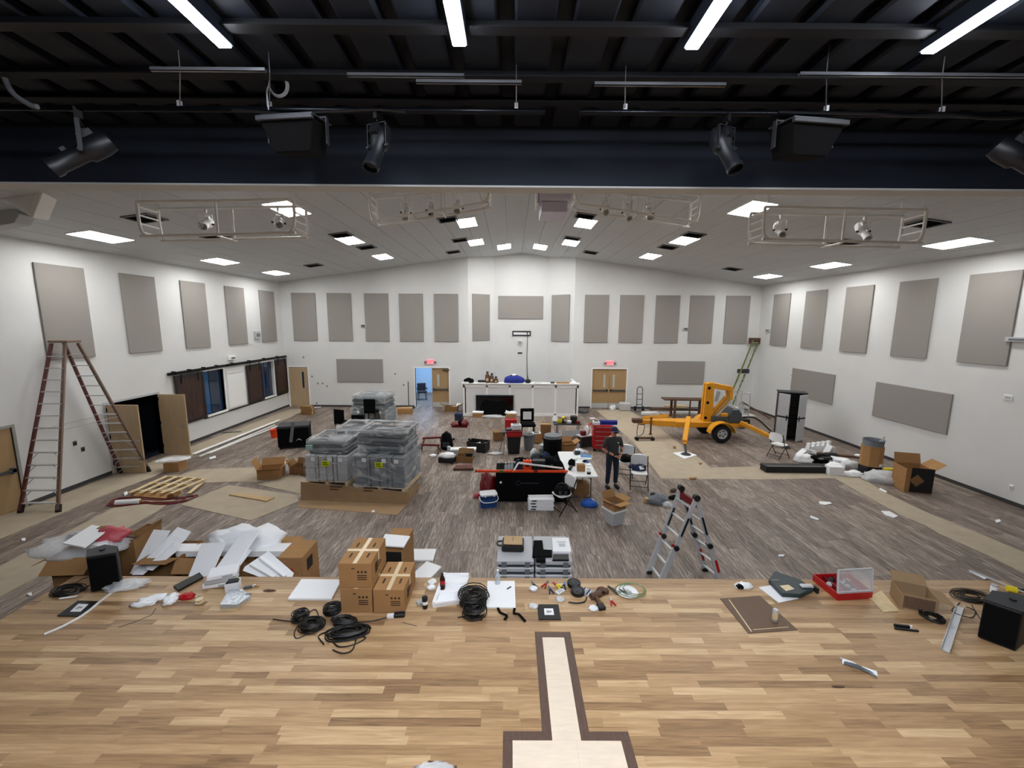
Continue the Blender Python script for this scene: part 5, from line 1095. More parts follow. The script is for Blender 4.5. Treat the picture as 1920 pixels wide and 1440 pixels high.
mat('faint_print', '2c2e33', .8); mb = MB(); mb.tube([(-.32+.055*math.cos(R(a)), -.388, .5+.055*math.sin(R(a))) for a in range(0, 360, 20)], .006, 5, closed=True); mb.b0(-.24, .2, -.392, -.388, .49, .51); mb.build('emblem', 'faint_print', o); MB().cyl((-hw+.12, -.39, .52), (-hw+.12, -.396, .52), .03, n=12).build('white_button', 'white_plastic', o)
def on(x, y, z): return AY(x, y, TY) if False else G(x, y, z)
a, b = G(893, 897, TZ+.03), G(1066, 899, TZ+.03); a.y = b.y = TY+.05; a.x = AY(893, 895, a.y).x; b.x = AY(1064, 899, b.y).x
m = (a+b)/2; t = T('orange_level_pole', 'long orange pole lying along the front of draped table', 'pole', (m.x, m.y, TZ+.003)); L_ = (b.x-a.x)/2
MB().b0(-L_, L_, -.03, .03, 0, .06).build('pole', 'orange', t, bevel=.01); 
for x in (-L_*.45, L_*.3): MB().b0(x-.05, x+.05, -.034, .034, -.0, .064).build('band', 'dark_red' if x > 0 else 'green_lattice', t)
MB().b0(-L_-.02, -L_, -.032, .032, 0, .062).build('end_cap', 'black_plastic', t)
def tabletop(x, yb): p = G(x, yb, TZ+.002); p.y = min(p.y, TY+.6); return p
p = tabletop(990, 893); t = T('orange_case', 'bright orange tool case standing on the draped table', 'case', (p.x, TY+.25, TZ+.002)); MB().b0(-.11, .11, -.07, .07, 0, .26).build('body', 'orange', t, bevel=.02, seg=2); MB().b0(-.06, .06, -.075, -.068, .1, .2).build('print', 'print_black', t); MB().tube([(.06*math.cos(R(a)), 0, .26+.05*math.sin(R(a))) for a in range(0, 181, 20)], .012, 6).build('handle', 'black_plastic', t)
p = tabletop(1012, 893); t = T('equipment_case', 'black hard case beside the orange case on draped table', 'case', (p.x, TY+.27, TZ+.002)); MB().b0(-.17, .17, -.09, .09, 0, .26).build('body', 'black_plastic', t, bevel=.02, seg=2); mb = MB(); mb.b0(-.12, -.08, -.1, -.09, .1, .16); mb.b0(.08, .12, -.1, -.09, .1, .16); mb.build('latch', 'gun_grey', t)
p = tabletop(972, 892); t = T('dark_canister', 'round dark canister left of the orange case', 'canister', (p.x, TY+.25, TZ+.002)); MB().lathe([(.06, 0), (.07, .02), (.07, .2), (.04, .24)], n=14).build('body', 'navy', t, smooth=40); MB().cyl((0, 0, .24), (0, 0, .27), .035, n=10).build('lid', 'black_plastic', t)
for k, x in enumerate((948, 954, 960)):
    p = tabletop(x, 893); t = T('clear_bottle', 'clear bottle standing at left end of draped table, %s of three' % ['leftmost', 'middle', 'rightmost'][k], 'bottle', (p.x, TY+.2+.05*k, TZ+.002), 0, 'clear bottles on the draped table'); MB().lathe([(.035, 0), (.038, .02), (.038, .12), (.014, .17), (.014, .19)], n=12).build('body', 'water', t, smooth=40); MB().cyl((0, 0, .19), (0, 0, .21), .017, n=8).build('cap', 'white_plastic', t)
p = tabletop(937, 893); t = T('black_canister', 'black cylinder at the left end of the draped table', 'canister', (p.x+.03, TY+.2, TZ+.002)); MB().cyl((0, 0, 0), (0, 0, .18), .03, n=12).build('body', 'black_plastic', t, smooth=40); MB().cyl((0, 0, .18), (0, 0, .2), .022, n=10).build('cap', 'dark_grey', t)
a, b = Vector((AY(972, 868, TY+.13).x, TY+.13, 0)), Vector((AY(1055, 878, TY+.1).x, TY+.1, 0)); za, zb = AY(972, 868, a.y).z, AY(1055, 878, b.y).z
t = T('white_profile', 'long white metal profile propped across the draped table', 'profile', (a.x, a.y, TZ)); MB().bar((0, 0, za-TZ), (b.x-a.x, b.y-a.y, zb-TZ), .035, .035).build('bar', 'white_paint', t); q = Vector((AY(962, 888, TY+.03).x-a.x, -.1, .02)); MB().bar((0, 0, za-TZ), q, .03, .03).build('short_leg', 'white_paint', t); MB().bar((b.x-a.x, b.y-a.y, zb-TZ), (b.x-a.x+.02, b.y-a.y, .0), .025, .025).build('prop', 'black_metal', t)
lump('cable_heap', 'heap of black gear bags behind the white profile', 'bag', (m.x+.75, TY+.45, TZ+.002), (.3, .2, .26), 'black_cloth', .035, extra=lambda t: MB().b0(-.08, .05, -.19, -.17, .1, .14).build('strap', 'gun_grey', t))
# dark box with maroon cloth at its left end, cooler, white stack
lump('maroon_bag', 'dark maroon bag slumped at left end of draped table', 'bag', (AY(917, 912, TY+.3).x-.03, TY+.3, 0), (.22, .2, .72), 'dark_red', .04)
def cooler():
    p = G(915, 953); t = T('cooler', 'blue picnic cooler with white lid beside the draped table', 'cooler', (p.x, p.y+.14, 0), R(14))
    bm = MB(); bm.rbox((0, 0, 0), (.4, .27, .3), .05); o = bm.build('body', 'cooler_blue', t, smooth=40); MB().rbox((0, 0, .302), (.43, .3, .05), .06).build('lid', 'white_plastic', t, bevel=.015, smooth=40)
    MB().rbox((0, 0, .24), (.415, .285, .035), .055).build('trim_band', 'navy', t); mb = MB(); mb.tube(spline([(-.22, 0, .26), (-.22, -.14, .22), (-.12, -.19, .17), (.12, -.19, .17), (.22, -.14, .22), (.22, 0, .26)], 5), .012, 6); mb.build('handle', 'white_plastic', t, smooth=True)
    for x in (-.1, .12): MB().b0(x-.02, x+.02, -.155, -.145, .29, .33).build('latch', 'white_plastic', t)
cooler()
p = G(903, 935); lump('pink_bag', 'small mauve plastic bag behind the cooler', 'bag', (p.x-.12, p.y+.1, 0), (.1, .08, .12), 'pink_plastic', .04)
p = G(1014, 955)
for k in range(4):
    o = T('white_slab', 'flat white wrapped slab before the draped table, %s of four' % ['lowest', 'second', 'third', 'top'][k], 'package', (p.x+random.uniform(-.01, .01), p.y+.02, .072*k), R(random.uniform(-3, 3)), 'stack of white wrapped slabs'); MB().b0(-.31, .31, -.1, .2, .002, .07).build('slab', 'foam_white', o, bevel=.012, seg=2); MB().b0(-.24, -.12, -.103, -.1, .02, .05).build('label', 'dark_grey', o)
# ================================================================ WHITE WORK TABLE WITH CLUTTER
W0, W1 = G(1066, 908), G(1112, 912); WZ = .74; WY = G(1090, 893, WZ).y
wx0, wx1 = AY(1062, 890, WY).x, AY(1122, 893, WY).x
t = T('work_table', 'white folding table piled with tools beside the man', 'table', ((wx0+wx1)/2, WY+1.0, 0)); hw = (wx1-wx0)/2
MB().rbox((0, 0, WZ-.045), (hw*2, 2.0, .045), .05).build('table_top', 'white_plastic', t, bevel=.01)
for y in (-.6, .6):
    mb = MB(); mb.tube([(-hw+.1, y, WZ-.05), (-hw+.1, y, .02), (hw-.1, y, .02), (hw-.1, y, WZ-.05)], .014, 6); mb.tube([(-hw+.1, y, .5), (0, y*.6, WZ-.06), (hw-.1, y, .5)], .01, 6); mb.build('leg_frame', 'black_metal', t, smooth=True)
def wt(x, y):
    p = G(x, y, WZ+.003); p.y = min(p.y, WY+1.85); p.x = min(max(p.x, wx0+.1), wx1-.1); return p
def sbox(name, lab, cat, p, rz, d, mt, mt2=None, part='body', group=None):
    t = T(name, lab, cat, p, rz, group); MB().b0(-d[0]/2, d[0]/2, -d[1]/2, d[1]/2, 0, d[2]).build(part, mt, t, bevel=min(d)*.12)
    if mt2: MB().b0(-d[0]*.35, d[0]*.35, -d[1]*.35, d[1]*.35, d[2], d[2]+.004).build('label', mt2, t)
    return t
p = wt(1090, 884); carton('cardboard_box', 'small brown carton on the near end of the white work table', (p.x, p.y+.08, p.z), R(-2), (.2, .16, .16), 'cardboard', tape=False)
p = wt(1066, 880); t = T('tape_roll', 'black spray can lying on the near corner of the work table', 'can', (p.x+.05, p.y, p.z+.04), R(70)); MB().cyl((-.1, 0, 0), (.1, 0, 0), .04, n=12).build('body', 'black_plastic', t, smooth=40); MB().cyl((.1, 0, 0), (.14, 0, 0), .025, n=10).build('nozzle', 'white_plastic', t)
p = wt(1105, 858); t = T('blue_folder', 'blue and white papers on the work table', 'papers', (p.x, p.y, p.z), R(-14)); MB().b0(-.2, .2, -.14, .14, 0, .02).build('white_sheets', 'paper_white', t); MB().at((.04, .06, .02), (0, 0, R(8))).b0(-.15, .15, -.1, .12, 0, .012).build('blue_sheet', 'denim_blue', t)
p = wt(1108, 889); t = T('tape_spool', 'black spool at the right near corner of the work table', 'spool', (p.x-.05, p.y+.02, p.z)); MB().lathe([(.05, 0), (.05, .05), (.02, .05), (.02, 0)], n=14).build('tape', 'black_plastic', t); MB().lathe([(.022, 0), (.022, .051), (.018, .051), (.018, 0)], n=12).build('core', 'paper_white', t)
for k, (x, y, d, mt, lab) in enumerate(((1080, 868, (.14, .2, .03), 'paper_white', 'white papers left of the brown carton on work table'), (1092, 848, (.2, .12, .05), 'black_plastic', 'black tool box in the middle of the work table'), (1110, 842, (.16, .1, .07), 'dark_grey', 'dark grey gadget at the far end of work table'), (1082, 852, (.16, .12, .12), 'teal_dark', 'dark teal case at left far side of work table'), (1112, 872, (.12, .16, .02), 'paper_white', 'white sheet at the right edge of work table'), (1118, 850, (.1, .08, .05), 'white_plastic', 'small white box at the far right of work table'))):
    p = wt(x, y); sbox('table_item', lab, 'tool', (p.x, p.y, p.z), R(random.uniform(-25, 25)), d, mt, 'light_grey' if k % 2 else None)
p = wt(1076, 862); lump('green_glove', 'pale green glove on the work table', 'glove', (p.x+.02, p.y-.05, p.z), (.06, .05, .04), 'mint', .04)
for k, (x, y, r_, mt, lab) in enumerate(((1084, 846, (.16, .12, .12), 'paper_white', 'crumpled white film at the far left of the work table'), (1100, 846, (.18, .12, .1), 'clear_bag', 'crumpled clear film at the far middle of work table'), (1072, 872, (.09, .1, .16), 'black_cloth', 'black pouch on the left edge of the work table'), (1098, 866, (.08, .07, .05), 'black_cloth', 'small black cloth right of the carton on work table'), (1114, 866, (.07, .09, .04), 'denim_blue', 'small blue cloth at right edge of the work table'), (1104, 880, (.05, .05, .05), 'white_plastic', 'small white fitting at the near right of the work table'))):
    p = wt(x, y); lump('table_clutter', lab, 'clutter', (p.x, p.y, p.z), r_, mt, .06)
for k, (x, y, r_, mt, lab) in enumerate(((1052, 884, (.26, .2, .5), 'black_cloth', 'black gear bag on floor between draped table and work table'), (1030, 868, (.2, .18, .4), 'navy', 'dark navy bag on floor behind the draped table'), (1078, 836, (.25, .18, .3), 'brown_wood', 'brown sack on floor behind the open carton'), (1098, 826, (.16, .14, .3), 'pink_plastic', 'pink and white bag on floor left of the red cabinet'), (975, 866, (.2, .12, .1), 'black_cloth', 'flat black bag on floor before the red-lidded bin'))):
    p = G(x, y); lump('floor_bag', lab, 'bag', (p.x, p.y+.15, 0), r_, mt, .05)
p = G(1080, 915); carton('cardboard_box', 'brown carton stored under the white work table', (p.x+.05, p.y-.35, 0), R(5), (.42, .3, .3), 'cardboard_dark', tape=False)
p = G(1105, 950); lump('blue_bag', 'bright blue bag on floor by the table legs', 'bag', (p.x, p.y+.05, 0), (.21, .13, .16), 'blue_plastic', .02, R(-8), extra=lambda t: [MB().tube([(.08*math.cos(R(a)), 0, .14+.05*math.sin(R(a))) for a in range(0, 181, 20)], .01, 6).build('handle', 'blue_plastic', t), MB().sph((.06, .08, .1), (.07, .05, .06)).build('white_sleeve', 'paper_white', t, smooth=True)])
# white bucket box with carton on top
p = G(1153, 985); t = T('white_bin', 'square white bin under the tilted open carton', 'bin', (p.x, p.y+.12, 0), R(28)); mb = MB(); mb.hexa([(-.15, -.15, 0), (.15, -.15, 0), (.15, .15, 0), (-.15, .15, 0), (-.19, -.19, .34), (.19, -.19, .34), (.19, .19, .34), (-.19, .19, .34)]); mb.build('body', 'light_grey', t, bevel=.01); MB().b0(-.2, .2, -.2, .2, .33, .36).build('rim', 'white_plastic', t)
carton('open_carton', 'tilted open brown carton resting on the white bin', (p.x, p.y+.12, .375), R(30), (.36, .36, .17), 'cardboard', 'flrb', flapang=(5, 25, 15, 70))
lump('carton_scrap', 'dark scraps inside the tilted open carton', 'scraps', (p.x, p.y+.12, .385), (.12, .12, .1), 'brown_wood', .05)
p = G(1235, 945); lump('grey_bag', 'crumpled grey plastic bag on floor right of the chairs', 'bag', (p.x, p.y+.1, 0), (.26, .2, .22), 'grey_fabric', .05, extra=lambda t: MB().sph((-.08, .05, .2), (.1, .08, .05)).build('dark_mouth', 'dark_grey', t, smooth=True)); p = G(1254, 948); lump('white_bag', 'small white plastic bag beside the crumpled grey bag', 'bag', (p.x-.05, p.y-.05, 0), (.12, .1, .12), 'clear_bag', .05)
p = G(1264, 935); lump('dark_bag', 'flat dark bag lying near the aluminium ladder top', 'bag', (p.x+.05, p.y, 0), (.2, .12, .08), 'black_cloth', .04); p = G(1212, 942); sbox('wood_block', 'small wood block on floor by the grey bag', 'block', (p.x, p.y, 0), R(20), (.12, .1, .12), 'plywood')
p = G(1262, 922); sbox('brown_tool', 'small brown tool on floor behind the aluminium ladder', 'tool', (p.x, p.y, 0), R(40), (.18, .08, .08), 'brown_wood', 'dark_grey')
# ================================================================ TOOL ISLAND BEHIND
# red rolling tool cabinet
p = G(1131, 848); t = T('tool_cabinet', 'red rolling tool cabinet with a blue mat on top', 'tool cabinet', (p.x, p.y+.28, 0), R(-4)); H = .95
MB().b0(-.33, .33, -.25, .25, .1, H).build('body', 'red_paint', t, bevel=.01)
for k in range(5): z = .13+k*.16; g = MB().b0(-.3, .3, -.265, -.25, z, z+.145).build('drawer', 'red_paint', t, bevel=.004); MB().b0(-.26, .26, -.275, -.265, z+.115, z+.13).build('pull', 'steel', g)
for sx in (-1, 1):
    for sy in (-1, 1): MB().cyl((sx*.28, sy*.2-.02, .05), (sx*.28, sy*.2+.02, .05), .05, n=10).build('caster', 'rubber', t)
MB().tube([(-.34, -.2, .8), (-.42, -.2, .84), (-.42, .2, .84), (-.34, .2, .8)], .014, 6).build('push_handle', 'steel', t)
o = T('blue_roll', 'rolled blue mat lying on the red tool cabinet', 'roll', (p.x+.15, p.y+.25, H+.003), R(-3)); MB().cyl((-.28, 0, .075), (.35, 0, .075), .075, n=16).build('roll', 'bag_blue', o, smooth=40); MB().b0(-.28, .34, -.1, .12, 0, .02).build('loose_edge', 'blue_plastic', o)
sbox('white_case', 'white printed case at left on the red tool cabinet', 'box', (p.x-.24, p.y+.22, H+.003), 0, (.22, .3, .12), 'white_plastic', 'dark_grey')
# step stool / pink-white tools left of it
p = G(1098, 838); t = T('miter_saw', 'white and red power saw standing left of red cabinet', 'power tool', (p.x, p.y+.1, 0), R(20)); MB().b0(-.25, .25, -.16, .16, 0, .4).build('stand', 'dark_grey', t, bevel=.02); MB().cyl((-.02, -.05, .62), (.04, -.05, .62), .17, n=18).build('blade_guard', 'paper_white', t); MB().b0(-.22, -.02, -.1, .05, .42, .6).build('motor', 'dark_red', t, bevel=.03); MB().bar((0, 0, .6), (.25, .05, .85), .06, .05).build('handle', 'red_paint', t); MB().b0(-.3, .3, -.18, .18, .4, .43).build('deck', 'light_grey', t)
# black folding table with tools near the booth
p = G(1063, 832); t = T('side_table', 'small black folding table with tools near the booth', 'table', (p.x, p.y+.3, 0)); MB().b0(-.5, .55, -.25, .25, .7, .73).build('table_top', 'black_plastic', t, bevel=.008)
for x in (-.35, .45): MB().tube([(x, -.2, .7), (x, -.22, .01), (x, .22, .01), (x, .2, .7)], .014, 6).build('leg_frame', 'gun_grey', t)
bx, by = p.x, p.y+.3
t = T('cordless_drill', 'yellow and black cordless drill on black side table', 'drill', (bx-.12, by, .733), R(30)); MB().b0(-.05, .05, -.06, .06, 0, .06).build('battery', 'black_plastic', t); MB().bar((0, .02, .06), (0, 0, .18), .04, .04).build('grip', 'black_plastic', t); MB().cyl((0, .08, .2), (0, -.1, .2), .042, n=12).build('motor', 'yellow', t); MB().cyl((0, -.1, .2), (0, -.17, .2), .025, .015, n=10).build('chuck', 'black_metal', t)
sbox('battery_charger', 'black and yellow charger on black side table', 'charger', (bx-.26, by+.02, .733), R(-10), (.18, .16, .14), 'yellow', 'black_plastic')
for k, (dx, dy, d, mt, lab) in enumerate(((.1, -.05, (.16, .12, .1), 'white_plastic', 'white box in the middle of black side table'), (.28, .05, (.26, .2, .26), 'black_plastic', 'black tool box at right on black side table'), (.42, -.1, (.14, .1, .1), 'dark_red', 'dark red tool at right edge of side table'))): sbox('side_table_item', lab, 'tool', (bx+dx, by+dy, .733), R(random.uniform(-20, 20)), d, mt)
p = G(1043, 795); t = T('white_jug', 'white jug on floor before the booth wall', 'jug', (p.x-.05, p.y+.1, 0)); MB().lathe([(.12, 0), (.13, .05), (.13, .25), (.05, .36), (.05, .4)], n=14).build('body', 'white_plastic', t, smooth=40); MB().cyl((0, 0, .4), (0, 0, .43), .055, n=10).build('cap', 'dark_grey', t)
# plywood board with bottles under
p = G(1068, 835); t = T('pale_board', 'pale board leaning under the black side table', 'board', (p.x+.1, p.y+.05, 0), R(4)); MB().at((0, 0, 0), (R(-8), 0, 0)).b0(-.38, .38, 0, .02, 0, .55).build('panel', 'light_grey', t); MB().b0(-.4, -.34, -.02, .1, 0, .04).build('foot', 'brown_wood', t)
for k, (x, h, mt, lab) in enumerate(((1069, .3, 'black_plastic', 'black bottle under the side table'), (1084, .24, 'light_grey', 'grey bottle right under the side table'))):
    p = G(x, 842); t = T('floor_bottle', lab, 'bottle', (p.x, p.y, 0)); MB().lathe([(.05, 0), (.055, .02), (.055, h*.7), (.02, h*.9), (.02, h)], n=12).build('body', mt, t, smooth=40); MB().cyl((0, 0, h), (0, 0, h+.03), .024, n=8).build('cap', 'red_paint', t)
# cartons and cans
p = G(1006, 832); carton('cardboard_box', 'small brown carton with white papers on top in tool island', (p.x, p.y+.15, .02), R(6), (.36, .3, .34), 'cardboard', tape=False); sbox('paper_stack', 'white papers on the small brown carton', 'papers', (p.x, p.y+.15, .368), R(12), (.3, .24, .03), 'paper_white', 'dark_grey')
p = G(1024, 828); carton('cardboard_box', 'tall brown carton standing behind the papers carton', (p.x, p.y+.3, 0), R(-4), (.4, .34, .62), 'cardboard_dark', prints=0); 
p = G(992, 846); t = T('trash_can', 'grey plastic trash can in the tool island', 'trash can', (p.x, p.y+.2, 0)); MB().lathe([(.17, 0), (.2, .5), (.215, .51), (.195, .5), (.165, .02)], n=20).build('can', 'mid_grey', t, smooth=40); MB().lathe([(.215, .5), (.2, .56), (.05, .59), (.001, .59)], n=20).build('lid', 'gun_grey', t, smooth=40); MB().tube([(.2, -.04, .4), (.24, 0, .4), (.2, .04, .4)], .012, 6).build('handle', 'mid_grey', t)
o = T('spray_bottle', 'white spray bottle on the grey trash can lid', 'bottle', (p.x, p.y+.2, .593)); MB().lathe([(.045, 0), (.05, .02), (.05, .12), (.02, .17)], n=12).build('body', 'white_plastic', o, smooth=40); MB().b0(-.015, .015, -.06, .02, .17, .21).build('trigger', 'white_plastic', o)
p = G(963, 852); t = T('waste_bin', 'tall black bin with a red lid in the tool island', 'bin', (p.x, p.y+.2, 0), R(3)); MB().hexa([(-.19, -.17, 0), (.19, -.17, 0), (.19, .17, 0), (-.19, .17, 0), (-.24, -.21, .62), (.24, -.21, .62), (.24, .21, .62), (-.24, .21, .62)]).build('body', 'black_plastic', t, bevel=.01); MB().b0(-.26, .26, -.23, .23, .62, .8).build('red_liner', 'red_paint', t, bevel=.015); MB().b0(-.27, .27, -.24, .24, .8, .82).build('rim', 'dark_red', t)
sbox('white_appliance', 'white appliance resting on the red-lidded bin', 'appliance', (p.x+.08, p.y+.22, .823), R(8), (.34, .26, .2), 'white_plastic', 'mid_grey'); sbox('grey_tray', 'grey tray under the white appliance at left', 'tray', (p.x-.17, p.y+.2, .823), R(-12), (.16, .3, .05), 'gun_grey')
p = G(958, 812); sbox('red_toolbox', 'red metal toolbox behind the red-lidded bin', 'toolbox', (p.x, p.y+.5, 0), R(4), (.5, .3, .5), 'red_paint', 'dark_red')
p = G(990, 822); t = T('office_chair', 'black chair with white papers on it near the booth', 'chair', (p.x, p.y+.5, 0), R(4)); MB().b0(-.3, .3, -.25, .25, .38, .5).build('seat', 'black_cloth', t, bevel=.03); MB().b0(-.28, .28, .2, .28, .5, 1.05).build('backrest', 'black_cloth', t, bevel=.03); MB().b0(-.17, .17, .185, .198, .6, .92).build('paper', 'paper_white', t)
for sx in (-1, 1):
    for sy in (-1, 1): MB().bar((sx*.24, sy*.2, .38), (sx*.26, sy*.22, 0), .04, .04, up=(0, 1, 0)).build('leg', 'black_metal', t)
p = G(934, 827); carton('cardboard_box', 'brown carton standing alone left of the red-lidded bin', (p.x, p.y+.15, 0), R(8), (.38, .32, .34), 'cardboard_dark', tape=False)
p = G(945, 848); t = T('tool_stand', 'thin metal tool stand beside the red-lidded bin', 'stand', (p.x, p.y+.1, 0)); mb = MB()
for a in (90, 210, 330): mb.cyl((.18*math.cos(R(a)), .18*math.sin(R(a)), 0), (0, 0, .7), .012, n=6)
mb.build('leg', 'gun_grey', t); MB().cyl((0, 0, .68), (0, 0, .72), .14, n=14).build('top', 'gun_grey', t)
p = G(1037, 868); t = T('black_bin', 'large black bin bag with grey top behind the profile', 'bin', (p.x, p.y+.3, 0)); MB().lathe([(.26, 0), (.3, .3), (.31, .75), (.27, .8), (.24, .78)], n=18).build('bag', 'black_cloth', t, smooth=50, noise=.008); MB().lathe([(.3, .75), (.28, .86), (.15, .9), (.001, .9)], n=18).build('cover', 'mid_grey', t, smooth=50)
p = G(1018, 858); t = T('grey_heater', 'small round grey heater left of the black bin', 'heater', (p.x, p.y+.1, 0)); MB().lathe([(.12, 0), (.13, .3), (.12, .42), (.06, .46)], n=16).build('body', 'light_grey', t, smooth=40); MB().lathe([(.132, .15), (.135, .2), (.135, .25), (.132, .3)], n=16).build('grille', 'mid_grey', t)
p = G(1001, 858); lump('white_sack', 'small white sack on floor left of the grey heater', 'sack', (p.x, p.y+.1, 0), (.12, .1, .28), 'paper_white', .05); p = G(1002, 868); lump('teal_bag', 'dark teal bag in the tool island under the carton', 'bag', (p.x+.1, p.y+.35, 0), (.2, .15, .24), 'teal_dark', .04)
p = G(1066, 862); carton('open_carton', 'open brown carton beside the black bin', (p.x, p.y+.3, 0), R(12), (.42, .36, .5), 'cardboard', 'frb', flapang=(15, 30, 60)); p = G(1040, 826); lump('grey_sack', 'grey sack on floor behind the black bin', 'sack', (p.x, p.y+.2, 0), (.25, .2, .3), 'grey_fabric', .04)
p = G(1000, 880); sbox('foam_slab', 'white lid lying behind the draped table', 'lid', (p.x, p.y+.4, 0), R(6), (.5, .3, .04), 'white_plastic')
p = G(929, 851); lump('white_film', 'crumpled white film on floor left of the black bin', 'film', (p.x, p.y, 0), (.25, .12, .06), 'clear_bag', .06); p = G(910, 845); t = T('wood_post', 'short brown wood post standing on floor right of the tote', 'post', (p.x, p.y, 0)); MB().b0(-.05, .05, -.05, .05, 0, .3).build('post', 'brown_wood', t); MB().b0(-.03, .03, -.056, -.05, .02, .08).build('tag', 'paper_white', t)
# red cart group
p = G(862, 832); t = T('utility_cart', 'wire utility cart heaped with red tool bags', 'cart', (p.x, p.y+.25, 0), R(-4)); mb = MB()
for sx in (-1, 1):
    for sy in (-1, 1): mb.cyl((sx*.3, sy*.2, .06), (sx*.3, sy*.2, .62), .014, n=6)
for z in (.2, .6):
    for sy in (-1, 1): mb.cyl((-.3, sy*.2, z), (.3, sy*.2, z), .012, n=6)
    for sx in (-1, 1): mb.cyl((sx*.3, -.2, z), (sx*.3, .2, z), .012, n=6)
mb.build('frame', 'light_grey', t); MB().b0(-.31, .31, -.21, .21, .6, .63).build('tray', 'dark_red', t); mb = MB(); mb.tube([(.3, -.2, .6), (.4, -.2, .85), (.4, .2, .85), (.3, .2, .6)], .012, 6); mb.build('handle', 'light_grey', t)
for sx in (-1, 1):
    for sy in (-1, 1): MB().cyl((sx*.3, sy*.2-.015, .045), (sx*.3, sy*.2+.015, .045), .045, n=8).build('caster', 'rubber', t)
cx, cy = p.x, p.y+.25
lump('red_tool_bag', 'red open-top tool bag, right on the wire cart', 'bag', (cx+.17, cy, .635), (.16, .16, .22), 'dark_red', .04); lump('red_tool_bag', 'red open-top tool bag, left on the wire cart', 'bag', (cx-.18, cy-.04, .635), (.16, .15, .16), 'dark_red', .05); lump('black_tool_pouch', 'black tool pouch in the middle of the wire cart', 'bag', (cx, cy+.02, .635), (.14, .14, .2), 'black_cloth', .05)
p = G(860, 798)
for k in range(3): sbox('plastic_case', 'grey plastic case behind the wire cart, %s of three' % ['bottom', 'middle', 'top'][k], 'case', (p.x-.02*k, p.y+.35, .16*k), R(8-6*k), (.42-.05*k, .3, .155), ['light_grey', 'dark_grey', 'navy'][k], group='cases behind the wire cart')
p = G(836, 845); lump('backpack', 'black backpack leaning by the wire cart', 'backpack', (p.x, p.y+.2, 0), (.22, .18, .62), 'black_cloth', .03, extra=lambda t: [MB().b0(-.12, .12, -.19, -.16, .12, .3).build('pocket', 'dark_grey', t), MB().tube([(.05*math.cos(R(a)), 0, .6+.05*math.sin(R(a))) for a in range(0, 181, 30)], .012, 6).build('loop', 'black_cloth', t)])
def clampframe(lab, c, rz):
    t = T('sawhorse', lab, 'sawhorse', c, rz, 'low red-brown sawhorses'); MB().b0(-.35, .35, -.03, .03, .24, .3).build('beam', 'cable_red', t)
    for sx in (-1, 1):
        for sy in (-1, 1): MB().bar((sx*.28, 0, .27), (sx*.34, sy*.16, 0), .04, .03).build('leg', 'brown_wood', t)
p = G(808, 838); clampframe('low sawhorse beside wrapped pallet, farther one', (p.x, p.y+.25, 0), R(12)); p = G(806, 850); clampframe('low sawhorse beside wrapped pallet, nearer one', (p.x-.02, p.y+.1, 0), R(-6))
p = G(893, 850); t = T('black_tote', 'open black plastic tote on the floor', 'tote', (p.x+.05, p.y+.35, 0), R(-18)); mb = MB(); w_, d_, h = .34, .24, .34
mb.hexa([(-w_, -d_, 0), (w_, -d_, 0), (w_, d_, 0), (-w_, d_, 0), (-w_*1.1, -d_*1.1, h), (-w_*1.1+.0, -d_*1.1+.015, h), (-w_, -d_+.015, .01), (-w_, -d_, .01)]) if False else None
for a in ((-w_, w_, -d_, -d_+.015), (-w_, w_, d_-.015, d_), (-w_, -w_+.015, -d_, d_), (w_-.015, w_, -d_, d_)): mb.b0(*a, 0, h)
mb.b0(-w_, w_, -d_, d_, 0, .012); mb.build('body', 'black_plastic', t); mb = MB()
for a in ((-w_-.02, w_+.02, -d_-.02, -d_+.015), (-w_-.02, w_+.02, d_-.015, d_+.02), (-w_-.02, -w_+.015, -d_, d_), (w_-.015, w_+.02, -d_, d_)): mb.b0(*a, h-.02, h)
mb.build('rim', 'black_plastic', t); lump('tote_contents', 'white papers lying inside the open black tote', 'papers', (p.x+.05, p.y+.35, .015), (.2, .15, .25), 'light_grey', .06)
p = G(872, 858); t = T('metal_toolbox', 'long silver toolbox in front of the black tote', 'toolbox', (p.x-.05, p.y+.15, 0), R(3)); MB().b0(-.45, .4, -.13, .13, 0, .24).build('body', 'light_grey', t, bevel=.01); MB().prism([(-.46, -.14), (.41, -.14), (.41, .14), (-.46, .14)], .24, .28).build('lid', 'white_plastic', t); MB().b0(-.1, .1, -.02, .02, .28, .32).build('handle', 'steel', t); MB().cyl((-.5, -.05, .0), (-.5, -.05, .36), .06, n=12).build('side_tube', 'light_grey', t)
p = G(838, 868); t = T('wheeled_crate', 'low black crate with a white bag before the toolbox', 'crate', (p.x, p.y+.12, 0), R(-10)); MB().b0(-.26, .26, -.17, .17, .05, .17).build('body', 'black_plastic', t, bevel=.01)
for sx in (-1, 1): MB().cyl((sx*.2, -.18, .05), (sx*.2, .18, .05), .05, n=10).build('wheel', 'rubber', t)
lump('white_plastic_bag', 'white plastic bag lying on the low black crate', 'bag', (p.x, p.y+.12, .172), (.26, .18, .14), 'paper_white', .03)
p = G(871, 868); carton('open_carton', 'low open brown carton with a drill inside, before the tote', (p.x, p.y+.2, 0), R(-4), (.52, .36, .2), 'cardboard_dark', 'b', flapang=(60,)); sbox('black_drill_case', 'black drill case standing in the low open carton', 'case', (p.x+.12, p.y+.22, .012), R(10), (.2, .14, .26), 'black_plastic')
p = G(868, 881); t = T('brown_tray', 'red-brown bundle of boards nearest in tool island', 'boards', (p.x, p.y+.1, 0), R(3))
for k in range(4): MB().b0(-.3+.02*k, .32-.02*k, -.16+.08*k, -.09+.08*k, 0, .07).build('board', 'cable_red' if k % 2 else 'brown_wood', t)
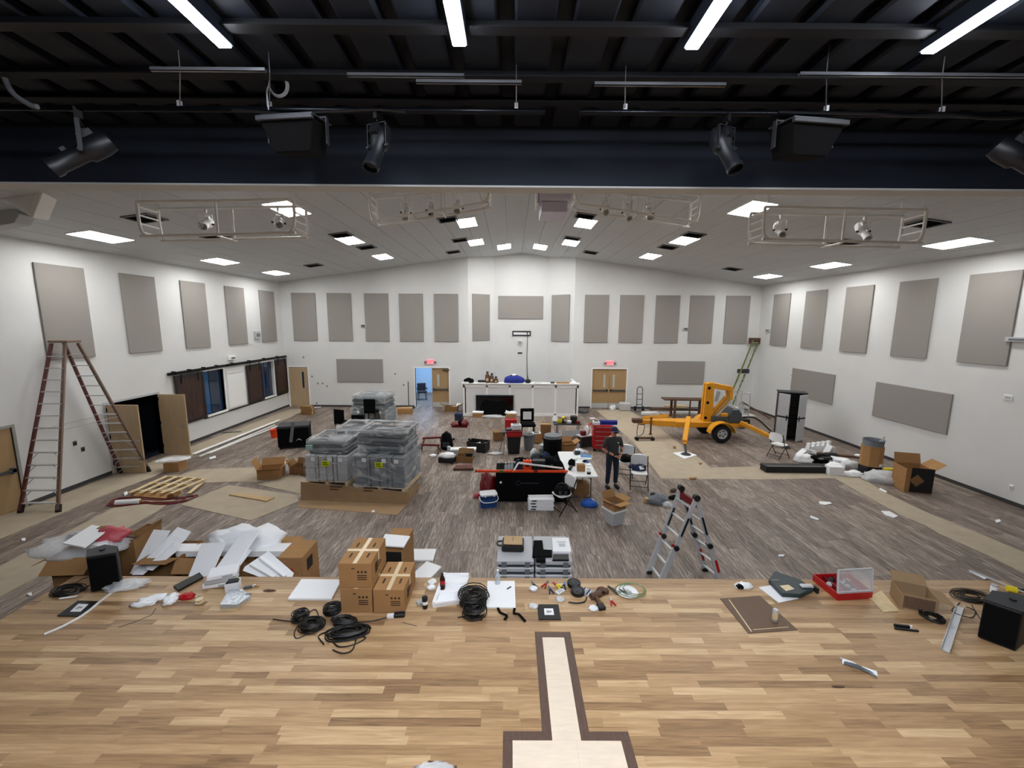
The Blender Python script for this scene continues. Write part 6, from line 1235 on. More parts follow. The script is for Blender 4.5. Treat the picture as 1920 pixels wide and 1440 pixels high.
p = G(812, 855); lump('white_rag', 'small white rag on floor by the sawhorses', 'rag', (p.x, p.y, 0), (.12, .08, .06), 'paper_white', .06)
# ---- by the booth
p = G(845, 772); carton('open_carton', 'open brown carton beside the open blue doorway', (p.x, p.y+.2, 0), R(3), (.62, .4, .26), 'cardboard_dark', 'lr', flapang=(30, 20)); lump('carton_stuffing', 'pale stuffing in carton by the blue doorway', 'stuffing', (p.x+.12, p.y+.18, .012), (.14, .12, .24), 'tape', .05)
p = G(862, 770); lump('white_trash_bag', 'white trash bag between carton and booth wall', 'bag', (p.x-.02, p.y+.1, 0), (.2, .16, .36), 'paper_white', .05)
p = G(896, 783); carton('flat_box', 'flat white-topped carton at the left foot of booth wall', (p.x, BY-.22, 0), R(0), (.5, .3, .2), 'cardboard', tape=False); sbox('foam_slab', 'white lid on the flat carton by booth wall', 'lid', (p.x, BY-.22, .206), 0, (.52, .3, .06), 'foam_white')
p = G(958, 783); carton('flat_box', 'flat carton at the right foot of the black screen', (p.x, BY-.22, 0), R(0), (.5, .3, .16), 'cardboard', tape=False); lump('white_wrap', 'white foam wrap on the flat carton by black screen', 'wrap', (p.x, BY-.22, .168), (.28, .14, .12), 'foam_white', .05)
p = G(925, 783); lump('clear_film', 'clear plastic film heaped before the black screen', 'film', (p.x, BY-.3, 0), (.55, .16, .12), 'clear_bag', .06)
q0, q1 = AY(892, 740, BY), AY(963, 774, BY); t = T('covered_screen', 'large dark framed screen with black cloth against booth wall', 'screen', ((q0.x+q1.x)/2, BY-.03, 0)); w_ = (q1.x-q0.x)/2
MB().b0(-w_, w_, -.06, 0, q1.z-.12, q0.z).build('frame', 'teal_dark', t); MB().b0(-w_+.04, w_-.04, -.066, -.06, q1.z-.06, q0.z-.04).build('glass', 'lens_black', t)
MB().slab([(-w_*.88, -.1, .02), (w_*.95, -.1, .04), (w_*.8, -.1, q0.z*.5), (w_*.55, -.1, q0.z*.72), (0, -.1, q0.z*.72), (-w_*.55, -.1, q0.z*.78), (-w_*.7, -.1, q0.z*.6)], (0, .03, 0)).build('cloth', 'black_cloth', t)
MB().cyl((w_*.62, -.1, .28), (w_*.62, -.12, .28), .04, n=10).build('white_knob', 'white_plastic', t)
# things on the booth cap
BZ = 1.603
def bt_(x): return AY(x, 716, BY+.15).x
lump('black_hat_bag', 'black soft bag at the left end of the booth top', 'bag', (bt_(879), BY+.14, BZ), (.24, .16, .24), 'black_cloth', .03, extra=lambda t: MB().b0(-.2, .02, -.17, -.1, 0, .06).build('white_card', 'paper_white', t))
for k, (x, h, r_, lab) in enumerate(((914, .5, .11, 'tall brown jar, leftmost on the booth top'), (922, .42, .1, 'brown jar, second on the booth top'), (930, .26, .1, 'short brown jar, third on the booth top'))):
    o = T('brown_jar', lab, 'jar', (bt_(x), BY+.14, BZ), 0, 'brown jars on the booth top'); MB().lathe([(r_*.8, 0), (r_, .03), (r_, h*.7), (r_*.5, h*.85), (r_*.5, h)], n=14).build('body', 'brown_wood', o, smooth=40); MB().cyl((0, 0, h), (0, 0, h+.04), r_*.55, n=12).build('lid', 'black_plastic', o); MB().b0(-r_*.5, r_*.5, -r_-.004, -r_+.01, h*.2, h*.45).build('label', 'tape', o)
sbox('black_bar_case', 'long flat black case on the booth top behind jars', 'case', (bt_(915), BY+.32, BZ), 0, (1.0, .14, .1), 'black_plastic')
lump('blue_duffel', 'blue and black duffel bag on the booth top', 'bag', (bt_(964), BY+.16, BZ), (.5, .17, .36), 'bag_blue', .02, extra=lambda t: [MB().tube([(.3*math.cos(R(a)), .02, .1+.28*math.sin(R(a))) for a in range(0, 181, 15)], .035, 6).build('black_trim', 'black_cloth', t), MB().sph((0, .05, .36), (.16, .08, .06)).build('white_top', 'paper_white', t, smooth=True)])
o = T('cable_drum', 'small black coil beside the blue duffel', 'coil', (bt_(990), BY+.14, BZ)); MB().lathe([(.06, 0), (.14, .03), (.14, .15), (.06, .18)], n=14).build('coil', 'black_plastic', o, smooth=40); MB().cyl((0, 0, .18), (0, 0, .2), .05, n=10).build('hub', 'dark_grey', o)
sbox('paper_pile', 'white papers at right of the booth top', 'papers', (bt_(1008), BY+.14, BZ), R(4), (.4, .24, .05), 'paper_white', 'light_grey'); sbox('cardboard_sheet', 'flat brown cardboard at the right end of booth top', 'cardboard', (bt_(1055), BY+.14, BZ), R(3), (.62, .28, .05), 'cardboard'); sbox('grey_puck', 'grey device between papers and cardboard on booth top', 'device', (bt_(1036), BY+.12, BZ), R(0), (.2, .2, .07), 'gun_grey'); lump('white_cup', 'white paper bundle at far right end of booth top', 'papers', (bt_(1074), BY+.12, BZ), (.12, .1, .09), 'paper_white', .04)
MB().b0(-2.1, 3.05, BY+.42, D+.9, 1.02, 1.06).build('desk', 'dark_grey', bt)
p = G(1091, 775); lump('dark_mat', 'dark folded mat at the right foot of the booth wall', 'mat', (p.x+.1, p.y+.2, 0), (.3, .2, .16), 'gun_grey', .03); p = G(1111, 785); o = tag(MB().b0(-.12, .12, -.08, .08, 0, .03).build('paper_scrap', 'paper_white'), 'white scrap on floor between booth and tan paper', 'scrap'); put(o, (p.x, p.y, 0), R(20)); p = G(1148, 767); lump('white_rag', 'white rag on floor before closed exit doors', 'rag', (p.x, p.y-.1, 0), (.16, .1, .24), 'paper_white', .05)
# ================================================================ FAR RIGHT: HAND TRUCK, BENCH, LUMBER
p = AY(1201, 776, D-.9); p.z = 0; t = T('hand_truck', 'grey hand truck standing beside closed exit doors', 'hand truck', (p.x, D-.75, 0)); mb = MB(); mb.tube(spline([(-.14, .1, .1), (-.14, .15, 1.05), (-.1, .16, 1.22), (0, .16, 1.27), (.1, .16, 1.22), (.14, .15, 1.05), (.14, .1, .1)], 6), .022, 8); mb.build('frame', 'gun_grey', t, smooth=True)
for z in (.35, .62, .9): MB().cyl((-.14, .12, z), (.14, .12, z), .018, n=6).build('cross_tube', 'gun_grey', t)
for s in (-1, 1): MB().cyl((s*.2-.03, .15, .13), (s*.2+.03, .15, .13), .13, n=14).build('wheel', 'rubber', t)
MB().b0(-.2, .2, -.15, .1, .01, .03).build('toe_plate', 'gun_grey', t)
sbox('light_bin', 'pale plastic tub left of the hand truck', 'tub', (p.x-.7, D-.45, 0), 0, (.55, .4, .42), 'light_grey')
p = AY(1266, 785, 19.6); t = T('work_bench', 'bare brown workbench frame behind the boom lift', 'bench', (AY(1282, 760, 19.8).x, 19.8, 0), R(-3)); MB().b0(-1.0, .95, -.3, .3, .86, .92).build('top', 'brown_wood', t)
for x in (-.5, .85):
    for y in (-.26, .26): MB().b0(x-.05, x+.05, y-.04, y+.04, 0, .86).build('leg', 'brown_wood', t)
MB().b0(-.5, .85, .24, .3, .3, .36).build('stretcher', 'brown_wood', t); MB().bar((.2, -.26, .86), (.2, -.26, .1), .06, .04, up=(0, 1, 0)).build('centre_post', 'brown_wood', t)
for k, (x0, x1, y, z, mt, lab) in enumerate(((1202, 1236, 20.4, .0, 'white_paint', 'white board bundle at the left end of the lumber pile'), (1238, 1318, 20.6, .0, 'white_paint', 'long white board at the bottom of lumber pile'), (1218, 1300, 20.9, .13, 'brown_wood', 'long dark plank across the lumber pile'), (1222, 1262, 20.65, .18, 'blood_wood', 'short dark board on top of the lumber pile'), (1245, 1285, 20.95, .252, 'pallet_wood', 'pale scrap board on top of the lumber pile'), (1262, 1325, 20.75, .12, 'gun_grey', 'grey board at the right of the lumber pile'))):
    a, b = AY(x0, 770, y).x, AY(x1, 770, y).x; t = T('lumber', lab, 'board', ((a+b)/2, y, z), R(random.uniform(-4, 4)), 'boards stacked along the far wall')
    for q in range(2): MB().b0(-(b-a)/2+.05*q, (b-a)/2-.04*q, -.13+.13*q, -.01+.13*q, .002, .12).build('plank', mt, t, bevel=.006)
a, b = AY(1390, 765, 20.6), AY(1445, 780, 19.4); t = T('long_pole', 'long brown pole leaning low behind the lift cage', 'pole', (a.x, a.y, 0)); MB().bar((0, 0, .62), (b.x-a.x, b.y-a.y, .05), .07, .05).build('pole', 'brown_wood', t); MB().b0(-.1, .1, -.1, .1, 0, .6).build('block', 'light_grey', t)
p = G(1400, 790); o = T('floor_board', 'white board on floor behind the lift cage', 'board', (p.x+.1, p.y+1.2, 0), R(4)); MB().b0(-.8, .9, -.2, .2, 0, .05).build('board', 'white_paint', o); MB().b0(-.5, .6, -.15, .05, .05, .1).build('second_board', 'light_grey', o)
p = G(1196, 824); 
# ================================================================ RIGHT HEAP
a, b = G(1437, 887), G(1556, 887); t = T('long_case', 'long flat black case lying by the white packing heap', 'case', ((a.x+b.x)/2, a.y+.16, 0), R(-1)); w_ = (b.x-a.x)/2; MB().b0(-w_, w_, -.16, .18, 0, .2).build('body', 'black_plastic', t, bevel=.012); MB().b0(-w_*.95, w_*.75, -.145, -.09, .2, .206).build('label_strip', 'mid_grey', t); mb = MB(); mb.tube([(-w_, -.1, .14), (-w_-.14, -.05, .24)], .012, 6); mb.build('strap_end', 'black_plastic', t)
caseX, caseY = (a.x+b.x)/2, a.y+.16
p = G(1480, 866); folding_chair('white folding chair lying tipped over at the long black case', (p.x-.1, p.y+.45, .02), 0, rot=(0, 0, R(115)))
for k, (x, y, r_, mt, lab) in enumerate(((1512, 868, (.3, .2, .26), 'paper_white', 'white film bag beside the tipped chair'), (1572, 882, (.3, .18, .2), 'foam_white', 'white wrapped bundle right of the long case'), (1600, 880, (.34, .2, .24), 'clear_bag', 'clear film bundle left of the cardboard drum'), (1540, 868, (.36, .22, .24), 'black_cloth', 'black gear bag buried in the packing heap'), (1560, 862, (.4, .14, .2), 'black_plastic', 'black bent strip in the packing heap'))):
    p = G(x, y); lump('packing_piece', lab, 'packing', (p.x, p.y+.15, .0), r_, mt, .05, R(random.uniform(-20, 20)))
for k, (x, y, d, rot, mt, lab) in enumerate(((1508, 862, (.5, .16, .1), (R(20), R(-12), R(35)), 'foam_white', 'slanted white foam bar beside the tipped chair'), (1562, 856, (.22, .2, .34), (R(10), R(18), R(20)), 'foam_white', 'upright white foam corner, top right of the packing heap'), (1524, 858, (.36, .3, .12), (R(-15), R(10), R(-25)), 'foam_white', 'flat white foam block in the packing heap'), (1546, 872, (.6, .12, .08), (0, R(-8), R(-22)), 'black_plastic', 'black rail lying across the packing heap'), (1585, 876, (.5, .3, .1), (R(8), R(6), R(-14)), 'paper_white', 'white flat packet leaning on the packing heap'))):
    p = G(x, y); o = T('foam_block', lab, 'packing', (p.x, p.y+.2, .16), 0, None, rot); MB().b0(-d[0]/2, d[0]/2, -d[1]/2, d[1]/2, -d[2]/2, d[2]/2).build('block', mt, o, bevel=.01); MB().b0(-d[0]*.3, d[0]*.1, -d[1]/2-.004, -d[1]/2, -d[2]*.2, d[2]*.2).build('notch', 'light_grey', o)
p = G(1538, 848); t = T('foam_comb', 'toothed white foam rail lying across the packing heap', 'foam', (p.x, p.y+.12, .002), R(18)); MB().b0(-.55, .55, -.06, .06, 0, .22).build('rail', 'foam_white', t)
for k in range(5): MB().b0(-.52+.24*k, -.42+.24*k, -.06, .06, .22, .34).build('tooth', 'foam_white', t)
p = G(1572, 892); carton('white_carton', 'white printed carton at the front of the packing heap', (p.x-.05, p.y+.12, 0), R(-6), (.42, .24, .26), 'paper_white', tape=False); lump('white_film', 'crumpled white film right of the white carton', 'film', (p.x+.42, p.y+.0, 0), (.28, .16, .16), 'paper_white', .05)
p = G(1640, 892); sbox('black_carton', 'black box under the cardboard drum', 'box', (p.x, p.y+.2, 0), R(-6), (.48, .36, .26), 'black_plastic')
t = T('cardboard_drum', 'square brown carton drum holding a grey waste can', 'drum', (p.x+.02, p.y+.22, .265), R(18)); mb = MB(); 
poly = [(.28*math.cos(R(45*k+22)), .28*math.sin(R(45*k+22))) for k in range(8)]; mb.prism(poly, 0, .62); mb.build('carton', 'cardboard', t); MB().lathe([(.25, .6), (.27, .8), (.285, .81), (.25, .8), (.22, .62)], n=20).build('can', 'grey_fabric', t, smooth=40); MB().b0(-.06, .06, -.275, -.262, .02, .1).build('label', 'paper_white', t); MB().tube([(.1, -.1, .72), (0, -.27, .95), (-.03, -.24, .8)], .02, 6).build('bag_edge', 'light_grey', t)
p = G(1660, 906); lump('clear_trash_bag', 'big clear plastic bag full of wrap by the large carton', 'bag', (p.x, p.y+.1, 0), (.46, .24, .34), 'clear_bag', .05, R(-18), extra=lambda t: MB().sph((0, 0, .08), (.3, .16, .1)).build('stuffing', 'light_grey', t, smooth=True))
p = G(1673, 885); t = T('yellow_tool', 'yellow tool lying behind the clear bag', 'tool', (p.x, p.y+.1, 0), R(-10)); MB().b0(-.15, .15, -.06, .06, 0, .09).build('body', 'yellow', t, bevel=.02); MB().b0(.12, .3, -.03, .03, .02, .06).build('handle', 'black_plastic', t)
p = G(1735, 927); t = carton('open_carton', 'large brown carton with a dark side and raised flaps', (p.x-.06, p.y+.36, 0), R(-16), (.62, .6, .66), 'cardboard', 'br', flapang=(75, 38)); MB().b0(-.2, .305, -.304, -.3, .02, .7).build('dark_print', 'print_black', t); MB().at((-.06, -.306, .35), (0, R(45), 0)).b0(-.12, .12, 0, .003, -.12, .12).build('chevron_print', 'cardboard_dark', t)
p = G(1620, 862); t = T('brown_plank', 'brown plank lying behind the packing heap', 'board', (p.x-.3, p.y+.3, 0), R(-20)); MB().b0(-1.1, .5, -.08, .08, 0, .05).build('plank', 'brown_wood', t); MB().sph((.3, 0, .08), (.14, .08, .05)).build('white_crumb', 'foam_white', t, smooth=True)
# ================================================================ IN FRONT OF THE STAGE AND ON IT
def Gs(x, y, dz=0.0): return G(x, y, HS+dz)
def ssheet(name, lab, cat, px_, mt, th, z=HS+.002, group=None, bev=0):
    P = [G(x, y, z+th) for x, y in px_]; c = sum(P, Vector())/len(P); o = MB().prism([(p.x-c.x, p.y-c.y) for p in P], 0, th).build(name, mt, bevel=bev); o.location = (c.x, c.y, z); return tag(o, lab, cat, group)
# ---- three brown cartons
p0, p1 = Gs(640, 1149), Gs(698, 1151); cw = (p1.x-p0.x)*1.0; cd = .6; zt = AY(640, 1057, p0.y).z; hb = (zt-HS)/2; hb2 = AY(700, 1106, p0.y).z-HS
cx = (p0.x+p1.x)/2
GR = 'printed brown cartons stacked on the stage'
def big(lab, loc, d, rz=0):
    t = carton('cardboard_carton', lab, loc, rz, d, 'cardboard', tape=True, prints=1, group=GR); x, y, z = d[0]/2, d[1]/2, d[2]; mb = MB(); mb.b0(-.025, .025, -y, y, z+.004, z+.006); mb.build('cross_tape', 'tape', t); mb = MB()
    for sx in (-1, 1):
        for sy in (-1, 1): mb.b0(sx*x*.55-.012, sx*x*.55+.012, sy*y*.4-.05, sy*y*.4+.05, z+.0041, z+.0052)
    mb.b0(x, x+.002, -y*.5, -y*.2, z*.3, z*.7); mb.b0(-x*.2, x*.0, -y-.002, -y, z*.78, z*.82); tag(mb.build('top_print', 'print_dark', t), kind='stuff')
big('brown carton at the bottom of the left stack on the stage', (cx, p0.y+cd/2, HS+.002), (cw, cd, hb-.008)); big('brown taped carton on top of the left stack on the stage', (cx-.005, p0.y+cd/2+.01, HS+hb+.002), (cw*1.02, cd, hb-.008))
q0 = Gs(757, 1153); big('brown taped carton standing right of the two-carton stack', (cx+cw*1.02+.005, p0.y+cd/2-.01, HS+.002), (cw*.98, cd, hb2))
# carton on the hall floor behind them, white board on top
Yc = 5.95; zc = AY(740, 1025, Yc).z; xa, xb = AY(716, 1025, Yc).x, AY(757, 1025, Yc).x
t = carton('cardboard_carton', 'open-fronted brown carton on floor behind the stage cartons', ((xa+xb)/2, Yc+.3, 0), R(-3), (xb-xa, .55, zc-.004), 'cardboard', tape=False); MB().b0(-(xb-xa)/2+.03, (xb-xa)/2-.03, -.278, -.274, zc-.3, zc-.1).build('painted_opening', 'print_black', t)  # flat black plate paints the shade inside the open front
ssheet('white_board', 'white foam board lying on the carton behind the stage cartons', 'foam board', ((713, 1022), (757, 1025), (769, 1005), (722, 1001)), 'foam_white', .02, zc+.003)
sheet('white_board', 'white foam board on floor beyond the stage, farther one', 'foam board', ((759, 1050), (812, 1050), (818, 1029), (765, 1029)), 'foam_white', .03)
sheet('white_board', 'white foam board on floor beyond the stage, skewed nearer one', 'foam board', ((776, 1086), (806, 1084), (828, 1062), (800, 1052), (777, 1073)), 'foam_white', .03)
ssheet('white_board', 'thick white foam slab on the stage left of the cartons', 'foam board', ((539, 1122), (622, 1122), (640, 1086), (565, 1085)), 'foam_white', .035, bev=.006)
# ---- left heap: cartons on the hall floor against the stage
def floor_carton(lab, x0, x1, ytop, Y, dep, **k):
    a, b = AY(x0, ytop, Y), AY(x1, ytop, Y); return carton('cardboard_carton', lab, ((a.x+b.x)/2, Y+dep/2, 0), k.pop('rz', 0), (b.x-a.x, dep, a.z), k.pop('mt', 'cardboard'), group='cartons heaped against the stage', **k), a, b
t, a1, b1 = floor_carton('brown carton under clear plastic at the left stage corner', 92, 172, 1046, 5.5, .5, open_='lf', flapang=(-25, -40), rz=R(4))
lump('clear_sheet', 'crumpled clear plastic over the left corner carton', 'plastic', ((a1.x+b1.x)/2-.1, 5.8, a1.z-.04), (.62, .34, .24), 'clear_bag', .05, R(12))
ssheet('white_foam_sheet', 'white printed panel lying on the left corner carton', 'panel', ((118, 1018), (158, 1026), (206, 990), (172, 984)), 'foam_white', .02, a1.z+.22)
p = G(208, 1002, a1.z+.16); lump('pink_bag', 'pink plastic bag on the left carton heap', 'bag', (p.x, p.y, a1.z+.1), (.24, .16, .16), 'pink_plastic', .05); p = G(138, 1003, a1.z+.2); lump('black_pad', 'small black pad beside the white panel on left heap', 'pad', (p.x, p.y, a1.z+.12), (.1, .08, .1), 'black_cloth', .03)
p = G(198, 988, a1.z+.25); sbox('brown_strip', 'short brown strip on top of the left carton heap', 'strip', (p.x, p.y, a1.z+.22), R(4), (.2, .08, .03), 'cardboard_dark'); p = G(246, 1006, a1.z+.1); o = tag(MB().bar((-.14, 0, .0), (.14, -.05, 0), .05, .02).build('dark_stick', 'brown_wood'), 'dark stick poking from the left carton heap', 'stick'); o.location = (p.x, p.y, a1.z+.12)
ssheet('white_wedge', 'small white wedge of foam behind the left loudspeaker', 'foam', ((172, 1022), (200, 1026), (203, 1012), (185, 1008)), 'foam_white', .04, a1.z+.1)
t, a2, b2 = floor_carton('brown open carton right of the left loudspeaker', 222, 250, 1012, 5.85, .5, open_='r', flapang=(70,), mt='cardboard_dark')
t, a3, b3 = floor_carton('dark brown carton under the leaning white foam', 272, 335, 1046, 5.75, .5, open_='fl', flapang=(10, -30), mt='cardboard_dark')
t, a4, b4 = floor_carton('long brown carton under the white foam bar', 330, 440, 1047, 5.75, .45, open_='f', flapang=(-50,))
t, a5, b5 = floor_carton('brown carton with a side hole at right of foam heap', 520, 566, 1046, 5.7, .5, tape=False); MB().b0((b5.x-a5.x)/2, (b5.x-a5.x)/2+.004, -.12, .05, a5.z-.28, a5.z-.1).build('painted_hole', 'print_black', t)  # side hole is a black patch coloured like the shade within it
lump('red_bit', 'small red wrapper in front of the carton with a hole', 'wrapper', (AY(541, 1070, 5.62).x, 5.62, AY(541, 1078, 5.62).z), (.06, .05, .08), 'red_paint', .05)
o = bpy.data.objects.new('x', None); bpy.data.objects.remove(o)
sbox('packing_crate', 'brown crate supporting the red wrapper behind stage edge', 'crate', (AY(540, 1080, 5.62).x, 5.6, 0), 0, (.35, .14, AY(541, 1078, 5.62).z-.003), 'cardboard_dark')
def foampiece(lab, pts, t_, group='white foam packing pieces', mt='foam_white', ribs=None):
    # pts: (px, py, Y) outline of a real foam plate; t_ thickness vector
    P = [AY(x, y, Y) for x, y, Y in pts]; c = sum(P, Vector())/len(P); t = T('foam_piece', lab, 'foam', c, 0, group); MB().slab([q-c for q in P], t_).build('plate', mt, t)
    if ribs:
        for (i, j, k, l) in ribs:
            u0, u1 = P[i].lerp(P[j], k)-c, P[(i+3) % 4].lerp(P[(j+1) % 4], k)-c; n = (P[1]-P[0]).cross(P[3]-P[0]).normalized()*(-.02); n = -n if n.dot(CAM-c) < 0 else n; MB().bar(u0+n, u1+n, .05, .04).build('rib', mt, t)
    return t
foampiece('tall white foam wedge leaning at the left of the foam heap', ((283, 1002, 6.1), (315, 1004, 6.1), (268, 1074, 5.7), (243, 1076, 5.7)), (0, .06, .05))
foampiece('long ribbed white foam beam leaning beside the tall wedge', ((322, 1003, 6.0), (348, 1012, 6.0), (268, 1078, 5.56), (247, 1078, 5.56)), (.02, .1, .08)); foampiece('narrow grey-white foam strip between the wedge and the beam', ((325, 1022, 5.8), (336, 1030, 5.8), (286, 1070, 5.56), (274, 1068, 5.56)), (0, .04, .05))
foampiece('horizontal white foam bar across the foam heap', ((330, 1044, 5.88), (562, 1044, 5.88), (560, 1028, 6.18), (336, 1029, 6.18)), (0, 0, .09))
foampiece('flat white foam rectangle leaning at the stage edge', ((376, 1024, 5.74), (422, 1023, 5.74), (394, 1084, 5.42), (352, 1083, 5.42)), (0, .03, .03)); foampiece('white foam strip slanting down over the foam heap', ((452, 1003, 5.86), (484, 1001, 5.86), (438, 1072, 5.44), (404, 1070, 5.44)), (0, .03, .04)); foampiece('grey-white foam strip below the white plastic sheet', ((424, 1040, 5.66), (470, 1035, 5.66), (440, 1075, 5.46), (412, 1072, 5.46)), (0, .03, .03))
foampiece('ribbed white foam tray leaning at the right of the foam heap', ((455, 1070, 5.5), (500, 1040, 5.72), (548, 1082, 5.44), (498, 1086, 5.4)), (0, .05, .03), ribs=((0, 1, .35, 0), (0, 1, .75, 0)))
p = AY(455, 1005, 6.1); lump('white_sheet', 'crumpled white plastic sheet on top of the foam heap', 'plastic', (p.x, 6.15, p.z-.22), (.55, .26, .34), 'foam_white', .045, R(8)); p = AY(415, 1005, 6.0); lump('white_bag', 'puffy white bag at the upper left of the foam heap', 'bag', (p.x, 6.05, p.z-.18), (.2, .16, .24), 'foam_white', .03)
sbox('heap_base', 'brown carton hidden under the foam heap', 'box', (AY(460, 1040, 6.1).x, 6.5, 0), 0, (1.3, .45, AY(455, 1040, 6.1).z), 'cardboard')
# ---- grey stack of padded chair shells against the stage
Yg = 5.72; zg = AY(1000, 1052, Yg).z; x0, xm, x1 = AY(931, 1052, Yg).x, AY(1003, 1052, Yg).x, AY(1074, 1052, Yg).x
n = 9
for side, (a, b) in enumerate(((x0, xm-.01), (xm+.01, x1))):
    for k in range(n):
        z0 = zg*k/n
        if k < 3: continue_h = True
        t = T('grey_shell', 'grey plastic shell in the %s stack before the stage, %s' % (('left', 'right')[side], ['lowest', 'second', 'third', 'fourth', 'fifth', 'sixth', 'seventh', 'eighth', 'topmost'][k]), 'shell', ((a+b)/2, Yg+.36, z0), 0, 'grey shells stacked before the stage'); w_ = b-a
        MB().b0(-w_/2, w_/2, -.35, .38, zg/n*.35, zg/n-.004).build('shell', 'light_grey', t, bevel=.012); MB().b0(-w_/2+.03, w_/2-.03, -.33, .36, .001, zg/n*.34).build('recess', 'gun_grey', t); mb = MB()
        for q in (-.3, .32): mb.b0(w_*q-.04, w_*q+.04, -.353, -.345, zg/n*.1, zg/n*.8)
        mb.build('clip', 'mid_grey', t)
ZG = zg+.003
p = G(962, 1035, ZG); t = T('bamboo_case', 'black case with a bamboo board lid on the grey stack', 'case', (p.x, p.y+.13, ZG), R(-2)); MB().b0(-.17, .17, -.14, .14, 0, .1).build('body', 'black_plastic', t, bevel=.025, seg=2); o = MB().b0(-.145, .145, -.11, .14, .102, .12).build('bamboo_lid', 'plywood', t, bevel=.006); MB().tube(spline([(-.16, .08, .06), (-.24, .06, .06), (-.24, -.04, .06), (-.16, -.06, .06)], 4), .014, 6).build('handle', 'black_plastic', t); MB().bar((.0, .1, .122), (.0, -.02, .122), .008, .004).build('split_line', 'brown_wood', t)
ssheet('black_foam', 'L-shaped black foam sheet on the grey stack', 'foam', ((1001, 1013), (1017, 1013), (1019, 1030), (1035, 1031), (1035, 1042), (998, 1043)), 'black_cloth', .03, ZG); ssheet('black_foam', 'small black foam block before the L-shaped sheet', 'foam', ((1005, 1051), (1023, 1051), (1023, 1044), (1005, 1044)), 'black_cloth', .03, ZG); ssheet('black_foam', 'long black foam strip at right of the grey stack', 'foam', ((1036, 1049), (1067, 1049), (1066, 1039), (1037, 1039)), 'black_plastic', .025, ZG)
o = ssheet('white_binder', 'white binder with printed cover on the grey stack', 'binder', ((1037, 1034), (1071, 1034), (1066, 1008), (1035, 1008)), 'paper_white', .03, ZG); c = o.location
mb = MB(); mb.b0(-.06, .08, .06, .085, .03, .032); mb.b0(-.04, .06, -.07, .03, .03, .0312); mb.build('cover_print', 'light_grey', o)
# ---- white foam tray, bottle, cables, boards in the middle
t = T('foam_tray', 'ribbed white foam tray on stage beside the cola bottle', 'foam', Gs(845, 1112, .002), R(-6)); a, b = Gs(812, 1139)-Gs(845, 1112), Gs(880, 1085)-Gs(845, 1112)
c_ = Gs(845, 1112); P = [Gs(x, y)-c_ for x, y in ((812, 1140), (862, 1132), (880, 1083), (832, 1083))]; t.rotation_euler = (0, 0, 0); MB().prism([(q.x, q.y) for q in P], 0, .03).build('base', 'foam_white', t)
for f in (.03, .35, .66, .97): u, v = P[0].lerp(P[3], f), P[1].lerp(P[2], f); MB().bar(u+Vector((0, 0, .05)), v+Vector((0, 0, .05)), .05, .05).build('rib', 'foam_white', t, bevel=.01)
MB().bar(P[0]+Vector((.01, 0, .05)), P[3]+Vector((.01, 0, .05)), .04, .06).build('side_wall', 'foam_white', t)
def bottle(lab, p, h, mt, capmt, labmt=None, r=.036):
    t = T('bottle', lab, 'bottle', p); MB().lathe([(r*.9, 0), (r, .012), (r, h*.35), (r*.88, h*.45), (r, h*.56), (r*.95, h*.66), (r*.4, h*.88), (r*.38, h*.94)], n=16).build('body', mt, t, smooth=40); MB().cyl((0, 0, h*.93), (0, 0, h), r*.45, n=12).build('cap', capmt, t)
    if labmt: MB().lathe([(r*1.02, h*.36), (r*1.02, h*.58)], n=16).build('label', labmt, t, smooth=40)
q = Gs(830, 1109, .0); bottle('cola bottle with red label standing at the white foam tray', (q.x, q.y, HS+.04), .22, 'soda', 'black_plastic', 'red_paint')
q = Gs(933, 1097); bottle('clear water bottle standing on the white board by stage edge', (q.x, q.y, HS+.024), .2, 'water', 'white_plastic', 'light_grey', .032)
ssheet('white_board', 'white square board on stage under the water bottle', 'foam board', ((912, 1138), (967, 1139), (965, 1089), (914, 1089)), 'foam_white', .02)
q = Gs(955, 1108); o = tag(MB().bar((-.03, 0, 0), (.02, .05, 0), .012, .01).build('pen_mark', 'dark_grey'), 'short dark pen on the white square board', 'pen'); o.location = (q.x, q.y, HS+.028)
for k, (pts, lab) in enumerate((((( 933, 1140), (938, 1150), (950, 1156), (946, 1164)), 'black strap sticking out under the white board, left one'), (((965, 1141), (964, 1152), (972, 1153), (985, 1167)), 'black strap sticking out under the white board, right one'))):
    P = [Gs(*q) for q in pts]; c = P[0]; mb = MB(); S_ = spline([q-c for q in P], 5)
    for u, v in zip(S_, S_[1:]): mb.bar(u+Vector((0, 0, .01)), v+Vector((0, 0, .01)), .03, .008)
    o = mb.build('strap', 'black_cloth'); o.location = c+Vector((0, 0, .003)); tag(o, lab, 'strap')
def coil(lab, p, r, turns, wire, mt, h=.05, tails=(), sq=1.0, rz=0, name='cable_coil', cat='cable'):
    t = T(name, lab, cat, (p.x, p.y, p.z+.002), rz)
    turns = int(turns*1.8); wire *= .62; mb = MB(); N_ = turns*22; pts = []
    for k in range(N_+1):
        a = 2*math.pi*k/22; f = k/N_; rr = r*(1+.3*math.sin(a*.37+1)+random.uniform(-.04, .04)-.3*abs(math.sin(f*7.3))); pts.append((rr*math.cos(a), rr*sq*math.sin(a), wire+h*(.5+.5*math.sin(f*21))*.9))
    mb.tube(pts, wire, 5); mb.build('coil', mt, t, smooth=True)
    for tl in tails: MB().tube(spline([Vector(q) for q in tl], 6), wire, 5).build('tail', mt, t, smooth=True)
    return t
def rel(p, *px_): return [Gs(x, y, .008)-p for x, y in px_]
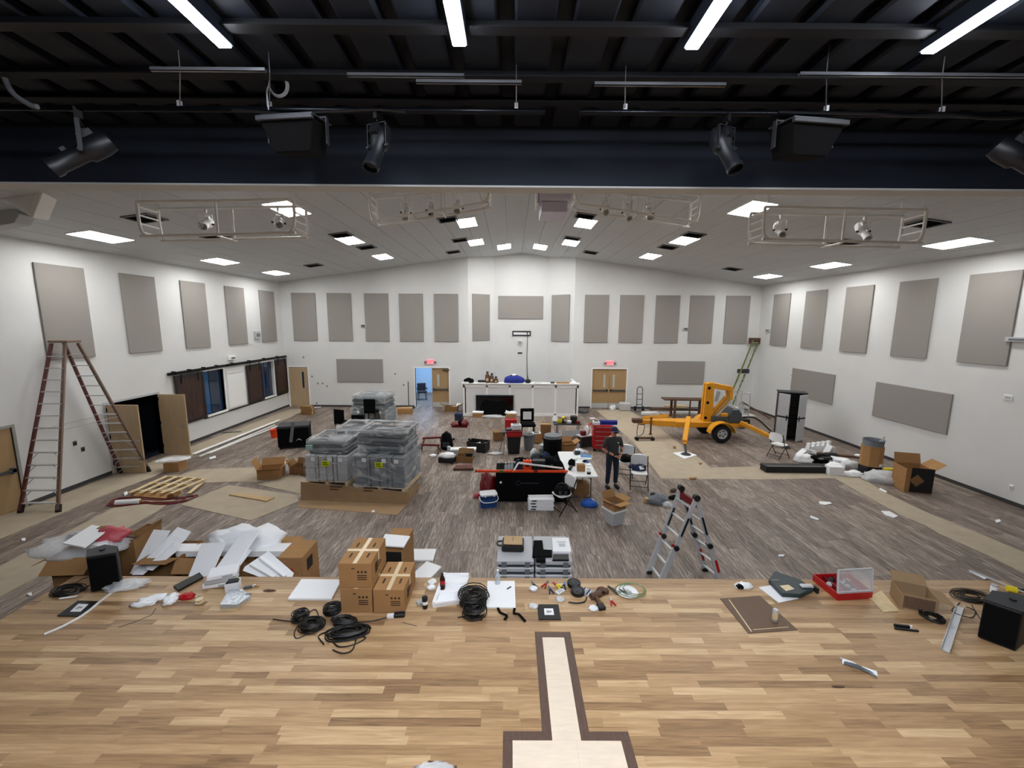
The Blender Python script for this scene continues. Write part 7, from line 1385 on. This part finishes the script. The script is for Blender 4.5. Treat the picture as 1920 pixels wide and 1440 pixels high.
p = Gs(888, 1128); coil('large heap of black cable beside the white foam tray', p, .16, 12, .011, 'cable_black', .14, [rel(p, (885, 1145), (872, 1155), (858, 1158)), rel(p, (895, 1150), (902, 1158), (903, 1163))]); coil('smaller black cable bundle in front of the cable heap', Gs(890, 1150), .12, 9, .011, 'cable_black', .09)
p = Gs(563, 1160); coil('black cable bundle, leftmost in front of cartons', p, .08, 9, .01, 'cable_black', .09, [rel(p, (563, 1160), (545, 1165), (512, 1161)), rel(p, (565, 1165), (552, 1185), (556, 1197), (575, 1190)), rel(p, (570, 1155), (590, 1143), (597, 1155), (592, 1165))]); coil('black cable loop at the right of the leftmost bundle', Gs(585, 1176), .12, 9, .01, 'cable_black', .07, sq=.8)
p = Gs(624, 1148); coil('black cable bundle touching the carton stack', p, .09, 10, .011, 'cable_black', .1, [rel(p, (628, 1155), (650, 1165), (690, 1166), (725, 1158), (740, 1155))])
p = Gs(645, 1170); coil('black cable bundle in the middle of the cable group', p, .12, 8, .012, 'cable_black', .07, sq=.5)
p = Gs(652, 1190); coil('wide flat loop of black cable, nearest the camera', p, .2, 9, .012, 'cable_black', .06, [rel(p, (622, 1200), (630, 1212), (655, 1212), (680, 1202), (668, 1195)), rel(p, (664, 1200), (650, 1222), (632, 1226), (617, 1216)), rel(p, (620, 1178), (602, 1185), (606, 1202))], sq=.45, rz=R(12))
t = T('adapter', 'black power adapter with white tag by the carton', 'adapter', Gs(742, 1156, .002), R(6)); MB().b0(-.1, -.02, -.025, .025, 0, .03).build('tag', 'paper_white', t); MB().b0(-.02, .11, -.035, .035, 0, .045).build('body', 'black_plastic', t, bevel=.008)
o = tag(MB().cyl((-.09, .03, .004), (.09, -.03, .004), .003, n=5).build('wire_piece', 'dark_grey'), 'short thin wire on stage right of the cables', 'wire'); o.location = Gs(768, 1171, .001)
t = T('small_bottles', 'black and white bottle standing by the foam tray', 'bottle', Gs(797, 1140, .002)); MB().lathe([(.03, 0), (.035, .05), (.02, .07), (.035, .09), (.036, .15), (.02, .16)], n=12).build('body', 'black_plastic', t, smooth=40); MB().lathe([(.0365, .06), (.0365, .1)], n=12).build('label', 'paper_white', t)
o = tag(MB().b0(-.05, .05, -.04, .04, 0, .03).build('white_tag', 'light_grey', bevel=.004), 'small pale card left of the black and white bottle', 'card'); put(o, Gs(789, 1131, .002), R(40))
for k, (x, y, mt, lab) in enumerate(((810, 1092, 'paper_white', 'white crumb left of the cola bottle, farther'), (808, 1103, 'paper_white', 'white crumb left of the cola bottle, nearer'), (900, 1104, 'tape', 'pale wood scraps behind the cable heap'), (905, 1150, 'tape', 'pale offcut in front of the cable heap'), (1000, 1105, 'paper_white', 'white crumb near the pliers'), (1000, 1138, 'clear_bag', 'clear plastic scrap left of the black plate'), (1050, 1125, 'clear_bag', 'clear plastic scrap behind the black plate'), (1113, 1142, 'paper_white', 'white crumb left of the drill'))):
    q = Gs(x, y); lump('scrap', lab, 'scrap', (q.x, q.y, HS+.002), (.06, .05, .035), mt, .06)
def plate(lab, px_, cpx):
    o = ssheet('black_plate', lab, 'plate', px_, 'black_plastic', .012, group='black plates on the stage'); P = [G(x, y, HS+.014)-o.location for x, y in cpx]; MB().prism([(q.x, q.y) for q in P], .012, .0135).build('label', 'paper_white', o); c = sum(P, Vector())/4
    mb = MB(); 
    for k in range(3): mb.b0(c.x-.03, c.x+.01, c.y-.02+.016*k, c.y-.012+.016*k, .0135, .0142)
    mb.b0(c.x+.015, c.x+.03, c.y-.01, c.y+.012, .0135, .0142); mb.build('label_print', 'dark_grey', o)
plate('black plate with white label at left on the stage', ((107, 1154), (148, 1155), (187, 1127), (146, 1126)), ((131, 1147), (151, 1147), (166, 1133), (147, 1132))); plate('black plate with white label near the stage centre', ((1010, 1161), (1052, 1161), (1047, 1133), (1007, 1133)), ((1021, 1153), (1039, 1153), (1037, 1141), (1020, 1141)))
# ---- tools at the front edge, right of centre
def tool(lab, x, y, rz, mt1, mt2, ln=.16, cat='hand tool', jaw=True):
    q = Gs(x, y); t = T('hand_tool', lab, cat, (q.x, q.y, HS+.002), R(rz), 'hand tools along the stage edge')
    for s in (-1, 1): MB().bar((s*.006, 0, .012), (s*.03, -ln*.6, .012), .018, .018).build('grip', mt1, t, bevel=.004)
    if jaw: MB().prism([(-.016, -.01), (.016, -.01), (.006, ln*.4), (-.006, ln*.4)], .004, .02).build('jaw', mt2, t)
    return t
tool('black pliers right of the white board', 1000, 1097, 20, 'black_plastic', 'gun_grey'); tool('red-handled pliers on the stage edge', 1024, 1096, -30, 'red_paint', 'gun_grey'); tool('purple-grey pliers beside the red ones', 1031, 1106, 10, 'navy', 'gun_grey'); tool('yellow and red cutters behind the white packet', 1043, 1098, 40, 'yellow', 'red_paint'); tool('blue-handled cutters left of the black tape rolls', 1058, 1098, -15, 'navy', 'denim_blue'); tool('red screwdriver beside the cordless drill', 1146, 1128, 5, 'red_paint', 'steel'); tool('green-grey cutters left of the white dish', 1148, 1106, 35, 'gun_grey', 'teal_dark', .2); tool('pliers lying in the white dish', 1172, 1113, -160, 'black_plastic', 'gun_grey', .14)
q = Gs(1050, 1110); sbox('white_packet', 'white packet between the pliers and tape rolls', 'packet', (q.x, q.y, HS+.002), R(40), (.12, .07, .015), 'paper_white', 'light_grey')
for x, y, lab in ((1076, 1098, 'black tape roll, farther of two at stage edge'), (1083, 1113, 'black tape roll, nearer of two at stage edge')):
    q = Gs(x, y); t = T('tape_roll', lab, 'tape roll', (q.x, q.y, HS+.002), 0, 'black tape rolls'); MB().lathe([(.085, 0), (.09, .01), (.09, .05), (.085, .055), (.05, .055), (.05, 0)], n=24).build('tape', 'black_plastic', t, smooth=40); MB().lathe([(.05, .001), (.05, .054), (.046, .054), (.046, .001)], n=20).build('core', 'mid_grey', t)
P = [Gs(x, y, .012) for x, y in ((1066, 1129), (1082, 1131), (1096, 1128), (1100, 1120))]; tag(MB().tube(spline(P, 6), .009, 6).build('cable_end', 'cable_black', smooth=True), 'short curved black cable below the tape rolls', 'cable')
q = Gs(1103, 1112); t = T('bit_set', 'clear packet of steel drill bits on stage', 'drill bits', (q.x, q.y, HS+.002), R(-35)); MB().b0(-.09, .09, -.07, .07, 0, .012).build('packet', 'light_grey', t)
for k in range(5): MB().cyl((-.07+.035*k, -.06, .018), (-.07+.035*k, .055, .018), .008, n=6).build('bit', 'steel' if k % 2 else 'navy', t)
q = Gs(1126, 1140); t = T('cordless_drill', 'dark cordless drill lying on the stage', 'drill', (q.x, q.y, HS+.002), R(15)); MB().b0(-.045, .045, -.06, .04, 0, .05).build('battery', 'black_plastic', t, bevel=.008); MB().bar((0, .0, .03), (.01, .14, .05), .04, .04).build('grip', 'brown_wood', t, bevel=.008); MB().cyl((-.05, .17, .045), (.1, .2, .045), .04, n=14).build('motor', 'brown_wood', t, smooth=40); MB().cyl((.1, .2, .045), (.16, .212, .045), .028, .018, n=12).build('chuck', 'black_metal', t)
q = Gs(1176, 1112); t = T('white_dish', 'round white dish inside the green cable loop', 'dish', (q.x, q.y, HS+.002)); MB().lathe([(.06, 0), (.12, .008), (.14, .02), (.135, .022), (.11, .012), (.001, .01)], n=28).build('dish', 'white_plastic', t, smooth=40); MB().lathe([(.06, .0125), (.001, .0135)], n=20).build('print', 'light_grey', t)
mb = MB(); c = Gs(1182, 1110)
for k in range(3): mb.tube([(c.x+(.2-.03*k)*math.cos(R(a))+.02*k, c.y+(.15-.02*k)*math.sin(R(a)), HS+.03+.008*k+.006*math.sin(R(2*a))) for a in range(0, 360, 12)], .005, 5, closed=True)
tag(mb.build('green_cable', 'cable_green', smooth=True), 'loop of thin green cable around the white dish', 'cable')
q = Gs(1129, 1116); lump('brown_rag', 'small brown leather pouch above the cordless drill', 'pouch', (q.x+.02, q.y+.06, HS+.002), (.08, .06, .06), 'brown_wood', .05)
# ---- right half of the stage
q = Gs(1394, 1101); lump('crumpled_label', 'crumpled white and black packet at the stage edge', 'packet', (q.x, q.y, HS+.002), (.11, .07, .06), 'foam_white', .06, extra=lambda t: MB().sph((-.06, -.02, .02), (.05, .05, .03)).build('black_side', 'black_cloth', t, smooth=True))
ssheet('paper_sheet', 'white paper sheet under the open black case', 'paper', ((1422, 1101), (1448, 1097), (1498, 1122), (1460, 1130)), 'paper_white', .003)
P = [Gs(x, y) for x, y in ((1440, 1094), (1452, 1078), (1500, 1094), (1525, 1112), (1500, 1123), (1466, 1121))]; c = sum(P, Vector())/6; t = T('tool_case', 'open dark grey tool case on the stage edge', 'case', (c.x, c.y, HS+.006)); MB().prism([((q-c).x, (q-c).y) for q in P], 0, .06).build('body', 'teal_dark', t, bevel=.012); MB().prism([((G(x, y, HS+.07)-c).x, (G(x, y, HS+.07)-c).y) for x, y in ((1462, 1098), (1478, 1096), (1490, 1104), (1474, 1108))], .06, .063).build('pale_insert', 'tape', t); MB().b0(.1, .26, -.1, -.03, .06, .09).build('steel_tool', 'aluminium', t, bevel=.01); MB().b0(-.2, -.1, .06, .09, .06, .065).build('label', 'mid_grey', t); MB().b0(.28, .31, -.12, -.05, .0, .07).build('latch', 'black_plastic', t)
t = ssheet('brown_mat', 'dark brown wood-grain mat with white outline on the stage', 'mat', ((1350, 1122), (1425, 1117), (1496, 1181), (1403, 1187)), 'blood_wood', .006); P = [G(x, y, HS+.009)-t.location for x, y in ((1366, 1124), (1374, 1123), (1420, 1183), (1408, 1184))]
mb = MB(); mb.prism([(q.x, q.y) for q in (P[0], P[0].lerp(P[1], .2), P[3].lerp(P[2], .2), P[3])], .006, .0068); Q = [G(x, y, HS+.009)-t.location for x, y in ((1412, 1180), (1478, 1175), (1479, 1176), (1413, 1181))]; mb.prism([(q.x, q.y) for q in Q], .006, .0068); mb.build('outline', 'tape', t)
q = Gs(1452, 1166); t = T('drink_can', 'tall pale drink can standing on the brown mat', 'can', (q.x, q.y, HS+.0095)); MB().lathe([(.026, 0), (.033, .01), (.033, .14), (.027, .155), (.027, .158), (.024, .154)], n=18).build('can', 'aluminium', t, smooth=40); MB().lathe([(.0334, .04), (.0334, .11)], n=18).build('label', 'tape', t, smooth=40)
# parts case
P = [Gs(x, y) for x, y in ((1524, 1088), (1570, 1126), (1634, 1122), (1592, 1086))]; c = sum(P, Vector())/4; t = T('parts_case', 'red parts case with clear lid standing open', 'parts case', (c.x, c.y, HS+.002)); L2 = [q-c for q in P]
mb = MB(); mb.prism([(q.x, q.y) for q in L2], 0, .012)
for i in range(4):
    u, v = L2[i], L2[(i+1) % 4]; mb.bar(Vector((u.x, u.y, .045)), Vector((v.x, v.y, .045)), .014, .09)
mb.build('tray', 'red_paint', t); mb = MB()
for f in (.25, .5, .75): u, v = L2[0].lerp(L2[3], f), L2[1].lerp(L2[2], f); mb.bar(Vector((u.x, u.y, .04)), Vector((v.x, v.y, .04)), .008, .06)
mb.build('divider', 'dark_red', t)
for k in range(9):
    f, g_ = random.uniform(.12, .9), random.uniform(.08, .92); u = L2[0].lerp(L2[3], f).lerp(L2[1].lerp(L2[2], f), g_); MB().sph((u.x, u.y, .035), (.05, .035, .03), 8, 5).build('small_part', 'light_grey' if k % 3 else 'dark_grey', t, smooth=True)
u, v = L2[1], L2[2]; lh = AY(1570, 1076, P[1].y).z-HS-.1; MB().slab([(u.x, u.y, .1), (v.x, v.y, .1), (v.x+.02, v.y+.06, .1+lh), (u.x+.02, u.y+.06, .1+lh)], (0, .02, 0)).build('clear_lid', 'clear_plastic', t)
mb = MB(); E_ = [Vector((u.x, u.y+.01, .1)), Vector((v.x, v.y+.01, .1)), Vector((v.x+.02, v.y+.07, .1+lh)), Vector((u.x+.02, u.y+.07, .1+lh))]
for i in range(4): mb.bar(E_[i], E_[(i+1) % 4], .022, .022)
mb.build('lid_frame', 'light_grey', t)
MB().box(((u.x+v.x)/2, (u.y+v.y)/2-.012, .06), (.05, .01, .03)).build('latch', 'red_paint', t)
ssheet('plywood_sheet', 'pale plywood panel beside the red parts case', 'board', ((1628, 1119), (1652, 1107), (1686, 1145), (1656, 1147)), 'pallet_wood', .012)
# small open carton
q = Gs(1738, 1150); t = carton('open_carton', 'small open brown carton at the right of the stage', (q.x-.03, q.y+.16, HS+.002), R(-24), (.36, .3, .2), 'kraft', 'rb', flapang=(-15, 40)); MB().b0(-.15, .15, -.152, -.15, .02, .18).build('dark_face', 'blood_wood', t)
coil('small black cable ring in front of the right carton', Gs(1748, 1160), .1, 5, .011, 'cable_black', .03, name='cable_ring'); p = Gs(1822, 1120); coil('loose black cable coil left of the right loudspeaker', p, .2, 6, .009, 'cable_black', .03, [rel(p, (1800, 1130), (1785, 1146), (1820, 1158), (1828, 1146), (1812, 1138)), rel(p, (1822, 1135), (1838, 1160), (1850, 1165))], sq=.6)
a, b = Gs(1800, 1139), Gs(1772, 1222); m = (a+b)/2; t = T('metal_channel', 'aluminium channel lying on stage beside right loudspeaker', 'channel', (m.x, m.y, HS+.002)); d = b-a; MB().bar(a-m+Vector((0, 0, -m.z+HS+.004)), b-m+Vector((0, 0, -m.z+HS+.004)), .07, .006).build('web', 'aluminium', t); n_ = Vector((-d.y, d.x, 0)).normalized()*.033
for s in (-1, 1): MB().bar(a-m+n_*s+Vector((0, 0, .025)), b-m+n_*s+Vector((0, 0, .025)), .006, .05).build('lip', 'aluminium', t)
q = Gs(1697, 1180); t = T('bracket_bar', 'black bracket bar with a white pin on the stage', 'bracket', (q.x, q.y, HS+.002), R(-10)); MB().b0(-.12, .12, -.03, -.01, 0, .02).build('bar', 'black_plastic', t); MB().b0(-.1, .06, .01, .04, 0, .035).build('grip', 'black_plastic', t, bevel=.006); MB().cyl((.07, .02, 0), (.07, .02, .04), .012, n=8).build('pin', 'white_plastic', t)
def floor_speaker(lab, poly_px, zt_px, mtb='black_grille', side='dark_grey'):
    P = [Gs(x, y) for x, y in poly_px]; c = sum(P, Vector())/len(P); h = AY(*zt_px, P[0].y).z-HS; t = T('floor_loudspeaker', lab, 'loudspeaker', (c.x, c.y, HS+.002), 0, 'black loudspeakers standing on the stage')
    poly = [((q-c).x, (q-c).y) for q in P]; MB().prism(poly, 0, h).build('cabinet', 'black_plastic', t, bevel=.025, seg=2); MB().prism([(x*.98, y*.98) for x, y in poly], h, h+.004).build('top_cover', side, t)
    u, v = Vector((*poly[0], 0)), Vector((*poly[1], 0)); n_ = Vector(((v-u).y, -(v-u).x, 0)).normalized()*.012
    MB().slab([u.lerp(v, .04)+Vector((0, 0, .03))+n_*.2, u.lerp(v, .96)+Vector((0, 0, .03))+n_*.2, u.lerp(v, .96)+Vector((0, 0, h-.03))+n_*.2, u.lerp(v, .04)+Vector((0, 0, h-.03))+n_*.2], n_).build('grille', mtb, t)
    MB().cyl((0, 0, h+.004), (0, 0, h+.02), .03, n=12).build('top_handle', 'black_plastic', t)
    return t, c, h
floor_speaker('black loudspeaker standing at the right of the stage', ((1831, 1195), (1904, 1223), (1926, 1204), (1920, 1188), (1846, 1176)), (1838, 1124))
floor_speaker('black loudspeaker standing at left before the carton heap', ((171, 1112), (228, 1101), (231, 1088), (206, 1084), (172, 1096)), (164, 1046))
P = [AY(1818, 1069, 5.6), AY(1930, 1126, 4.95)]; P[0].z = HS+.07; P[1].z = HS+.05; t = T('painter_pole', 'thin white pole with yellow clamp lying over the right stage corner', 'pole', (P[1].x, P[1].y, HS)); a = Vector((AY(1818, 1069, 5.55).x-P[1].x, 5.55-P[1].y, AY(1818, 1069, 5.55).z-HS)); MB().cyl(a, (.15, -.1, .03), .012, n=8).build('pole', 'light_grey', t, smooth=40); c = a.lerp(Vector((0, 0, .04)), .72); MB().cyl(c-Vector((.04, -.02, 0)), c+Vector((.04, -.02, 0)), .04, n=10).build('clamp', 'yellow', t); MB().bar(c, c+Vector((.2, .02, -.02)), .025, .02).build('side_arm', 'black_plastic', t)
q = Gs(1862, 1112); t = T('small_jar', 'small white jar behind the right loudspeaker', 'jar', (q.x, q.y, HS+.002)); MB().lathe([(.03, 0), (.035, .01), (.035, .09), (.03, .1)], n=12).build('body', 'white_plastic', t, smooth=40); MB().cyl((0, 0, .1), (0, 0, .12), .033, n=12).build('lid', 'light_grey', t)
# bundle of thin wires and card, nearest right
q = Gs(1608, 1252); t = T('wire_bundle', 'bundle of thin wires and a white card on the right stage', 'wires', (q.x, q.y, HS+.002), R(-15)); MB().at((.09, -.03, .006), (R(4), 0, R(-18))).b0(-.06, .06, -.03, .03, 0, .006).build('card', 'paper_white', t); MB().at((-.07, .06, .008), (0, 0, R(-16))).b0(-.06, .06, -.01, .01, 0, .01).build('label_stick', 'light_grey', t); mb = MB()
for k in range(7): a = random.uniform(-.04, .04); mb.tube(spline([(-.12, .03+a*.5, .008), (-.03, a, .03), (.04, -.02+a, .02), (.12, -.06+a*1.4, .008)], 5), .0035, 5)
mb.build('wire', 'gun_grey', t, smooth=True); mb = MB()
for k in range(3): mb.tube(spline([(-.13, .0, .006), (-.1, .04+.01*k, .02), (0, .03, .015)], 5), .006, 5)
mb.build('white_tie', 'white_plastic', t, smooth=True)
q = Gs(1575, 1288); lump('splinter', 'dark wood splinter on the right stage', 'splinter', (q.x-.02, q.y, HS+.001), (.06, .015, .008), 'brown_wood', .05)
# ---- left half of the stage
p = Gs(128, 1110); coil('black cable coil beside the left loudspeaker', p, .17, 6, .011, 'cable_black', .04, [rel(p, (138, 1098), (150, 1088), (166, 1082)), rel(p, (146, 1112), (158, 1104), (168, 1097))], sq=.6)
q = Gs(126, 1122); o = tag(MB().bar((-.08, -.02, .008), (.1, .03, .008), .03, .01).build('white_stick', 'white_plastic', bevel=.003), 'short white stick beside the left cable coil', 'stick'); o.location = (q.x, q.y, HS+.002)
P = [Gs(x, y, .01) for x, y in ((83, 1189), (120, 1173), (160, 1150), (200, 1118), (235, 1096), (262, 1088))]; c = P[2]; mb = MB(); S_ = spline([v-c for v in P], 6)
for u, v in zip(S_, S_[1:]): mb.bar(u, v+(v-u)*.05, .028, .012)
o = mb.build('white_moulding', 'white_plastic'); o.location = c; tag(o, 'long curved strip of white moulding at left on stage', 'moulding')
q = Gs(238, 1102); lump('clear_wrap', 'clear plastic wrap at the end of the white moulding', 'wrap', (q.x, q.y, HS+.002), (.24, .1, .1), 'clear_bag', .06, R(20))
for k, (x, y, r_, rz, lab) in enumerate(((268, 1135, (.13, .045, .05), 12, 'white cotton glove pair on stage, left piece'), (290, 1125, (.17, .05, .06), 18, 'white cotton glove pair on stage, right piece'), (321, 1128, (.07, .1, .09), 0, 'white foam lump beside the cotton gloves'))):
    q = Gs(x, y); lump('glove' if k < 2 else 'foam_lump', lab, 'glove' if k < 2 else 'foam', (q.x, q.y, HS+.002), r_, 'foam_white', .06, R(rz))
q = Gs(351, 1121); lump('red_wrapper', 'crumpled red wrapper on the stage', 'wrapper', (q.x, q.y, HS+.002), (.09, .06, .06), 'red_paint', .05); q = Gs(374, 1130); t = T('wire_spool', 'small beige spool with wire on the stage', 'spool', (q.x, q.y, HS+.002), R(-25)); MB().lathe([(.045, 0), (.045, .01), (.03, .012), (.03, .04), (.045, .042), (.045, .05)], n=16).build('spool', 'tape', t, smooth=40); MB().b0(-.1, -.03, .0, .06, 0, .035).build('clip', 'mid_grey', t, bevel=.008)
o = tag(MB().tube([Gs(x, y, .004)-Gs(257, 1158) for x, y in ((222, 1176), (255, 1165), (284, 1153), (292, 1140))], .003, 5).build('thin_wire', 'dark_grey'), 'thin bent wire lying on the left stage', 'wire'); o.location = Gs(257, 1158, .001)
ssheet('black_strip', 'flat black foam strip beside the white carton', 'strip', ((325, 1098), (334, 1106), (381, 1081), (374, 1073)), 'black_plastic', .03)
q = Gs(410, 1098)
for k in range(3): o = T('white_package', 'flat white package on stage before the foam heap, %s of three' % ['bottom', 'middle', 'top'][k], 'package', (q.x+.02*k, q.y+.06, HS+.002+.062*k), R(14+5*k), 'flat white packages'); MB().b0(-.19+.01*k, .17, -.11, .13, 0, .058).build('body', 'paper_white' if k != 1 else 'light_grey', o, bevel=.008); MB().b0(.0, .12, -.112, -.11, .015, .04).build('label', 'light_grey', o)
q = Gs(438, 1108); t = T('lamp_box', 'small white carton with black fittings inside', 'box', (q.x-.02, q.y+.03, HS+.002), R(18)); mb = MB()
for a in ((-.08, .08, -.06, -.055), (-.08, .08, .055, .06), (-.08, -.075, -.06, .06), (.075, .08, -.06, .06)): mb.b0(*a, 0, .12)
mb.b0(-.08, .08, -.06, .06, 0, .005); mb.build('carton', 'paper_white', t); MB().b0(-.07, .07, -.05, .05, .006, .14).build('fitting', 'black_plastic', t, bevel=.02)
P = [Gs(x, y, .01) for x, y in ((413, 1141), (445, 1138), (470, 1122), (455, 1108), (430, 1112))]; c = sum(P, Vector())/5; o = T('foil_bag', 'crumpled silver foil bag on the stage', 'bag', (c.x, c.y, HS+.002)); mat('foil', 'c4ccd4', .25, metal=.6, bump=.8, scale=25); MB().prism([((v-c).x, (v-c).y) for v in P], 0, lambda x, y: .02+random.random()*.05).build('foil', 'foil', o); MB().at((.1, .02, .02), (R(30), R(-10), 0)).b0(-.07, .07, -.05, .05, 0, .004).build('fold', 'foil', o)
q = Gs(465, 1103); t = T('grey_clamp', 'small grey clamp beside the foil bag', 'clamp', (q.x, q.y, HS+.002), R(20)); MB().b0(-.05, .05, -.02, .02, 0, .03).build('body', 'gun_grey', t, bevel=.005); MB().cyl((.05, 0, .02), (.09, .02, .02), .01, n=6).build('screw', 'steel', t)
q = Gs(505, 1108); lump('leaf_scrap', 'small brown scrap on the stage right of the clamp', 'scrap', (q.x, q.y, HS+.001), (.08, .02, .015), 'brown_wood', .06); q = Gs(482, 1100); lump('leaf_scrap', 'tiny tan scrap on the stage near the clamp', 'scrap', (q.x, q.y, HS+.001), (.03, .015, .012), 'cardboard', .06)
q = Gs(815, 1448); lump('clear_packet', 'clear plastic packet at the bottom edge of the stage', 'packet', (q.x, q.y, HS+.002), (.15, .06, .05), 'clear_bag', .06); q = Gs(840, 1441); o = tag(MB().b0(-.12, .12, -.012, .012, 0, .012).build('dark_strip', 'brown_wood'), 'dark strip behind the clear packet at the bottom edge', 'strip'); put(o, (q.x-.05, q.y+.02, HS+.002), R(-10))
